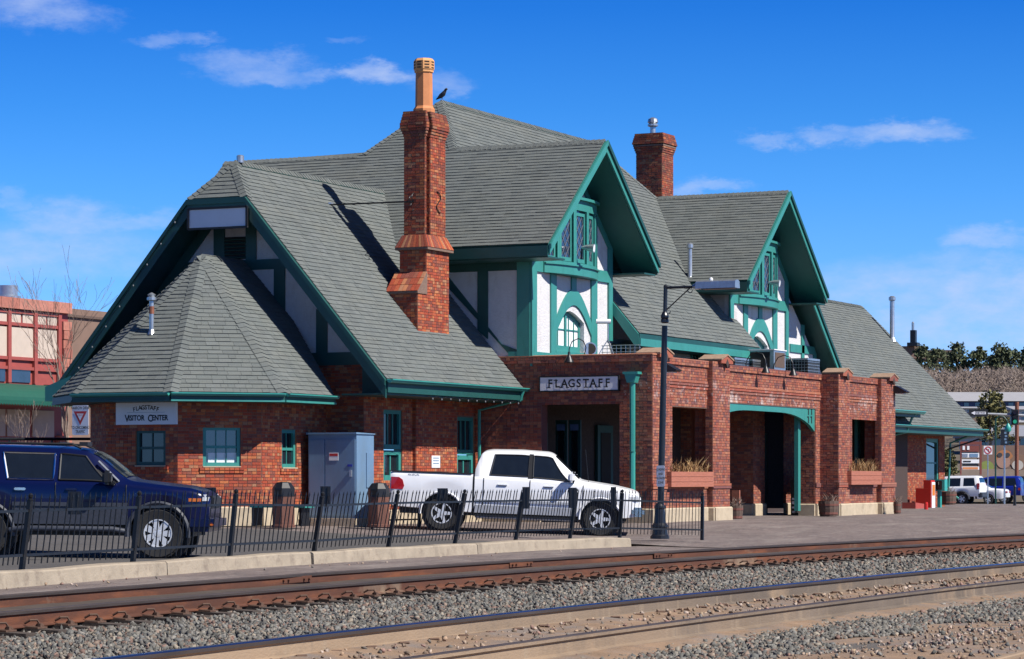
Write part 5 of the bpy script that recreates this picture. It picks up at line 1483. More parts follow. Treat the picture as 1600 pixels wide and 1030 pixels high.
# notice sheets
def notice(px0, py0, px1, py1, Y=None, X=None, label='', mat='white', lines=3, name='notice'):
    if Y is not None:
        (xa, za), (xb, zb) = on_y(px0, py0, Y), on_y(px1, py1, Y)
        mb = MB(); mb.box((xa, Y - .012, zb), (xb, Y - .003, za)); o = mb.build(name, M[mat]); w, h = xb - xa, za - zb
        tag(o, label, 'notice')
        for i in range(lines):
            z = za - h * (.2 + .22 * i); m2 = MB(); m2.box((xa + w * .15, Y - .014, z - .012), (xb - w * .15, Y - .0125, z + .012)); m2.build('print_line', M['bluegrey'], o)
    return o
notice(674, 712, 687, 731, Y=YS - .11, label='white paper notice pinned to the brick chimney breast', lines=3)

# ------------------------------------------------------------------ utility cabinet and pad
cx0_, cy0_ = 54.15, 30.05; cw_, cd_, ch_ = .82, 1.26, 1.92; zb_ = .33
pd = MB(); pd.box((cx0_ - .25, cy0_ - .12, .02), (cx0_ + cw_ + .2, cy0_ + cd_ + .1, zb_)); pdo = pd.build('equipment_pad', M['stone']); struct(pdo)
t = thing('utility_cabinet', 'tall blue-grey steel utility cabinet beside the bay window', 'cabinet', (cx0_, cy0_, zb_))
mb = MB(); mb.box((cx0_, cy0_, zb_), (cx0_ + cw_, cy0_ + cd_, zb_ + ch_)); mb.build('body', M['bluegrey'], t)
mb = MB(); mb.prism([(cx0_ - .06, cy0_ - .03, zb_ + ch_), (cx0_ + cw_ + .02, cy0_ - .03, zb_ + ch_), (cx0_ + cw_ + .02, cy0_ - .03, zb_ + ch_ + .02), (cx0_ - .06, cy0_ - .03, zb_ + ch_ + .04)], (0, cd_ + .06, 0)); mb.build('lid', M['bluegrey'], t)
for a, b in ((cy0_ + .03, cy0_ + .80), (cy0_ + .83, cy0_ + cd_ - .03)):
    mb = MB(); mb.box((cx0_ - .022, a, zb_ + .06), (cx0_ - .001, b, zb_ + ch_ - .12)); d_ = mb.build('door', M['bluegrey'], t)
mb = MB(); mb.box((cx0_ - .07, cy0_ + .1, zb_ + .95), (cx0_ - .02, cy0_ + .15, zb_ + 1.1)); mb.build('handle', M['galv'], t)
mb = MB(); mb.box((cx0_ - .03, cy0_ + .46, zb_ + 1.32), (cx0_ - .023, cy0_ + .70, zb_ + 1.5)); o = mb.build('warning_label', M['white'], t)
mb = MB(); mb.box((cx0_ - .032, cy0_ + .47, zb_ + 1.42), (cx0_ - .0305, cy0_ + .69, zb_ + 1.48)); mb.build('label_band', M['inkr'], o)
mb = MB(); mb.box((cx0_ - .03, cy0_ + .1, zb_ + 1.18), (cx0_ - .023, cy0_ + .22, zb_ + 1.23)); mb.build('sticker', material('blue_sticker', (.02, .04, .35)), t)
mb = MB(); mb.box((cx0_ + .45, cy0_ - .02, zb_ + .7), (cx0_ + .7, cy0_ - .001, zb_ + 1.5)); mb.build('side_panel', M['bluegrey'], t)

# ------------------------------------------------------------------ litter bins, bench, planters
def bin_(X, Y, z, label, h=.95):
    t = thing('litter_bin', label, 'litter bin', (X, Y, z), local=True, group='brown litter bins by the station wall')
    mb = MB(); mb.lathe([(.26, 0), (.26, .05), (.24, .06), (.24, h - .28)], 8, rot=R(22.5)); mb.build('body', M['brownbin'], t)
    mb = MB(); mb.lathe([(.245, h - .28), (.245, h - .10), (.16, h + .02), (.05, h + .04)], 8, rot=R(22.5)); mb.build('hood', M['iron'], t)
    mb = MB(); mb.box((-.235, -.08, h - .24), (-.222, .08, h - .13)); mb.build('opening', M['dark'], t)
    return t
p = at_d(443, 815, 58.8); bin_(p.x, p.y, .18, 'brown litter bin with black hood left of the blue-grey cabinet')
p = at_d(592, 822, 60.4); bin_(p.x, p.y, .16, 'brown litter bin right of the blue-grey cabinet, behind the pickup tail')
p = at_d(428, 800, 59.6)
t = thing('bench', 'low backless teal bench beside the litter bin at the bay', 'bench', (p.x, p.y, .2), (0, 0, R(90)), local=True)
mb = MB(); mb.box((-.9, -.2, .4), (.5, .2, .45)); mb.build('seat', M['teal'], t)
for s in (-.8, .4): mb = MB(); mb.box((s, -.18, 0), (s + .06, .18, .4)); mb.build('leg', M['iron'], t)
def straw(n, x0, x1, y0, y1, z0, h, rnd):
    mb = MB()
    for _ in range(n):
        x, y = rnd.uniform(x0, x1), rnd.uniform(y0, y1); hh = h * rnd.uniform(.35, 1); lx, ly = rnd.uniform(-.22, .22), rnd.uniform(-.22, .22)
        a = V((x, y, z0)); b = V((x + lx * .5, y + ly * .5, z0 + hh * .6)); c = V((x + lx * 1.3, y + ly * 1.3, z0 + hh))
        w = V((rnd.uniform(-1, 1), rnd.uniform(-1, 1), 0)).normalized() * .008
        mb.poly([a - w, a + w, b + w, b - w]); mb.poly([b - w, b + w, c])
        if rnd.random() < .5:
            for _k in range(2):
                d = b + V((rnd.uniform(-.1, .1), rnd.uniform(-.1, .1), rnd.uniform(.02, .12))); mb.poly([b - w, b + w, d])
    return mb
def planter(px0, px1, py0, py1, label, seed):
    Yf = YR - .30
    xa, xb = on_y(px0, py0, Yf)[0], on_y(px1, py0, Yf)[0]; zt_ = on_y((px0 + px1) / 2, py0, Yf)[1]; zb_ = on_y((px0 + px1) / 2, py1, Yf)[1]
    t = thing('planter_box', label, 'planter', ((xa + xb) / 2, Yf, zb_), group='wooden planter boxes on the portico')
    n = 3; h = (zt_ - zb_) / n
    for i in range(n):
        mb = MB(); mb.box((xa, Yf, zb_ + i * h + .004), (xb, Yf + .03, zb_ + (i + 1) * h - .004)); mb.build('plank', M['woodred'], t)
        mb = MB(); mb.box((xa - .03, Yf, zb_ + i * h + .004), (xa, Yf + .4, zb_ + (i + 1) * h - .004)); mb.build('plank', M['woodred'], t)
    mb = MB(); mb.box((xa, Yf + .03, zt_ - .08), (xb, Yf + .4, zt_ - .06)); mb.build('soil', M['dirt'], t)
    mb = MB(); mb.box((xb, Yf, zb_), (xb + .03, Yf + .4, zt_)); mb.build('plank', M['woodred'], t)
    rnd = random.Random(seed)
    pl = straw(190, xa + .05, xb - .05, Yf + .06, Yf + .36, zt_ - .08, .5, rnd).build('dry_plants', M['straw']); 
    tag(pl, 'dry straw-coloured plants in the ' + ('larger planter left of the arch' if seed == 1 else 'smaller planter right of the arch'), 'plants', 'dead plants in the planter boxes')
planter(1050, 1114.5, 737, 761, 'salmon wooden planter box in the opening left of the arched entrance', 1)
planter(1331, 1377, 736, 757.5, 'salmon wooden planter box in the opening right of the arched entrance', 2)
def barrel(px, py, d, h, rad, label, seed, plants=True):
    p = at_d(px, py, d)
    t = thing('barrel_planter', label, 'barrel planter', (p.x, p.y, p.z), local=True, group='half-barrel planters along the portico')
    n = 14
    for i in range(n):
        a0, a1 = 2 * math.pi * (i + .03) / n, 2 * math.pi * (i + .97) / n; mb = MB()
        for z0, z1, r0, r1 in ((0, h * .5, rad * .84, rad * .97), (h * .5, h, rad * .97, rad)):
            mb.poly([(r0 * math.cos(a0), r0 * math.sin(a0), z0), (r0 * math.cos(a1), r0 * math.sin(a1), z0), (r1 * math.cos(a1), r1 * math.sin(a1), z1), (r1 * math.cos(a0), r1 * math.sin(a0), z1)])
        mb.poly([(rad * math.cos(a0), rad * math.sin(a0), h), (rad * math.cos(a1), rad * math.sin(a1), h), (rad * .9 * math.cos(a1), rad * .9 * math.sin(a1), h), (rad * .9 * math.cos(a0), rad * .9 * math.sin(a0), h)])
        mb.build('stave', M['barrel'], t, recalc=False)
    for z, k in ((h * .2, .905), (h * .75, 1.0)):
        mb = MB(); mb.lathe([(rad * k, z - .03), (rad * (k + .02), z - .03), (rad * (k + .025), z + .03), (rad * k, z + .03)], 14, cap=False); mb.build('hoop', M['hoop'], t)
    mb = MB(); mb.lathe([(.001, h - .06), (rad * .92, h - .06)], 14, cap=False); mb.build('soil', M['dirt'], t)
    if plants:
        rnd = random.Random(seed); o = straw(40, -rad * .6, rad * .6, -rad * .6, rad * .6, h - .06, .32, rnd).build('twigs', M['twig'], t, recalc=False)
    return t
barrel(1294.5, 807, 77.0, .44, .29, 'half-barrel planter at the foot of the pier right of the arched entrance', 3)
barrel(1149.5, 813, 73.0, .40, .20, 'narrow barrel planter beside the pier left of the arched entrance', 4)
barrel(1402, 803, 82.5, .36, .12, 'small planter tub at the east corner of the portico', 5)
barrel(1482, 789, 101.5, .5, .30, 'half-barrel planter with pale shrub at the east end', 6)
p = at_d(1150.5, 787, 73.4)
mb = MB(); mb.box((p.x - .03, p.y - .1, p.z - .05), (p.x + .03, p.y + .12, p.z + .36))
tag(mb.build('leaning_board', M['woodred']), 'rust-red board standing behind the narrow barrel planter', 'board')
# black-and-white display rack inside the arch
p = at_d(1248, 803, 79.5)
t = thing('brochure_rack', 'slim black and white brochure rack inside the arched entrance', 'rack', (p.x, p.y, .15), local=True)
mb = MB(); mb.box((-.02, -.24, 0), (.02, .24, .86)); mb.build('panel', M['iron'], t)
rnd = random.Random(5)
for i in range(3):
    for j in range(6):
        if rnd.random() < .8:
            mb = MB(); mb.box((-.03, -.21 + i * .15, .08 + j * .125), (-.021, -.21 + i * .15 + .11, .08 + j * .125 + rnd.uniform(.05, .1))); mb.build('leaflet', M['white'], t)
mb = MB(); mb.box((-.03, -.25, .86), (.03, .25, 1.05)); mb.build('header', M['iron'], t)

# ------------------------------------------------------------------ fixtures on the building
def gooseneck(px, py, Y, label):
    x, z = on_y(px, py, Y); t = thing('gooseneck_lamp', label, 'lamp', (x, Y + .25, z), group='gooseneck lamps along the parapet')
    b = V((x - .0, Y + .30, ZT - .02)); pts = [b]
    for k in range(12):
        a = math.pi * (1.1 - 1.15 * k / 11); pts.append(V((x, Y - .10 + .33 * -math.cos(a) * -1 * 1.0, ZT + .22 + .24 * math.sin(a))))
    top = [b, b + V((0, -.03, .22)), b + V((0, -.14, .40)), b + V((0, -.32, .46)), b + V((0, -.50, .40)), b + V((0, -.58, .24)), b + V((0, -.59, .12))]
    mb = MB(); mb.tube(top, .014, 6); mb.build('arm', M['iron'], t, smooth=60)
    e = top[-1]; mb = MB(); mb.lathe([(.03, .02), (.035, -.05), (.06, -.1), (.12, -.22), (.125, -.24)], 12, e); mb.build('shade', M['iron'], t, smooth=50)
    return t
for px, py, lab in ((1196, 570, 'left of the two black gooseneck lamps over the arch'), (1239, 577, 'right of the two black gooseneck lamps over the arch')):
    gooseneck(px - 15, py, YCN, lab)
# lamp over the name board
yb_, zb_ = on_x(905, 545, WE)
t = thing('gooseneck_lamp', 'black gooseneck lamp above the FLAGSTAFF name board', 'lamp', (WE + .2, yb_, ZT), group='gooseneck lamps along the parapet')
b = V((WE + .25, yb_ - .02, ZT + .02))
top = [b, b + V((-.02, -.06, .2)), b + V((-.10, -.03, .36)), b + V((-.28, .03, .42)), b + V((-.46, .12, .34)), b + V((-.54, .16, .16)), b + V((-.55, .16, .06))]
mb = MB(); mb.tube(top, .014, 6); mb.build('arm', M['iron'], t, smooth=60)
mb = MB(); mb.lathe([(.03, .02), (.035, -.05), (.06, -.1), (.12, -.22), (.125, -.24)], 12, top[-1]); mb.build('shade', M['iron'], t, smooth=50)
# horn loudspeaker
p = at_d(921, 546, 68.5)
t = thing('horn_loudspeaker', 'round grey horn loudspeaker above the FLAGSTAFF board', 'loudspeaker', tuple(p))
mb = MB(); d = V((-.8, -.55, .05)).normalized()
pts = [p - d * .22, p - d * .12, p - d * .1, p, p + d * .12, p + d * .14]
mb.tube(pts, [.07, .07, .05, .08, .16, .17], 14); mb.build('horn', M['galv'], t, smooth=40)
mb = MB(); mb.tube([p + d * .1401, p + d * .1402], .14, 14); mb.build('mouth', M['dark'], t)
mb = MB(); mb.tube([p, V((p.x + .1, p.y + .1, ZT - .05))], .02, 6); mb.build('bracket', M['galv'], t)
# antenna on a tripod, and railing panel
p = at_d(950, 550, 69.5)
t = thing('antenna_tripod', 'small white antenna on a metal tripod behind the parapet', 'antenna', tuple(p))
tp = p + V((0, 0, .78)); jn = p + V((0, 0, .32))
mb = MB(); mb.tube([jn, tp], .018, 6); mb.build('mast', M['galv'], t)
for a in (0, 2.1, 4.2): mb = MB(); mb.tube([jn, p + V((.26 * math.cos(a), .26 * math.sin(a), -.1))], .013, 5); mb.build('leg', M['galv'], t)
mb = MB(); mb.tube([tp + V((.05, -.05, 0)), tp + V((-.14, .27, 0))], .06, 8); mb.build('head', M['white'], t, smooth=40)
q = at_d(972, 550, 70.0)
t = thing('wire_rack', 'low white wire rack standing behind the parapet corner', 'rack', tuple(q))
for i in range(9): mb = MB(); y = q.y + .55 - i * .13; mb.tube([(q.x, y, q.z - .1), (q.x, y, q.z + .17)], .008, 5); mb.build('wire', M['galv'], t)
for z in (.0, .09, .17): mb = MB(); mb.tube([(q.x, q.y + .58, q.z + z), (q.x, q.y - .52, q.z + z)], .01, 5); mb.build('wire', M['galv'], t)
# floodlights on the oriels
def flood(px, py, Y, label):
    x, z = on_y(px, py, Y); p = V((x, Y, z))
    t = thing('floodlight', label, 'floodlight', tuple(p), group='chrome floodlights on the oriels')
    d = V((.1, -.9, -.1)).normalized() if True else None
    mb = MB(); mb.tube([p + V((0, .12, 0)), p, p + d * .06, p + d * .2, p + d * .22], [.04, .07, .085, .11, .115], 12); mb.build('head', M['galv'], t, smooth=40)
    mb = MB(); mb.tube([p + d * .2201, p + d * .2202], .095, 12); mb.build('lens', M['blind'], t)
    mb = MB(); mb.tube([p + V((0, .12, 0)), p + V((0, .14, -.3))], .025, 6); mb.build('bracket', M['iron'], t)
flood(916, 387, YG - .62, 'chrome floodlight on the oriel of the nearer gable')
flood(1207, 442, YG - .62, 'chrome floodlight on the oriel of the farther gable')
# wall-pack lights on the piers
def wallpack(x, Y, z, label):
    t = thing('wall_light', label, 'wall light', (x, Y, z), group='black wall lights on the pier heads')
    mb = MB(); mb.prism([(x - .1, Y, z + .1), (x - .1, Y - .1, z + .08), (x - .1, Y - .42, z - .1), (x - .1, Y - .36, z - .14), (x - .1, Y, z - .14)], (.36, 0, 0)); mb.build('hood', M['iron'], t)
    mb = MB(); mb.box((x - .04, Y - .3, z - .16), (x + .2, Y - .06, z - .142)); mb.build('lens', M['blind'], t)
wallpack(x1b - .5, YP - .02, fz(1040, 573), 'black wall light on the west corner pier behind the lamp post')
wallpack(x4b - .12, YP - .02, fz(1390, 607), 'black wall light on the east corner pier of the portico')
# rooftop air conditioners
def condenser(px0, px1, py0, py1, Y, depth, label):
    (xa, z1), (xb, z0) = on_y(px0, py0, Y), on_y(px1, py1, Y)
    z1 = on_y(px0, py0, Y)[1]; z0 = 3.66; xb = max(xb, xa + .6)
    t = thing('condenser_unit', label, 'air conditioner', ((xa + xb) / 2, Y + depth / 2, z0), group='air conditioners on the portico roof')
    mb = MB(); mb.box((xa + .04, Y + .04, z0), (xb - .04, Y + depth - .04, z1 - .03)); mb.build('coil', M['dark'], t)
    mb = MB(); mb.box((xa, Y, z1 - .03), (xb, Y + depth, z1 + .03)); mb.build('lid', M['galv'], t)
    g_ = MB()
    for i in range(int((xb - xa) / .09) + 1): x = xa + .01 + i * .09; g_.box((x, Y + .01, z0), (x + .012, Y + .022, z1 - .03))
    for i in range(int(depth / .09) + 1): y = Y + .01 + i * .09; g_.box((xa + .01, y, z0), (xa + .022, y + .012, z1 - .03))
    for i in range(int((z1 - z0) / .09)): z = z1 - .08 - i * .09; g_.box((xa + .005, Y + .005, z), (xb, Y + .018, z + .012)); g_.box((xa + .005, Y + .005, z), (xa + .018, Y + depth, z + .012))
    o = g_.build('guard_wires', M['galv'], t); o['kind'] = 'stuff'
condenser(1148, 1170, 560, 575, 27.6, .9, 'wire-caged air conditioner left of the pale cooler on the roof')
condenser(1176, 1196, 563, 578, 27.9, .9, 'smaller wire-caged air conditioner between the gooseneck lamps')
condenser(1262, 1281, 561, 585, 27.4, .95, 'wire-caged air conditioner right of the pale cooler on the roof')
(xa, z1), (xb, _) = on_y(1209, 547, 27.5), on_y(1247, 547, 27.5)
xb = xa + 1.0
t = thing('rooftop_cooler', 'tall pale metal cooler with dark louvre on the portico roof', 'air conditioner', (xa, 27.5, 3.66))
mb = MB(); mb.box((xa, 27.5, 3.66), (xb, 28.75, z1)); mb.build('cabinet', M['galv'], t)
mb = MB(); mb.box((xa - .012, 27.62, z1 - .5), (xa - .001, 28.3, z1 - .05)); mb.build('louvre', M['dark'], t)
mb = MB(); mb.box((xa + .12, 27.488, z1 - .5), (xb - .1, 27.499, z1 - .06)); mb.build('louvre', M['barrel'], t)
mb = MB(); mb.box((xa - .03, 27.47, z1), (xb + .03, 28.78, z1 + .03)); mb.build('lid', M['white'], t)
# string of bulbs under the eave and along the gable
def bulbs(p, q, n, label, sag=.03):
    p, q = V(p), V(q); t = thing('string_lights', label, 'string lights', tuple(p))
    pts = [p.lerp(q, i / (n * 2)) - UP * (sag * (1 - math.cos(math.pi * i)) * .5 * random.uniform(.6, 1.4)) for i in range(n * 2 + 1)]
    mb = MB(); mb.tube(pts, .006, 4); mb.build('wire', M['iron'], t)
    bm_ = MB(); bm_.lathe([(.010, 0), (.017, -.02), (.017, -.035), (.006, -.05)], 6); me = bpy.data.meshes.new('bulb'); me.from_pydata(bm_.v, [], bm_.f); me.materials.append(M['bulb'])
    for c in pts[1::2]: link('bulb', me, t, Matrix.Translation(c))
bulbs((56.2, YE - .02, 3.16), (61.3, YE - .02, 3.16), 11, 'string of small clear bulbs under the south gutter')
bulbs((XR - .11, 2 * YC - YE - .1, zE + .02 - .3), (XR - .11, YC + .9, hz - .25), 9, 'string of small bulbs along the left slope of the west gable')
# bird on the peak
p = V((G1 + xpk + .05, YC, zT + .04))
t = thing('pigeon', 'dark pigeon perched on the highest roof peak beside the chimney', 'bird', tuple(p), (0, 0, R(-100)), local=True)
mb = MB(); mb.tube([(-.20, 0, .02), (-.13, 0, .05), (-.04, 0, .10), (.05, 0, .15), (.10, 0, .21), (.13, 0, .26), (.165, 0, .275), (.20, 0, .265)], [.012, .03, .062, .066, .045, .034, .034, .006], 10); mb.build('body', material('pigeon_feathers', (.03, .035, .05), .6, nscale=30, namt=.4), t, smooth=60)
for s in (-.02, .02): mb = MB(); mb.tube([(0, s, .09), (.01, s, 0)], .006, 5); mb.build('leg', M['hoop'], t)

# ------------------------------------------------------------------ iron fence
posts = [(0 - 120, 898, -106, 779), (33.5, 888, 50, 774), (207, 878, 219, 770), (358.6, 869, 370, 767), (490, 861, 505, 771), (606, 853.5, 623, 768), (710, 848, 727, 767), (805, 843, 819, 766), (890, 840, 901, 765.5), (968, 838, 972.5, 767)]
BASEZ = .07
F = thing('iron_fence', 'black iron picket fence leaning over the kerb in front of the parked vehicles', 'fence', (40, yfence(40), BASEZ))
PB = []
for bx_, by_, tx_, ty_ in posts:
    X, Y = on_z(bx_, by_, BASEZ); d = CA * X + SA * Y; sc = FPX / d
    h = (by_ - ty_) / sc; lean = (tx_ - bx_) / sc / .93
    PB.append((V((X, Y, BASEZ - .05)), V((X, Y - lean, BASEZ + h))))
Xe, Ye = on_z(1097, 841, BASEZ - .06); PB2 = [PB[-1], (V((Xe, Ye, BASEZ - .1)), V((Xe, Ye - .01, BASEZ + .86)))]
pk = MB(); pk.box((-.0065, -.0065, 0), (.0065, .0065, .90)); pk.poly([(-.012, -.009, .90), (.009, -.009, .90), (0, 0, .97)]); pk.poly([(.009, -.009, .90), (.009, .009, .90), (0, 0, .97)]); pk.poly([(.009, .009, .90), (-.009, .009, .90), (0, 0, .97)]); pk.poly([(-.009, .009, .90), (-.012, -.009, .90), (0, 0, .97)])
pme = bpy.data.meshes.new('picket'); pme.from_pydata(pk.v, [], pk.f); pme.materials.append(M['iron'])
def post(b, t):
    mb = MB(); ax = (t - b).normalized(); mb.beam(b, t - ax * .06, .06, .06, (0, 1, 0)); o = mb.build('post', M['iron'], F)
    mb = MB(); mb.tube([t - ax * .06, t - ax * .045, t - ax * .04, t - ax * .02, t + ax * .01, t + ax * .03], [.04, .04, .02, .034, .034, .008], 8); mb.build('finial', M['iron'], o, smooth=50)
done = set()
for chain in (PB, PB2):
    for b, t in chain:
        k = tuple(round(c, 2) for c in b)
        if k not in done: done.add(k); post(b, t)
    for (b0, t0), (b1, t1) in zip(chain, chain[1:]):
        for f in (.22, .80):
            mb = MB(); mb.beam(b0.lerp(t0, f), b1.lerp(t1, f), .032, .035, (0, 1, 0)); mb.build('rail', M['iron'], F)
        L = (b1 - b0).length; n = 19 if chain is PB else 24
        for i in range(1, n):
            s = i / n; b = b0.lerp(b1, s); t = t0.lerp(t1, s); ax = (t - b); hgt = ax.length; ax.normalize()
            ax = (ax + V((random.gauss(0, .008), random.gauss(0, .012), 0))).normalized()
            q = ax.to_track_quat('Z', 'X').to_matrix().to_4x4(); q.translation = b + ax * (hgt * .10)
            link('picket', pme, F, q @ Matrix.Scale(hgt * .93 / .97, 4))
# short run of the same fence against the building
F2 = thing('iron_fence', 'short run of black picket fence against the brick wall behind the pickup', 'fence', (54, 28.8, .1))
pB = [at_d(582, 826, 60.8), at_d(655, 826, 62.5)]
for p in pB: mb = MB(); mb.box((p.x - .03, p.y - .03, .05), (p.x + .03, p.y + .03, 1.1)); mb.build('post', M['iron'], F2)
for z in (.3, .92): mb = MB(); mb.beam((pB[0].x, pB[0].y, z), (pB[1].x, pB[1].y, z), .03, .035); mb.build('rail', M['iron'], F2)
for i in range(1, 12): p = pB[0].lerp(pB[1], i / 12); link('picket', pme, F2, Matrix.Translation((p.x, p.y, .15)))
# backs of the small parking signs fixed to the fence
for i, (px, py, w, h, lab) in enumerate(((115, 768, 20, 36, 'parking sign on the fence before the SUV door'), (327, 762, 17, 46, 'dark parking sign on the fence at the SUV nose'), (507, 760, 15, 28, 'dark parking sign on the fence before the utility cabinet'),
        (690, 763, 15, 24, 'dark parking sign on the fence before the pickup rear wheel'), (820, 761, 10, 34, 'narrow dark parking sign on the fence before the pickup cab'), (893, 762, 12, 32, 'dark parking sign on the fence left of the pickup front wheel'),
        (957, 761, 8, 34, 'narrow dark parking sign on the fence at the pickup front wheel'))):
    X, Y = on_z(px, 862 - (px - 330) * .035, BASEZ); Y = Y - .02; d = CA * X + SA * Y; sc = FPX / d
    top = EYE + d * (HZ - py) / FPX; hw = w / sc / 2 / .93; hh = h / sc
    t = thing('parking_sign', lab, 'sign', (X, Y, top - hh), group='small parking signs fixed to the fence')
    dirv = V((.35, -.94, 0))
    mb = MB(); mb.obox((X, Y, top - hh / 2), dirv * hw, V((.94, .35, 0)) * .004, UP * hh / 2); mb.build('plate', M['blackpaint'], t)
    for s in (-.5, .5):
        mb = MB(); mb.obox(V((X, Y, top - hh / 2)) + dirv * hw * s - V((.94, .35, 0)) * .012, dirv * .01, V((.94, .35, 0)) * .008, UP * hh * .48); mb.build('strap', M['iron'], t)

# ------------------------------------------------------------------ lamp post and small signs
X, Y = on_z(1031, 842, -.02)
t = thing('lamp_post', 'black lamp post with grey cantilever light head by the fence end', 'street lamp', (X, Y, -.02), local=True)
mb = MB(); mb.lathe([(.20, 0), (.20, .06), (.165, .09), (.155, .22), (.175, .24), (.175, .28), (.13, .33), (.105, .62), (.12, .64), (.12, .68), (.075, .74)], 12); mb.build('base', M['blackpaint'], t, smooth=25)
dl = (1041 - 1031) / FPX * 55.6
def lp(z): return (0, -dl * z / 5.3 * 1.0, z)
mb = MB(); mb.tube([lp(.7), lp(2.6), lp(4.45)], [.072, .066, .06], 12); mb.build('pole', M['blackpaint'], t, smooth=40)
c = V(lp(4.5)); mb = MB(); mb.lathe([(.06, 0), (.085, .02), (.085, .07), (.07, .09), (.085, .12), (.085, .16), (.06, .2), (.05, .24)], 12, c); mb.build('collar', M['blackpaint'], t, smooth=25)
mb = MB(); mb.tube([lp(4.7), lp(5.26)], .042, 10); mb.build('upper_pole', M['blackpaint'], t, smooth=40)
e = V(lp(5.24)); mb = MB(); mb.tube([e, e + V((0, -.68, 0))], .028, 8); mb.build('arm', M['blackpaint'], t, smooth=40)
mb = MB(); mb.lathe([(.045, 0), (.05, .03), (.02, .07)], 8, e); mb.build('cap', M['blackpaint'], t)
mb = MB(); mb.tube([V(lp(4.75)), e + V((0, -.55, -.02))], .013, 6)
mb.build('brace', M['blackpaint'], t)
mb = MB(); mb.tube([V(lp(4.75)) + V((0, -.06 - .06 * math.cos(a), -.0 - .06 * math.sin(a))) for a in fr(0, 5.5, 14)], .01, 5); mb.build('scroll', M['blackpaint'], t)
mb = MB(); mb.tube([e + V((0, -.55 - .05 * math.cos(a), -.07 - .05 * math.sin(a))) for a in fr(0, 5.5, 14)], .01, 5); mb.build('scroll', M['blackpaint'], t)
h0 = e + V((0, -.72, .02))
mb = MB(); mb.prism([h0 + V((-.14, 0, -.07)), h0 + V((.14, 0, -.07)), h0 + V((.12, 0, .07)), h0 + V((.06, 0, .10)), h0 + V((-.06, 0, .10)), h0 + V((-.12, 0, .07))], (0, -.88, 0)); mb.build('light_head', M['galv'], t)
mb = MB(); mb.box(h0 + V((-.12, -.84, -.085)), h0 + V((.12, -.12, -.071))); mb.build('lens', M['blackpaint'], t)
mb = MB(); mb.tube([e + V((0, -.62, 0)), h0 + V((0, -.02, 0))], [.05, .09], 8); mb.build('neck', M['galv'], t)
mb = MB(); mb.lathe([(.04, 0), (.04, .04), (.02, .06)], 8, h0 + V((0, -.3, .10))); mb.build('photocell', M['white'], t)
def plate(px0, py0, px1, py1, d, label, name, lines, sizes, extra=None, cat='sign', post=None, mat='signwhite'):
    a, b = at_d(px0, py0, d), at_d(px1, py1, d)
    X = (a.x + b.x) / 2; ya, yb = a.y, b.y; za, zb = a.z, b.z
    t = thing(name, label, cat, (X, (ya + yb) / 2, zb))
    # rounded plate facing the camera side of the street (west)
    r = .035; w = (ya - yb) / 2; h = (za - zb) / 2; c = V((X, (ya + yb) / 2, (za + zb) / 2)); pts = []
    for sx_, sy_, a0 in ((1, 1, 0), (-1, 1, 90), (-1, -1, 180), (1, -1, 270)):
        for k in range(4):
            an = R(a0 + 30 * k); pts.append(c + V((0, -(sx_ * (w - r) + r * math.cos(an)), sy_ * (h - r) + r * math.sin(an))))
    mb = MB(); mb.prism(pts, (.006, 0, 0)); mb.build('plate', M[mat], t)
    for (txt, fy), sz in zip(lines, sizes): text_mesh(txt, sz, 'ink', t, face((X - .003, c.y, c.z + h * fy), WR, (0, 0, 1)), bold=sz * .02, sx=.72, name='lettering')
    if post: mb = MB(); mb.box((X + .008, c.y - .025, post), (X + .05, c.y + .025, za)); mb.build('post', M['galv'], t)
    return t, c, w, h, X
plate(1024.5, 727.5, 1040, 760.5, 54.9, 'white LOADING AND UNLOADING ZONE plate on the lamp post', 'zone_sign', [('LOADING', .62), ('AND', .2), ('UNLOADING', -.2), ('ZONE', -.62)], [.062] * 4)
t, c, w, h, X = plate(108.5, 633.5, 142.5, 680, 56, 'white NARROW DRIVE YIELD TO ONCOMING TRAFFIC sign left of the bay', 'yield_sign', [('NARROW DRIVE', .82), ('TO ONCOMING', -.5), ('TRAFFIC', -.78)], [.085, .085, .085], post=.0)
for s, mt, dz in ((1.0, 'inkr', .0), (.52, 'signwhite', .0)):
    cz = c.z + .085
    tri = [(X - .004 - .002 * (1 - s) * 2, c.y + .165 * s, cz + .10 * s), (X - .004 - .002 * (1 - s) * 2, c.y - .165 * s, cz + .10 * s), (X - .004 - .002 * (1 - s) * 2, c.y, cz - .185 * s)]
    mb = MB(); mb.poly(tri); mb.build('triangle', M[mt], t, recalc=False)
text_mesh('YIELD', .045, 'inkr', t, face((X - .008, c.y, c.z + .105), WR, (0, 0, 1)), name='lettering')
# news box, pay phone, red kerb block at the east end
p = at_d(1451, 787, 100.5)
t = thing('newspaper_box', 'tall red newspaper box beside the east wing wall', 'newspaper box', (p.x, p.y, .05), local=True)
mb = MB(); mb.box((-.25, -.16, .05), (.25, .42, .82)); mb.build('cabinet', M['red'], t)
mb = MB(); mb.box((-.25, -.16, .822), (.25, .12, 1.12)); mb.build('head', M['red'], t)
mb = MB(); mb.box((-.2, -.19, .1), (.2, -.162, 1.05)); o = mb.build('front', M['white'], t)
mb = MB(); mb.box((-.16, -.195, .55), (.16, -.191, .95)); mb.build('display', material('orange_panel', (.55, .16, .02)), o)
mb = MB(); mb.box((-.22, -.14, 0), (.22, .36, .05)); mb.build('base', M['iron'], t)
p = at_d(1468, 788, 101)
t = thing('pay_phone', 'teal pay phone pedestal right of the red newspaper box', 'pay phone', (p.x, p.y, .05), local=True)
mb = MB(); mb.box((-.09, -.06, 0), (.09, .06, .75)); mb.build('pedestal', M['tealbox'], t)
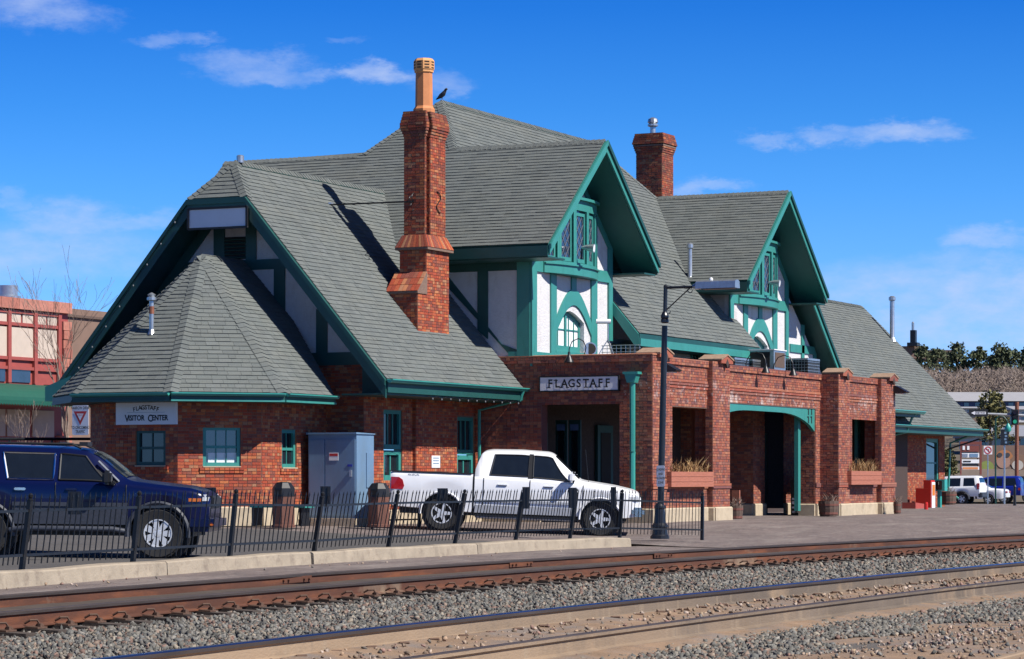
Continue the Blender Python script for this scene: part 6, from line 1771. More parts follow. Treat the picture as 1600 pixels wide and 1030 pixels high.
mb = MB(); mb.box((-.18, -.25, .72), (.18, .25, 1.15)); mb.build('hood', M['tealbox'], t)
mb = MB(); mb.box((-.20, -.15, .76), (-.181, .10, 1.10)); o = mb.build('phone', M['iron'], t)
mb = MB(); mb.box((-.215, .12, .78), (-.181, .23, 1.1)); mb.build('panel', material('blue_panel', (.03, .08, .4)), t)
mb = MB(); mb.tube([(-.22, -.02, .85), (-.25, -.04, .95), (-.22, -.02, 1.05)], .022, 6); mb.build('handset', M['iron'], t)
p = at_d(1430, 787, 98)
t = thing('kerb_block', 'low red painted block beside the newspaper box', 'block', (p.x, p.y, .05), local=True)
mb = MB(); mb.prism([(-.6, -.2, 0), (.5, -.2, 0), (.5, -.2, .26), (-.6, -.2, .32)], (0, .5, 0)); mb.build('body', material('faded_red_paint', (.35, .06, .045), .7), t)
p = at_d(1406, 800, 92)
t = thing('red_post', 'short red post at the east corner of the portico', 'post', (p.x + 3, p.y, .05), local=True)
mb = MB(); mb.lathe([(.07, 0), (.07, .3), (.05, .36)], 8); mb.build('shaft', M['red'], t)
# ------------------------------------------------------------------ vehicles
def paint(name, col, rough=.28, flake=0.0):
    return material(name, col, rough, nscale=3, namt=.04, coat=.3, spec=.4)
M['pwhite'] = paint('white_car_paint', (.74, .75, .77)); M['pblue'] = paint('deep_blue_car_paint', (.0016, .0050, .042)); M['pblue2'] = paint('bright_blue_car_paint', (.008, .02, .22))
M['silver'] = paint('silver_two_tone', (.36, .38, .42), .35)
M['cladding'] = material('grey_cladding', (.035, .04, .055), .5, nscale=20, namt=.2)
M['tyre'] = material('tyre_rubber', (.016, .016, .017), .85, nscale=20, namt=.35)
M['alloy'] = material('alloy_wheel', (.66, .67, .69), .3, metal=.35, nscale=8, namt=.1)
M['chrome'] = material('chrome', (.75, .76, .78), .12, metal=1.0)
M['trim'] = material('black_trim', (.012, .012, .013), .45)
M['carglass'] = material('tinted_car_glass', (.010, .014, .020), .03, spec=.8)
M['tail'] = material('red_lens', (.36, .008, .012), .15, spec=.6)
M['amber'] = material('amber_lens', (.60, .16, .03), .15); M['clear'] = material('clear_lens', (.62, .64, .66), .1, spec=.8)
M['beige'] = material('cabin_trim', (.06, .075, .08), .8)
def curve(pts):
    xs = np.array([p[0] for p in pts]); ys = np.array([p[1] for p in pts])
    def f(x, w=.05):
        return float(np.mean([np.interp(x + d, xs, ys) for d in (-w, -w / 2, 0, w / 2, w)]))
    return f
class Body:
    def __init__(s, sp):
        s.sp = sp; s.c = {k: curve(sorted(sp[k])) for k in ('zb', 'zk', 'zt', 'wb', 'wk', 'wt')}
    def arch(s, x):
        z = 0
        for wx, r in s.sp['wheels']:
            Ra = r + s.sp.get('archgap', .07)
            if abs(x - wx) < Ra: z = max(z, r + math.sqrt(Ra * Ra - (x - wx) ** 2))
        return z
    def sec(s, x):
        c = s.c; zb = max(c['zb'](x), s.arch(x)); zk, zt, wb, wk, wt = (c[k](x) for k in ('zk', 'zt', 'wb', 'wk', 'wt'))
        zb = min(zb, zk - .04); zt = max(zt, zk + .01); zm = zb + (zk - zb) * .55
        k = min(1, (zt - zk) / .3)
        return [(0, zb), (wb - .03, zb), (wb, zb + .015), (wk + .012, zm), (wk, zk - .05), (wk - .015, zk - .012), (wk - .035, zk + .004), (wt + .03 - .02 * k, zk + (zt - zk) * .90),
                (wt - .02, zk + (zt - zk) * .97), (wt - .10, zt), (0, zt + s.sp.get('crown', .03))]
    def side(s, x, f, off=.006):     # point on the cabin side, f = 0 belt .. 1 roof rail
        q = s.sec(x); a, b = q[6], q[7]; y = a[0] + (b[0] - a[0]) * f; z = a[1] + (b[1] - a[1]) * f
        n = V((0, b[1] - a[1], -(b[0] - a[0]))).normalized()
        return V((x, y, z)) + n * off
    def mesh(s, name, mat, parent, x0, x1, n=90, bands=None):
        xs = list(np.linspace(x0, x1, n))
        for wx, r in s.sp['wheels']:
            Ra = r + s.sp.get('archgap', .07)
            xs += [wx + Ra * math.cos(a) for a in np.linspace(0, math.pi, 19)] + [wx - Ra - .001, wx + Ra + .001]
        xs = sorted(set(round(x, 4) for x in xs if x0 <= x <= x1))
        mb = MB(); rows = []
        for x in xs:
            h = s.sec(x); rows.append([(x, y, z) for y, z in h] + [(x, -y, z) for y, z in reversed(h[:-1])])
        m_ = len(rows[0])
        for a, b in zip(rows, rows[1:]):
            for j in range(m_ - 1): mb.poly([a[j], b[j], b[j + 1], a[j + 1]], 1 if j in (0, m_ - 2) else 0)
        mb.poly(rows[0]); mb.poly(rows[-1])
        import bmesh
        me = bpy.data.meshes.new(name); me.from_pydata(mb.v, [], mb.f); me.materials.append(mat); me.materials.append(M['trim'])
        me.polygons.foreach_set('material_index', mb.m)
        bm = bmesh.new(); bm.from_mesh(me); bmesh.ops.remove_doubles(bm, verts=bm.verts, dist=.0005); bmesh.ops.recalc_face_normals(bm, faces=bm.faces); bm.to_mesh(me); bm.free()
        me.polygons.foreach_set('use_smooth', [True] * len(me.polygons)); me.set_sharp_from_angle(angle=R(32))
        return link(name, me, parent)
    def pane(s, name, xb0, xb1, xt0, xt1, f0, f1, sd, parent, mat='carglass', off=.006, n=8, frame=None):
        mb = MB(); g = []
        for j in range(5):
            t = j / 4; f = f0 + (f1 - f0) * t; r_ = []
            for i in range(n + 1):
                x = (xb0 + (xt0 - xb0) * t) * (1 - i / n) + (xb1 + (xt1 - xb1) * t) * (i / n)
                p = s.side(x, f, off); r_.append((p.x, p.y * sd, p.z))
            g.append(r_)
        for a, b in zip(g, g[1:]):
            for i in range(n): mb.poly([a[i], a[i + 1], b[i + 1], b[i]])
        o = mb.build(name, M[mat], parent, smooth=60, recalc=False)
        if frame:
            ring = g[0] + [r_[-1] for r_ in g[1:]] + g[-1][-2::-1] + [r_[0] for r_ in g[-2:0:-1]]
            fm = MB(); fm.tube([V(p) for p in ring] + [V(ring[0])], .016, 5, cap=False); fm.build('window_seal', M[frame], o)
        return o
    def screen(s, name, xa, xb, parent, inset=.1, off=.008, mat='carglass', lo=.0, hi=1.0, n=6):
        """windscreen or rear glass lying on the sloping top between stations xa (low) and xb (high)"""
        mb = MB(); g = []
        for i in range(n + 1):
            t = lo + (hi - lo) * i / n; x = xa + (xb - xa) * t; q = s.sec(x); r_ = []
            y1, z1 = q[9]; y1 = max(.1, s.c['wt'](x) - inset)
            for k in range(9):
                y = -y1 + 2 * y1 * k / 8; z = q[10][1] - (q[10][1] - q[9][1]) * (y / max(.2, q[9][0])) ** 2
                r_.append(V((x, y, z)))
            g.append(r_)
        d = (g[-1][4] - g[0][4]).normalized(); nn = V((-d.z, 0, d.x)); nn = nn if nn.z > 0 else -nn
        for a, b in zip(g, g[1:]):
            for k in range(8): mb.poly([a[k] + nn * off, b[k] + nn * off, b[k + 1] + nn * off, a[k + 1] + nn * off])
        return mb.build(name, M[mat], parent, smooth=60, recalc=False)
def wheel(parent, x, y, r, width=.24, rimr=.6, spokes=6, style='star'):
    s = 1 if y > 0 else -1; R0 = r * rimr
    mb = MB()
    yo = y + s * width * .5
    mb.lathe([(R0, -s * width * .42), (R0 * .99, s * width * .3), (R0 * 1.02, s * width * .46), (R0 * .94, s * width * .46), (R0 * .9, s * width * .1), (R0 * .85, s * width * .06)], 24, (x, y, r), 'y', cap=False)
    for k in range(spokes):
        a = 2 * math.pi * k / spokes; d = V((math.cos(a), 0, math.sin(a))); sd = V((-d.z, 0, d.x)); c = V((x, y + s * width * .30, r))
        w0, w1 = (.07, .11) if style == 'star' else (.10, .06)
        k1, k2 = R0 * .18, R0 * .93
        pts = [c + d * k1 - sd * w0 * .5, c + d * k1 + sd * w0 * .5, c + d * k2 + sd * w1 * .5, c + d * k2 - sd * w1 * .5]
        mb.prism(pts, (0, s * .035, 0))
    mb.lathe([(R0 * .30, s * width * .28), (R0 * .27, s * width * .44), (.01, s * width * .45)], 16, (x, y, r), 'y')
    w = mb.build('wheel', M['alloy'], parent, smooth=35)
    dk = MB(); dk.lathe([(.01, s * width * .12), (R0 * .9, s * width * .12)], 20, (x, y, r), 'y', cap=False); dk.build('brake_disc', M['dark'], w)
    t = MB(); W2 = width / 2
    t.lathe([(R0, -W2 * .85), (r * .93, -W2), (r * .985, -W2 * .8), (r, -W2 * .5), (r, W2 * .5), (r * .985, W2 * .8), (r * .93, W2), (R0 * 1.12, W2 * .98), (R0, W2 * .85)], 36, (x, y, r), 'y', cap=False)
    for k in range(40):                                            # tread blocks
        a = 2 * math.pi * k / 40; d = V((math.cos(a), 0, math.sin(a))); sd = V((-d.z, 0, d.x))
        for o_ in (-.6, .6): t.obox(V((x, y + o_ * W2, r)) + d * (r * .99), sd * r * .05, V((0, W2 * .24, 0)), d * r * .018)
    t.build('tyre', M['tyre'], w, smooth=40)
def pbox(name, parent, mat, a, b, bev=.02):
    import bmesh
    mb = MB(); mb.box(a, b); me = bpy.data.meshes.new(name); me.from_pydata(mb.v, [], mb.f)
    bm = bmesh.new(); bm.from_mesh(me); bmesh.ops.bevel(bm, geom=bm.edges[:], offset=bev, segments=2, affect='EDGES'); bm.to_mesh(me); bm.free()
    me.materials.append(M[mat]); me.polygons.foreach_set('use_smooth', [True] * len(me.polygons)); me.set_sharp_from_angle(angle=R(40))
    return link(name, me, parent)
def poly_panel(name, parent, mat, pts, sd, t=.012):
    mb = MB(); mb.prism([V((x, y * sd, z)) for x, y, z in pts], (0, sd * t, 0)); return mb.build(name, M[mat], parent)

# --- white crew-cab pickup, nose to the tracks
zA, zBk = zlot(54, 23.8), zlot(54, 27.4)
tr = thing('pickup_truck', 'white crew-cab pickup truck parked nose to the tracks behind the fence', 'pickup truck', (56.55, 25.05, -.055), (0, math.atan2(.132, 3.48), R(-67)), local=True)
tr.scale = (.965,) * 3
cab = dict(zb=[(.95, .58), (.88, .48), (.6, .43), (-2.9, .43), (-2.98, .43)], zk=[(.95, .78), (.90, .96), (.75, 1.03), (.3, 1.09), (-.35, 1.17), (-.9, 1.22), (-1.6, 1.25), (-2.98, 1.27)],
           zt=[(.95, .82), (.90, 1.0), (.75, 1.08), (.3, 1.17), (-.44, 1.262), (-.52, 1.29), (-1.14, 1.855), (-1.26, 1.895), (-1.9, 1.92), (-2.6, 1.905), (-2.78, 1.87), (-2.86, 1.78), (-2.98, 1.34)],
           wb=[(.95, .72), (.85, .86), (.6, .93), (-2.98, .95)], wk=[(.95, .74), (.88, .87), (.6, .94), (0, .965), (-2.98, .965)], wt=[(.95, .62), (.6, .78), (-.3, .80), (-.5, .76), (-1.1, .71), (-2.7, .71), (-2.98, .78)],
           wheels=[(0, .395)], archgap=.095, crown=.035)
B = Body(cab); B.mesh('cab', M['pwhite'], tr, -2.95, .93)
bedp = dict(zb=[(-4.95, .58), (-4.85, .52), (-3.0, .43)], zk=[(-4.95, 1.30), (-3.0, 1.30)], zt=[(-4.95, 1.33), (-3.0, 1.33)], wb=[(-4.95, .90), (-4.85, .94), (-3, .95)], wk=[(-4.95, .93), (-4.85, .965), (-3, .965)], wt=[(-4.95, .86), (-4.85, .90), (-3, .90)],
            wheels=[(-3.7, .395)], archgap=.105, crown=.0)
Bb = Body(bedp); bd = Bb.mesh('bed', M['pwhite'], tr, -4.92, -3.0)
for sd in (-1, 1): mb = MB(); mb.box((-4.88, sd * .955, 1.315), (-3.03, sd * .80, 1.352)); mb.build('bed_rail_cap', M['trim'], tr)
mb = MB(); mb.box((-4.94, -.9, 1.315), (-4.87, .9, 1.352)); mb.build('tailgate_cap', M['trim'], tr)
mb = MB(); mb.box((-4.88, -.8, 1.3385), (-3.05, .8, 1.342)); mb.build('bed_liner', M['trim'], tr)
mb = MB(); mb.box((-3.04, -.90, .55), (-2.94, .90, 1.26)); mb.build('cab_gap', M['trim'], tr)
for sd in (-1, 1):
    B.pane('rear_door_window', -2.60, -1.72, -2.50, -1.70, .10, .93, sd, tr, frame='trim'); B.pane('front_door_window', -1.60, -.74, -1.60, -1.16, .08, .94, sd, tr, frame='trim')
    B.pane('pillar_panel', -1.72, -1.60, -1.70, -1.60, .02, 1.0, sd, tr, mat='trim', off=.003)
    for x in (-2.74, -1.66, -.42):                                # door shut lines
        q0 = B.sec(x); mb = MB(); pts = [V((x, (q0[k][0] + .002) * sd, q0[k][1])) for k in (2, 3, 4, 5)]
        mb.tube(pts, .011, 4); mb.build('door_seam', M['trim'], tr)
    for x in (-2.30, -1.22): pbox('door_handle', tr, 'pwhite', (x - .12, sd * .962, 1.09), (x + .12, sd * 1.0, 1.13), .012); mb = MB(); mb.box((x - .1, sd * .978, 1.075), (x + .1, sd * .985, 1.09)); mb.build('handle_recess', M['trim'], tr)
    poly_panel('rocker_panel', tr, 'silver', [(-.58, .958, .44), (-2.93, .958, .44), (-2.93, .974, .62), (-.58, .974, .62)], sd, .012); poly_panel('side_moulding', tr, 'silver', [(-.6, .974, .70), (-2.9, .974, .70), (-2.9, .974, .75), (-.6, .974, .75)], sd)
    pbox('running_board', tr, 'trim', (-2.95, sd * .80, .33), (-.55, sd * 1.0, .40), .03)
    mb = MB(); mb.tube([(-2.9, sd * .95, .34), (-.6, sd * .95, .34)], .035, 8); mb.build('step_tube', M['galv'], tr)
    pbox('door_mirror', tr, 'pwhite' if sd < 0 else 'pwhite', (-.78, sd * .99, 1.22), (-.62, sd * 1.22, 1.47), .05)
    pbox('mirror_foot', tr, 'trim', (-.76, sd * .90, 1.22), (-.60, sd * 1.05, 1.30), .03)
    for x, zz, Rr in ((0, .395, .49), (-3.7, .395, .50)):          # wheel-arch lips
        pts = [(x + Rr * math.cos(a), sd * .978, zz + Rr * math.sin(a)) for a in np.linspace(-.05, math.pi + .05, 24)]
        mb = MB(); mb.tube([V(p) for p in pts], .03, 6); mb.build('arch_lip', M['pwhite'], tr, smooth=50)
        mb = MB(); mb.lathe([(.485, -.12), (.485, .10)], 20, (x, sd * .55, .395), 'y'); mb.build('wheel_well', M['trim'], tr)
    poly_panel('tail_light', tr, 'tail', [(-4.90, .955, .92), (-4.62, .968, .92), (-4.59, .968, 1.0), (-4.63, .968, 1.14), (-4.72, .965, 1.2), (-4.90, .945, 1.2)], sd, .02)
    pbox('head_light', tr, 'clear', (.62, sd * .55, .82), (.90, sd * .93, .98), .04)
    wheel(tr, 0, sd * .80, .395, .26, .60, 5, 'dish'); wheel(tr, -3.7, sd * .80, .395, .26, .60, 5, 'dish')
for i, x in enumerate(fr(-4.5, -4.24, 8)[:-1]):
    mb = MB(); mb.box((x, -.972, 1.262 - .006 * (i % 2)), (x + .022, -.967, 1.285 - .008 * (i % 3))); mb.build('decal_mark', M['galv'], tr)
B.screen('windscreen', -.50, -1.13, tr, .06, lo=.05, hi=.94)
B.screen('rear_window', -2.95, -2.80, tr, .14, lo=.1, hi=.85)
pbox('front_bumper', tr, 'chrome', (.72, -.97, .48), (1.02, .97, .70), .06); pbox('rear_bumper', tr, 'chrome', (-5.08, -.94, .55), (-4.88, .94, .74), .04)
pbox('grille', tr, 'trim', (.86, -.52, .72), (.965, .52, .98), .03)
mb = MB(); mb.tube([(-.30, -.78, 1.22), (-.40, -.80, 2.0)], .006, 5); mb.build('antenna', M['iron'], tr)
mb = MB(); mb.box((-4.7, -.55, .36), (.6, .55, .52)); mb.build('chassis', M['trim'], tr)
mb = MB(); mb.box((-1.9, -.55, 1.05), (-1.2, .55, 1.5)); mb.box((-2.7, -.55, 1.05), (-2.3, .55, 1.55)); mb.build('seats', M['beige'], tr)

# --- dark blue SUV at the left edge
hd = R(-64.25 - 1)
sv = thing('parked_suv', 'dark blue SUV with roof rack and grey cladding at the left edge', 'suv', (36.32, 23.6, .0), (0, R(.6), hd), local=True)
sp = dict(zb=[(.80, .62), (.70, .52), (.4, .50), (-3.75, .56), (-3.85, .62)], zk=[(.80, .84), (.72, 1.0), (.5, 1.06), (0, 1.10), (-.5, 1.15), (-1.0, 1.17), (-3.85, 1.20)],
          zt=[(.80, .88), (.72, 1.03), (.5, 1.10), (0, 1.15), (-.42, 1.20), (-.55, 1.25), (-.95, 1.57), (-1.15, 1.67), (-1.5, 1.71), (-2.6, 1.73), (-3.4, 1.70), (-3.6, 1.62), (-3.85, 1.25)],
          wb=[(.80, .70), (.6, .82), (0, .86), (-3.85, .86)], wk=[(.80, .72), (.65, .84), (.2, .885), (-3.85, .885)], wt=[(.80, .6), (.5, .74), (-.4, .74), (-.7, .70), (-1.2, .665), (-3.5, .66), (-3.85, .72)],
          wheels=[(0, .39), (-2.72, .39)], archgap=.085, crown=.03)
B = Body(sp); B.mesh('body', M['pblue'], sv, -3.85, .78)
for sd in (-1, 1):
    B.pane('front_door_window', -1.55, -.80, -1.55, -1.16, .06, .90, sd, sv, frame='trim'); B.pane('rear_door_window', -2.35, -1.64, -2.45, -1.64, .06, .90, sd, sv, frame='chrome')
    B.pane('quarter_window', -3.5, -2.50, -3.35, -2.58, .08, .90, sd, sv, frame='trim'); B.pane('quarter_glass', -.78, -.62, -.98, -.90, .04, .55, sd, sv, mat='trim')
    poly_panel('side_cladding', sv, 'cladding', [(-.47, .885, .52), (-2.26, .885, .52), (-2.26, .895, .80), (-.47, .895, .80)], sd, .02)
    poly_panel('side_moulding', sv, 'cladding', [(-.47, .9, .80), (-2.26, .9, .80), (-2.26, .9, .86), (-.47, .9, .86)], sd, .03)
    for x in (-.50, -1.60): 
        q0 = B.sec(x); mb = MB(); mb.tube([V((x, (q0[k][0] + .002) * sd, q0[k][1])) for k in (2, 3, 4, 5)], .009, 4); mb.build('door_seam', M['trim'], sv)
    for x in (-2.15, -1.35): pbox('door_handle', sv, 'chrome' if x < -2 else 'pblue', (x - .09, sd * .885, 1.04), (x + .09, sd * .915, 1.08), .01)
    mb = MB(); mb.tube([(-2.3, sd * .90, .42), (-2.1, sd * .95, .45), (-.7, sd * .95, .45), (-.52, sd * .90, .42)], .045, 8); mb.build('step_bar', M['cladding'], sv, smooth=50)
    for x in (0, -2.72):
        pts = [(x + .475 * math.cos(a), sd * .895, .39 + .475 * math.sin(a)) for a in np.linspace(-.12, math.pi + .12, 24)]
        mb = MB(); mb.tube([V(p) for p in pts], .035, 6); mb.build('arch_lip', M['cladding'], sv, smooth=50)
        mb = MB(); mb.lathe([(.46, -.12), (.46, .10)], 20, (x, sd * .50, .365), 'y'); mb.build('wheel_well', M['trim'], sv)
        wheel(sv, x, sd * .76, .39, .27, .56, 7, 'star')
    pbox('door_mirror', sv, 'trim', (-.84, sd * .93, 1.14), (-.70, sd * 1.14, 1.36), .04)
    pbox('mirror_foot', sv, 'trim', (-.80, sd * .84, 1.13), (-.66, sd * .98, 1.20), .02)
    mb = MB(); mb.tube([(-1.25, sd * .60, 1.70), (-1.4, sd * .61, 1.765), (-3.2, sd * .60, 1.775), (-3.35, sd * .58, 1.70)], .018, 8); mb.build('roof_rail', M['trim'], sv, smooth=50)
    pbox('head_light', sv, 'clear', (.50, sd * .58, .86), (.765, sd * .82, 1.0), .04); pbox('turn_signal', sv, 'amber', (.44, sd * .76, .86), (.66, sd * .868, .97), .03)
    mb = MB(); mb.tube([V((-.62, sd * .84, 1.19)), V((-.95, sd * .77, 1.50))], .02, 6); mb.build('pillar_trim', M['galv'], sv)
    pbox('fender_badge', sv, 'chrome', (-.36, sd * .882, .98), (-.22, sd * .892, 1.01), .004)
B.screen('windscreen', -.50, -1.10, sv, .06, lo=.06, hi=.93); B.screen('rear_window', -3.83, -3.60, sv, .1, lo=.1, hi=.9)
pbox('front_bumper', sv, 'pblue', (.40, -.86, .42), (.86, .86, .70), .08); pbox('rear_bumper', sv, 'cladding', (-3.98, -.86, .5), (-3.7, .86, .75), .06)
pbox('grille', sv, 'trim', (.70, -.52, .78), (.815, .52, .98), .03); pbox('fog_light', sv, 'amber', (.78, -.80, .50), (.85, -.60, .56), .02)
for x in (-1.6, -2.9): mb = MB(); mb.tube([(x, -.6, 1.785), (x, .6, 1.785)], .014, 8); mb.build('rack_bar', M['trim'], sv)
mb = MB(); mb.box((-1.28, -.62, 1.74), (-1.15, -.2, 1.80)); mb.build('wind_deflector', M['trim'], sv)
mb = MB(); mb.box((-1.6, -.5, .95), (-1.2, .5, 1.45)); mb.box((-2.5, -.55, .95), (-2.2, .55, 1.45)); mb.build('seats', M['beige'], sv)
mb = MB(); mb.box((-3.7, -.5, .34), (.5, .5, .52)); mb.build('chassis', M['trim'], sv)

# --- cars across the street to the east
def simple_car(name, label, cat, loc, rot, spec, pm, panes, x0, x1, wheels, extra=None, scale=.88):
    t = thing(name, label, cat, loc, (0, 0, rot), group='cars parked beyond the station', local=True); t.scale = (scale,) * 3
    b = Body(spec); b.mesh('body', M[pm], t, x0, x1, 50)
    for sd in (-1, 1):
        for (nm, *a) in panes['side']: b.pane(nm, *a, sd, t)
        for x, r in wheels: wheel(t, x, sd * (spec['track']), r, .22, .58, 5, 'dish')
    for (nm, xa, xb, lo, hi) in panes['screens']: b.screen(nm, xa, xb, t, .08, lo=lo, hi=hi)
    return t, b
suv = dict(zb=[(.8, .5), (-3.6, .52)], zk=[(.85, .9), (.7, 1.05), (-3.75, 1.15)], zt=[(.85, .95), (.7, 1.1), (-.4, 1.18), (-1.0, 1.62), (-1.3, 1.70), (-1.7, 1.78), (-3.5, 1.80), (-3.68, 1.72), (-3.78, 1.2)],
           wb=[(.85, .7), (.5, .85), (-3.8, .86)], wk=[(.85, .75), (.5, .89), (-3.8, .89)], wt=[(.85, .6), (.4, .75), (-1.2, .68), (-3.6, .68), (-3.8, .74)], wheels=[(0, .36), (-2.65, .36)], archgap=.1, crown=.02, track=.76)
d = 148; p = at_d(1541, 787, d)
z_ = zplat(p.x, p.y)
ang = R(25.75)
t, b = simple_car('parked_suv', 'white SUV with flared wheel arches parked beyond the east end', 'suv', (p.x + .9, p.y + 3.8, zplat(p.x, p.y + 2)), R(92), suv, 'pwhite',
    dict(side=[('front_window', -1.6, -.85, -1.6, -1.2, .06, .9), ('rear_window', -2.55, -1.7, -2.55, -1.7, .06, .9), ('quarter_window', -3.5, -2.75, -3.4, -2.75, .06, .9)], screens=[('windscreen', -.45, -1.1, .06, .9), ('back_glass', -3.76, -3.66, .1, .9)]), -3.78, .83, [(0, .36), (-2.65, .36)], scale=.88)
for sd in (-1, 1):
    pbox('tail_light', t, 'tail', (-3.78, sd * .80, .95), (-3.6, sd * .905, 1.35), .02)
    for x in (0, -2.65):
        pts = [(x + .48 * math.cos(a), sd * .92, .36 + .48 * math.sin(a)) for a in np.linspace(0, math.pi, 16)]; mb = MB(); mb.tube([V(q) for q in pts], .06, 6); mb.build('arch_flare', M['cladding'] if x else M['cladding'], t, smooth=50)
pbox('rear_bumper', t, 'cladding', (-3.95, -.88, .45), (-3.65, .88, .78), .06)
sed = dict(zb=[(.85, .42), (.6, .32), (-3.6, .34), (-3.8, .45)], zk=[(.9, .62), (.75, .72), (0, .82), (-1, .88), (-3.2, .95), (-3.75, .92), (-3.85, .7)],
           zt=[(.9, .66), (.75, .76), (-.3, .92), (-.9, 1.28), (-1.2, 1.38), (-1.9, 1.40), (-2.3, 1.33), (-2.95, .99), (-3.75, .96), (-3.85, .75)], wb=[(.9, .66), (.5, .82), (-3.6, .83), (-3.85, .7)], wk=[(.9, .7), (.5, .86), (-3.5, .86), (-3.85, .74)],
           wt=[(.9, .55), (0, .72), (-1, .62), (-2.3, .62), (-2.9, .70), (-3.85, .6)], wheels=[(0, .31), (-2.7, .31)], archgap=.06, crown=.025, track=.75)
p = at_d(1580, 787, 152)
t, b = simple_car('parked_sedan', 'white sedan parked between the white and blue SUVs', 'sedan', (p.x + 1.0, p.y + 3.9, zplat(p.x, p.y + 2)), R(96), sed, 'pwhite',
    dict(side=[('front_window', -1.6, -.75, -1.6, -1.1, .08, .9), ('rear_window', -2.5, -1.7, -2.2, -1.7, .08, .9)], screens=[('windscreen', -.35, -1.1, .08, .9), ('back_glass', -2.93, -2.33, .06, .92)]), -3.84, .88, [(0, .31), (-2.7, .31)], scale=.88)
for sd in (-1, 1): pbox('tail_light', t, 'tail', (-3.87, sd * .35, .72), (-3.7, sd * .80, .84), .02)
p = at_d(1604, 787, 158)
t, b = simple_car('parked_suv', 'bright blue SUV parked at the right edge of the street', 'suv', (p.x + 1.0, p.y + 3.9, zplat(p.x, p.y + 2)), R(96), suv, 'pblue2',
    dict(side=[('front_window', -1.6, -.85, -1.6, -1.2, .06, .9), ('rear_window', -2.55, -1.7, -2.55, -1.7, .06, .9), ('quarter_window', -3.5, -2.65, -3.4, -2.65, .06, .9)], screens=[('windscreen', -.45, -1.1, .06, .9), ('back_glass', -3.76, -3.66, .1, .9)]), -3.78, .83, [(0, .36), (-2.65, .36)], scale=.88)
for sd in (-1, 1): pbox('tail_light', t, 'tail', (-3.79, sd * .80, .85), (-3.6, sd * .905, 1.05), .02)
p = at_d(1640, 787, 163)
t, b = simple_car('parked_suv', 'dark SUV cut off by the right frame edge', 'suv', (p.x + 1.0, p.y + 3.9, zplat(p.x, p.y + 2)), R(96), suv, 'trim',
    dict(side=[('front_window', -1.6, -.85, -1.6, -1.2, .06, .9), ('rear_window', -2.55, -1.7, -2.55, -1.7, .06, .9)], screens=[('windscreen', -.45, -1.1, .06, .9), ('back_glass', -3.76, -3.66, .1, .9)]), -3.78, .83, [(0, .36), (-2.65, .36)], scale=.88)
# ------------------------------------------------------------------ sandstone block across the street (left)
M['redstone'] = material('red_sandstone', None, .9, ramp=[(.34, .125, .09), (.38, .15, .11), (.30, .105, .08), (.40, .165, .125), (.35, .13, .098)], nscale=9, namt=.2, bscale=14, bstr=.5)
M['redpaint'] = material('red_storefront_paint', (.29, .062, .052), .6, nscale=4, namt=.12)
M['board'] = material('cream_boarding', (.48, .40, .34), .8, nscale=3, namt=.06)
M['awning'] = material('green_awning', (.005, .075, .05), .6, nscale=4, namt=.1)
M['tanwall'] = material('tan_render', (.18, .115, .088), .9, nscale=2, namt=.1)
YL = 61.0
def LX(px): return on_y(px, 560, YL)[0]
def LZ(px, py): return on_y(px, py, YL)[1]
LB = thing('shop_building', 'red sandstone shop building with cream boarded windows and green awning', 'building', (82, YL, 0))
xa, xb = LX(-160), LX(111)
zp = lambda py: LZ(55, py + 6)          # levels read at the middle of the facade
ztop = LZ(110, 474)
mb = MB(); mb.box((xa, YL + .15, -.3), (xb, YL + 14, ztop - .1)); mb.build('wall', M['redpaint'], LB)
n = 6
lv = {k: LZ(60, y) for k, y in dict(corn0=485, s1=490, s0=509, l1=513, l0=562, w1=577, w0=600, aw1=602, aw0=636, g1=640, g0=684).items()}
xs = [LX(p) for p in (-160, -120, -80, -40, 0, 28, 55, 82, 111)]
for a, b in zip(xs, xs[1:]):                                   # cornice and quoin blocks, one by one
    mb = MB(); mb.box((a + .01, YL - .06, lv['corn0'] - .02), (b - .01, YL + .14, ztop)); mb.build('cornice_stone', M['redstone'], LB)
hq = (ztop - lv['w0']) / 9
for i in range(9):
    mb = MB(); mb.box((LX(98), YL - .04 - .03 * (i % 2), lv['w0'] + i * hq - (.0)), (xb, YL + .14, lv['w0'] + (i + 1) * hq - .02)); 
    if lv['w0'] + (i + 1) * hq < lv['corn0']: mb.build('quoin', M['redstone'], LB)
for i in range(5):
    mb = MB(); mb.box((LX(92), YL - .05, -.2 + i * .62), (xb, YL + .14, .4 + i * .62)); mb.build('quoin', M['redstone'], LB)
def lpan(p0, p1, k1, k0, mat, name, inset=.0):
    mb = MB(); mb.box((LX(p0), YL + .10, lv[k0] + .03), (LX(p1), YL + .148, lv[k1] - .03)); return mb.build(name, M[mat], LB)
for p0, p1 in ((-52, -36), (-31, -14), (-8, 14), (19, 36), (39, 55), (60, 75), (78, 92)): lpan(p0, p1, 's1', 's0', 'board', 'boarded_window')
for p0, p1 in ((-52, -14), (-8, 14), (19, 55), (60, 92)): lpan(p0, p1, 'l1', 'l0', 'board', 'boarded_window')
for p0, p1 in ((-40, 12), (19, 51)): lpan(p0, p1, 'w1', 'w0', 'glassb', 'window')
for p0, p1 in ((-50, -14), (-8, 12), (15, 50), (55, 88)): lpan(p0, p1, 'g1', 'g0', 'board', 'shop_window')
for pp in (-11, 16.5, 57.5, 95):
    mb = MB(); mb.box((LX(pp - 2.5), YL + .02, lv['w0']), (LX(pp + 2.5), YL + .149, lv['corn0'] - .03)); mb.build('pilaster', M['redpaint'], LB)
for k in ('s0', 'l0', 'w1', 's1'):
    mb = MB(); mb.box((xa, YL + .05, lv[k] - .06), (LX(97), YL + .149, lv[k] + .06)); mb.build('transom', M['redpaint'], LB)
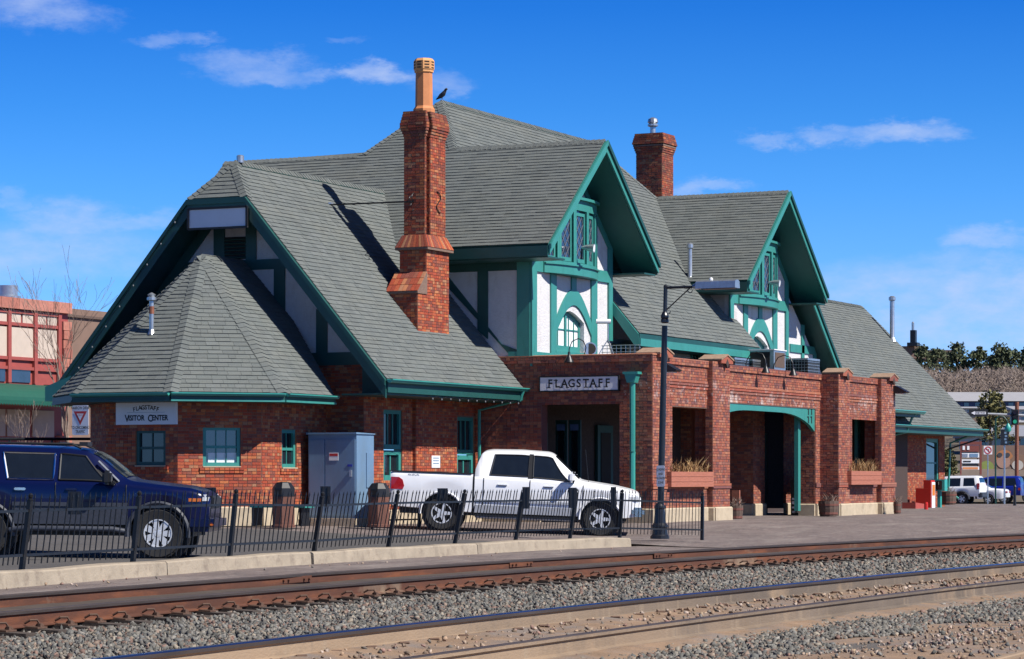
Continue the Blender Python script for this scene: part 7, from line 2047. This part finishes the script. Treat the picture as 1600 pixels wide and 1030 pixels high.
# barrel awning with scalloped edge
mb = MB(); xw0, xw1 = xa, LX(100)
za, zb = lv['aw1'], lv['aw0']; prof = [(YL - 1.5 * math.sin(t * math.pi / 2), za - (za - zb - .15) * (1 - math.cos(t * math.pi / 2))) for t in fr(0, 1, 8)]
mb = MB()
for (y0, z0), (y1, z1) in zip(prof, prof[1:]): mb.poly([(xw0, y0, z0), (xw1, y0, z0), (xw1, y1, z1), (xw0, y1, z1)])
mb.poly([(xw1, y, z) for y, z in prof] + [(xw1, YL, prof[-1][1])])
aw = mb.build('awning', M['awning'], LB, smooth=40, recalc=False)
mb = MB(); ns = 60
for i in range(ns):
    x0, x1 = xw0 + (xw1 - xw0) * i / ns, xw0 + (xw1 - xw0) * (i + 1) / ns; y, z = prof[-1]
    mb.poly([(x0, y, z), (x1, y, z), (x1, y, z - .12), ((x0 + x1) / 2, y, z - .2), (x0, y, z - .12)])
mb.build('valance', M['awning'], aw, recalc=False)
for pp in (-60, 68): x = LX(pp); mb = MB(); mb.tube([(x, y - .012, z + .012) for y, z in prof], .02, 5); mb.build('seam', M['iron'], aw)
c = at_d(13, 462, 104)
t = thing('roof_ventilator', 'silver drum ventilator on the roof of the red shop building', 'ventilator', tuple(c), local=True)
mb = MB(); mb.lathe([(.36, 0), (.36, .38)], 20); mb.build('drum', M['galv'], t, smooth=30)
mb = MB(); mb.lathe([(.48, -.25), (.48, -.02), (.37, 0)], 20); mb.build('base_ring', M['galv'], t, smooth=30)
p0, p1 = at_d(112, 478, 108), at_d(165, 484, 112)
t = thing('tan_building', 'plain tan rendered building behind the red shop building', 'building', (p0.x, p0.y, 0))
mb = MB(); mb.box((p0.x + .2, p0.y + 1.0, -.3), (p0.x + 14, p0.y + 14, p0.z)); mb.build('wall', M['tanwall'], t)
mb = MB(); mb.box((p0.x + .15, p0.y + .9, p0.z - .35), (p0.x + 14, p0.y + 1.0, p0.z - .25)); mb.build('parapet_band', M['barrel'], t)
# handrail and a red van in the gap
p = at_d(-10, 686, 62); q = at_d(160, 686, 66)
t = thing('handrail', 'black pipe handrail behind the SUV roof', 'handrail', (p.x, p.y, 0))
mb = MB(); mb.tube([p, q], .035, 8); mb.build('top_rail', M['iron'], t)
for k in (.14, .52, .9): a = p.lerp(q, k); mb = MB(); mb.tube([(a.x, a.y, .1), a], .03, 8); mb.build('post', M['iron'], t)
p = at_d(150, 720, 88)
t, b = simple_car('parked_van', 'red van glimpsed between the yield sign and the bay', 'van', (p.x + 1, p.y + 1.5, .1), R(100), suv, 'red',
    dict(side=[('front_window', -1.6, -.85, -1.6, -1.2, .06, .9), ('rear_window', -2.55, -1.7, -2.55, -1.7, .06, .9)], screens=[('windscreen', -.45, -1.1, .06, .9)]), -3.78, .83, [(0, .36), (-2.65, .36)], scale=1.15)

# ------------------------------------------------------------------ trees
def branches(mb, p, d, L, r, depth, rnd, spread=.55, up=.12, minr=.004):
    p = V(p); d = V(d).normalized(); pts = [p]; rs = [r]; n = 4
    for i in range(n):
        d = (d + V((rnd.gauss(0, .12), rnd.gauss(0, .12), up * .4))).normalized(); p = p + d * L / n; pts.append(p); rs.append(max(minr, r * (1 - .45 * (i + 1) / n)))
    mb.tube(pts, rs, 6 if r > .03 else 3, cap=False)
    if depth == 0: return
    for k in range(rnd.choice((2, 3, 3))):
        j = rnd.choice((2, 3, 4, 4)); dd = (d + V((rnd.uniform(-1, 1), rnd.uniform(-1, 1), rnd.uniform(-.1, .6))) * spread).normalized()
        branches(mb, pts[j], dd, L * rnd.uniform(.55, .8), rs[j] * .7, depth - 1, rnd, spread, up, minr)
def bare_tree(px, py, d, h, label, seed, depth=5, tw=.005):
    p = at_d(px, py, d); p.z = .05; rnd = random.Random(seed)
    t = thing('bare_tree', label, 'tree', tuple(p), local=True, group='leafless street trees')
    mb = MB(); mb.tube([(0, 0, 0), (.02, .03, h * .14), (-.03, .05, h * .28)], [h * .012, h * .009, h * .007], 8); mb.build('trunk', M['bark'], t, smooth=60)
    mb = MB()
    for k in range(4): branches(mb, (-.03, .05, h * .27 - k * .15), (rnd.uniform(-.5, .5), rnd.uniform(-.5, .5), 1), h * .26, h * .0055, depth, rnd, minr=tw)
    o = mb.build('crown', M['twig'], t, recalc=False)
bare_tree(108, 700, 93, 9.4, 'leafless tree with pale trunk at the corner of the red shop building', 11, 4)
bare_tree(48, 700, 96, 4.6, 'thin leafless tree before the green awning', 12, 3)
def leaf_cluster(mb, c, r, n, s, rnd, flat=.8):
    for _ in range(n):
        v = V((rnd.gauss(0, 1), rnd.gauss(0, 1), rnd.gauss(0, 1) * flat)).normalized() * r * rnd.uniform(.35, 1.0)
        p = V(c) + v; a = V((rnd.uniform(-1, 1), rnd.uniform(-1, 1), rnd.uniform(-1, 1))).normalized(); b = a.cross(V((rnd.uniform(-1, 1), rnd.uniform(-1, 1), rnd.uniform(-1, 1)))).normalized()
        k = s * rnd.uniform(.6, 1.4); mb.poly([p - a * k, p + b * k * .8, p + a * k, p - b * k * .8])
def pine(p, h, w, label, rnd, mat='needle', group='pines on the ridge'):
    t = thing('pine_tree' if mat == 'needle' else 'leafy_tree', label, 'tree', tuple(p), local=True, group=group)
    mb = MB(); mb.tube([(0, 0, -1), (rnd.uniform(-.2, .2), rnd.uniform(-.2, .2), h * .5), (0, 0, h * .92)], [h * .028, h * .02, h * .006], 6); mb.build('trunk', M['bark'], t)
    mb = MB()
    for k in range(60):
        f = rnd.uniform(.04, .97); rad = w * (1 - f) ** .55 * rnd.uniform(.2, 1.1) + w * .12; a = rnd.uniform(0, 6.28)
        leaf_cluster(mb, (rad * math.cos(a), rad * math.sin(a), h * f), h * rnd.uniform(.08, .15), 34, h * .034, rnd, .6)
    mb.build('crown', M[mat], t, recalc=False)
rnd = random.Random(21)
# ridge to the east
hm = MB(); D = []
def ridge(px): return 606 - 6 * math.sin(px * .02)
rows = []
for d in fr(210, 520, 10):
    r_ = []
    for px in fr(1150, 1900, 24):
        a, b, c = ray(px, 700); f = (d - 210) / 310
        ztarget = EYE + d * (HZ - (745 - 150 * sstep(f * 1.15))) / FPX
        r_.append((d * a, d * b, -.6 + (ztarget + .6) * (1 if f > 0 else 0)))
    rows.append(r_)
for a, b in zip(rows, rows[1:]):
    for i in range(24): hm.poly([a[i], a[i + 1], b[i + 1], b[i]])
struct(hm.build('hillside', M['hill'], smooth=60, recalc=True))
labs = ['leftmost pine on the ridge beside the east roof slope', 'broad pine on the ridge next to the leftmost one', 'tallest dark pine on the ridge', 'round-topped pine right of the tallest ridge pine', 'pine at a gap on the ridge', 'dense pine on the ridge toward the right edge', 'pine on the ridge close to the right frame edge', 'pine cut by the right frame edge']
for i, (px, py, d, h, w) in enumerate(((1441, 592, 380, 4.6, 1.9), (1464, 596, 385, 4.6, 2.3), (1494, 602, 390, 6.0, 2.2), (1527, 604, 388, 5.6, 2.4), (1550, 600, 400, 4.4, 1.8), (1563, 606, 385, 6.2, 2.0), (1584, 604, 390, 5.2, 2.2), (1606, 606, 380, 5.8, 2.2))):
    pine(at_d(px, py, d), h, w, labs[i], random.Random(40 + i))
pine(at_d(1548, 690, 215), 3.9, 1.6, 'olive leafy tree behind the one-way sign', random.Random(60), 'olive', 'trees behind the street')
pine(at_d(1563, 672, 230), 1.8, 1.1, 'small olive shrub right of the one-way sign', random.Random(61), 'olive', 'trees behind the street')
pine(at_d(1482, 745, 165), 1.7, .55, 'yellow-green shrub at the foot of the marquee board', random.Random(62), 'olive', 'trees behind the street')
# leafless thicket on the slope
rnd = random.Random(5); mb = MB()
for _ in range(260):
    px = rnd.uniform(1420, 1640); py = rnd.uniform(584, 630); d = rnd.uniform(300, 360); c = at_d(px, py, d)
    leaf_cluster(mb, c, rnd.uniform(.8, 1.6), 46, .11, rnd, .6)
    for _k in range(22):
        q = c + V((rnd.uniform(-1, 1), rnd.uniform(-1, 1), rnd.uniform(.4, 1.4))); b_ = c + V((rnd.uniform(-1, 1), rnd.uniform(-1, 1), rnd.uniform(-.5, .3))); mb.poly([b_, b_ + V((.07, -.05, 0)), b_ + (q - c) * .9])
o = mb.build('thicket', M['brush'], recalc=False); tag(o, 'grey-brown leafless thicket covering the slope below the pines', 'thicket', kind='stuff')

# ------------------------------------------------------------------ far buildings (right)
def far_block(name, label, px0, px1, d, ytop, ybot, mat, depth=12, roof=None, cat='building', windows=0):
    a, b = at_d(px0, ytop, d), at_d(px1, ytop, d); lo = EYE + d * (HZ - ybot) / FPX
    U = V((SA, -CA, 0)); Fw = V((CA, SA, 0)); w = (b - a).length; t = thing(name, label, cat, (a.x, a.y, lo))
    a0 = V((a.x, a.y, lo)); mb = MB(); h = a.z - lo
    mb.prism([a0, a0 + U * w, a0 + U * w + UP * h, a0 + UP * h], Fw * depth); mb.build('wall', M[mat], t)
    if roof:
        rz, rm = roof; zt_ = EYE + d * (HZ - rz) / FPX
        mb = MB(); e = .5
        mb.prism([a0 + UP * h - Fw * e - U * e, a0 + UP * (zt_ - lo) + Fw * depth * .5 - U * e, a0 + UP * h + Fw * (depth + e) - U * e], U * (w + 2 * e)); mb.build('roof', M[rm], t)
    for i in range(windows):
        c0 = a0 + U * (w * (i + .5) / windows) + UP * h * .5 - Fw * .03; mb = MB(); mb.obox(c0, U * w * .22 / windows, Fw * .02, UP * h * .28); mb.build('window', M['glassb'], t)
    return t
M['paleroof'] = material('pale_metal_roof', (.30, .30, .32), .6, nscale=1, namt=.06)
M['bluewall'] = material('blue_siding', (.06, .085, .17), .8, nscale=1, namt=.15)
M['whitewall'] = material('white_siding', (.5, .5, .5), .8, nscale=1, namt=.06)
M['slate'] = material('grey_roof', (.20, .21, .25), .8, nscale=1, namt=.1)
far_block('long_building', 'long low building with pale roof and dark blue wall on the slope', 1484, 1640, 290, 627, 638, 'bluewall', 8, (611, 'paleroof'), windows=9)
far_block('white_building', 'white building below the long pale-roofed one', 1495, 1534, 270, 638, 652, 'whitewall', 8, (634, 'paleroof'), windows=3)
far_block('white_building', 'small white building right of the traffic signal', 1590, 1640, 268, 640, 660, 'whitewall', 8, (633, 'paleroof'), windows=2)
far_block('white_building', 'white flat building with grey roof behind the mural wall', 1528, 1650, 215, 682, 700, 'whitewall', 9, (663, 'slate'), windows=6)
far_block('brown_building', 'brown-roofed house behind the olive tree', 1515, 1560, 240, 664, 690, 'tanwall', 8, (653, 'barrel'), windows=2)
t = far_block('hill_house', 'tan house with a black chimney on the ridge', 1404, 1446, 420, 541, 560, 'tanwall', 10)
far_block('hill_house', 'flat dark roofed house on the ridge behind the pines', 1446, 1490, 430, 547, 562, 'barrel', 10)
a, b = at_d(1422, 540, 419), at_d(1431, 516, 419)
mb = MB(); mb.box((a.x, b.y, a.z), (a.x + .9, a.y, b.z)); mb.build('chimney', M['iron'], t); mb = MB(); mb.box((a.x - .3, b.y - .4, a.z - .1), (a.x + 1.2, a.y + .4, a.z + .45)); mb.build('chimney_base', M['iron'], t)
c = at_d(1426.5, 516, 419.2); mb = MB(); mb.lathe([(.22, 0), (.22, 1.1), (.12, 1.3)], 8, c); mb.build('flue', M['galv'], t)
# mural wall: a plain wall with large flat patches of colour
t = far_block('mural_wall', 'low wall painted with a bright mural of large colour patches', 1528, 1660, 185, 696, 748, 'tanwall', .4, cat='wall')
Fw = V((CA, SA, 0)); U = V((SA, -CA, 0))
def patch(pts, col, k):
    mb = MB(); q = [at_d(px, py, 185) - Fw * (.02 + .006 * k) for px, py in pts]
    mb.poly(q); nm = 'mural_' + str(k); mm = material('mural_paint', col, .8, nscale=3, namt=.12); mb.build('painted_patch', mm, t, recalc=False)
def ell(cx, cy, rx, ry, n=18): return [(cx + rx * math.cos(2 * math.pi * i / n), cy + ry * math.sin(2 * math.pi * i / n)) for i in range(n)]
patch(ell(1542, 730, 11, 10), (.20, .24, .06), 0); patch(ell(1569, 716, 14, 13), (.36, .15, .06), 1); patch(ell(1568, 722, 11, 10), (.34, .20, .15), 2)
patch(ell(1594, 722, 16, 12), (.20, .12, .08), 3); patch(ell(1590, 727, 9, 8), (.45, .42, .38), 4); patch([(1606, 712), (1640, 710), (1640, 730), (1606, 728)], (.45, .48, .5), 5)
patch(ell(1562, 711, 4, 3.5), (.04, .04, .05), 6); patch(ell(1574, 711, 4, 3.5), (.04, .04, .05), 7); patch([(1500, 733), (1660, 733), (1660, 748), (1500, 748)], (.25, .19, .15), 0.5)
# marquee board
a = at_d(1500.5, 690, 150)
t = thing('marquee_board', 'brown framed marquee board with white message panels', 'sign', (a.x, a.y, -.2))
sc = 150 / FPX
def mq(px0, py0, px1, py1, mat, name, off=0.0):
    p, q = at_d(px0, py0, 150) - Fw * off, at_d(px1, py1, 150) - Fw * off
    mb = MB(); mb.prism([p, V((q.x, q.y, p.z)), q, V((p.x, p.y, q.z))], Fw * .12); return mb.build(name, M[mat], t)
M['marq'] = material('marquee_brown', (.16, .04, .03), .6)
mq(1500.5, 690, 1534, 695, 'marq', 'head_panel'); mq(1531, 695, 1534, 742, 'marq', 'post'); mq(1500.5, 695, 1502.5, 742, 'marq', 'post'); mq(1503, 696, 1530, 706, 'marq', 'panel')
for y0, y1, col in ((708, 715, 'white'), (718, 724, 'white'), (729, 734, 'white')): mq(1503, y0, 1530, y1, col, 'message_panel')
for x0 in (1504, 1511): mq(x0, 697, x0 + 3.5, 703, 'blind', 'lamp', .03)
mq(1503.5, 709, 1512, 714, 'galv', 'print', .02); mq(1515, 709, 1528, 714, 'bluegrey', 'print', .02); mq(1504, 725.5, 1529, 728, 'iron', 'print', .02); mq(1504, 730, 1528, 733.5, 'terra', 'print', .02); mq(1505, 720, 1517, 722, 'ink', 'print', .02)
# traffic signal with mast arm and one-way sign
d = 140
def P(px, py, off=0.0, dd=d): return at_d(px, py, dd) - Fw * off
t = thing('traffic_signal', 'traffic signal on a mast arm over the street at the right edge', 'traffic signal', tuple(P(1640, 787)))
mb = MB(); mb.tube([P(1505, 645), P(1640, 651)], [.05, .09], 8); mb.build('mast_arm', M['galv'], t)
mb = MB(); mb.tube([P(1640, 800), P(1640, 630)], .13, 8); mb.build('pole', M['galv'], t)
def bx(px0, py0, px1, py1, mat, name, off, th=.1, dd=d, par=None):
    p, q = P(px0, py0, off, dd), P(px1, py1, off, dd); mb = MB(); mb.prism([p, V((q.x, q.y, p.z)), q, V((p.x, p.y, q.z))], Fw * th); return mb.build(name, M[mat], par or t)
M['green'] = material('green_signal_lens', (.02, .30, .16), .3, emit=((.05, .9, .5), .2)); M['dkred'] = material('unlit_red_lens', (.10, .02, .02), .3); M['dkam'] = material('unlit_amber_lens', (.12, .06, .015), .3)
hdn = bx(1579, 640, 1590.5, 664, 'iron', 'signal_head', .2, .25)
for y, m_ in ((645, 'dkred'), (652, 'dkam'), (659, 'green')):
    c = P(1584.5, y, .215); mb = MB(); mb.tube([c, c - Fw * .02], .1, 12); mb.build('lens', M[m_], hdn)
    mb = MB(); mb.tube([c - Fw * .01, c - Fw * .16], .125, 12, cap=False); mb.build('visor', M['iron'], hdn)
ow = thing('one_way_sign', 'black and white ONE WAY arrow sign on the mast arm', 'sign', tuple(P(1528, 646)))
bx(1513.5, 639.8, 1543, 651.2, 'ink', 'plate', .12, .02, par=ow)
ar = [(1516.8, 645.5), (1522.5, 642.6), (1522.5, 643.6), (1539.8, 643.6), (1539.8, 647.4), (1522.5, 647.4), (1522.5, 648.4)]
mb = MB(); mb.poly([P(a, b, .125) for a, b in ar]); mb.build('arrow', M['signwhite'], ow, recalc=False)
text_mesh('ONE WAY', .115, 'ink', ow, face(P(1531, 645.5, .13), U, (0, 0, 1)), bold=.003)
nt = thing('no_turn_sign', 'white no-left-turn sign with red ring beside the marquee board', 'sign', tuple(P(1543, 740, 0, 146)))
c = P(1543.5, 703.5, .05, 146); mb = MB(); mb.box((0, 0, 0), (.01, .01, .01))
pts = [c + U * (.23 * x) + UP * (.23 * y) for x, y in ((-1, -1), (1, -1), (1, 1), (-1, 1))]; mb = MB(); mb.prism(pts, Fw * .01); mb.build('plate', M['signwhite'], nt)
ring_o = [c - Fw * .01 + U * (.2 * math.cos(a)) + UP * (.2 * math.sin(a)) for a in fr(0, 2 * math.pi, 24)]; ring_i = [c - Fw * .01 + U * (.155 * math.cos(a)) + UP * (.155 * math.sin(a)) for a in fr(0, 2 * math.pi, 24)]
mb = MB(); mb.strip(ring_o, ring_i, -Fw * .004); mb.build('ring', M['inkr'], nt)
mb = MB(); mb.beam(c - Fw * .008 + U * .05 - UP * .12, c - Fw * .008 + U * .04 + UP * .03, .035, .003, U); mb.beam(c - Fw * .008 + U * .05 + UP * .03, c - Fw * .008 - U * .1 + UP * .05, .035, .003, UP); mb.build('arrow', M['ink'], nt)
mb = MB(); mb.beam(c - Fw * .016 - U * .13 + UP * .13, c - Fw * .016 + U * .13 - UP * .13, .04, .003, U); mb.build('bar', M['inkr'], nt)
q = P(1543.5, 740, .0, 146); mb = MB(); mb.tube([(q.x, q.y, -.2), tuple(c + Fw * .03)], .03, 6); mb.build('post', M['galv'], nt)
sl_ = thing('street_lamp', 'thin dark green curved street lamp beside the mural', 'street lamp', tuple(P(1555, 780, 0, 144)))
b0 = P(1555.5, 790, 0, 144); mb = MB(); mb.tube([b0, P(1555.5, 665, 0, 144), P(1556, 655, 0, 144), P(1561, 650, 0, 144), P(1568, 651, 0, 144), P(1573, 657, 0, 144), P(1574.5, 662, 0, 144)], .045, 8); mb.build('pole', material('dark_green_paint', (.01, .05, .035), .4), sl_)
mb = MB(); c = P(1575, 669, 0, 144); mb.lathe([(.05, .25), (.08, .2), (.16, .05), (.18, -.1), (.12, -.2)], 10, c); mb.build('lantern', M['tealbox'], sl_, smooth=40)
bn = thing('street_banner', 'dark blue street banner hanging under the lantern', 'banner', tuple(P(1570, 696, 0, 145)))
bx(1563.5, 671, 1576, 696, 'blackpaint', 'cloth', .0, .03, 145, bn)
for k in range(4): bx(1569 + (k % 2), 675 + 5 * k, 1572.5 + (k % 2), 678 + 5 * k, 'bluegrey', 'mark', .01, .005, 145, bn)
bp = P(1570, 790, -.1, 145); mb = MB(); mb.tube([bp, P(1570, 668, -.1, 145)], .05, 8); mb.build('pole', M['galv'], bn)
up_ = thing('utility_pole', 'rusty brown utility pole behind the traffic signal', 'pole', tuple(P(1588.5, 740, 0, 175)))
mb = MB(); mb.tube([P(1588.5, 760, 0, 175), P(1589, 628, 0, 175)], .13, 8); mb.build('shaft', M['rustpipe'], up_)
bo = thing('bollard', 'black bollard at the right edge of the platform', 'bollard', tuple(P(1585.5, 793, 0, 108)))
mb = MB(); c = P(1585.5, 793, 0, 108); mb.lathe([(.07, 0), (.06, .1), (.05, .8), (.07, .82), (.03, .9)], 10, c); mb.build('shaft', M['iron'], bo)
# bracket lamp rod under the east eave
p0_ = V((102.0, YW3 - .1, 2.35)); p1_ = V((102.9, YE - .1, 2.85))
mb = MB(); mb.tube([p0_, p1_], .035, 6); mb.build('eave_brace', M['iron'], ST)
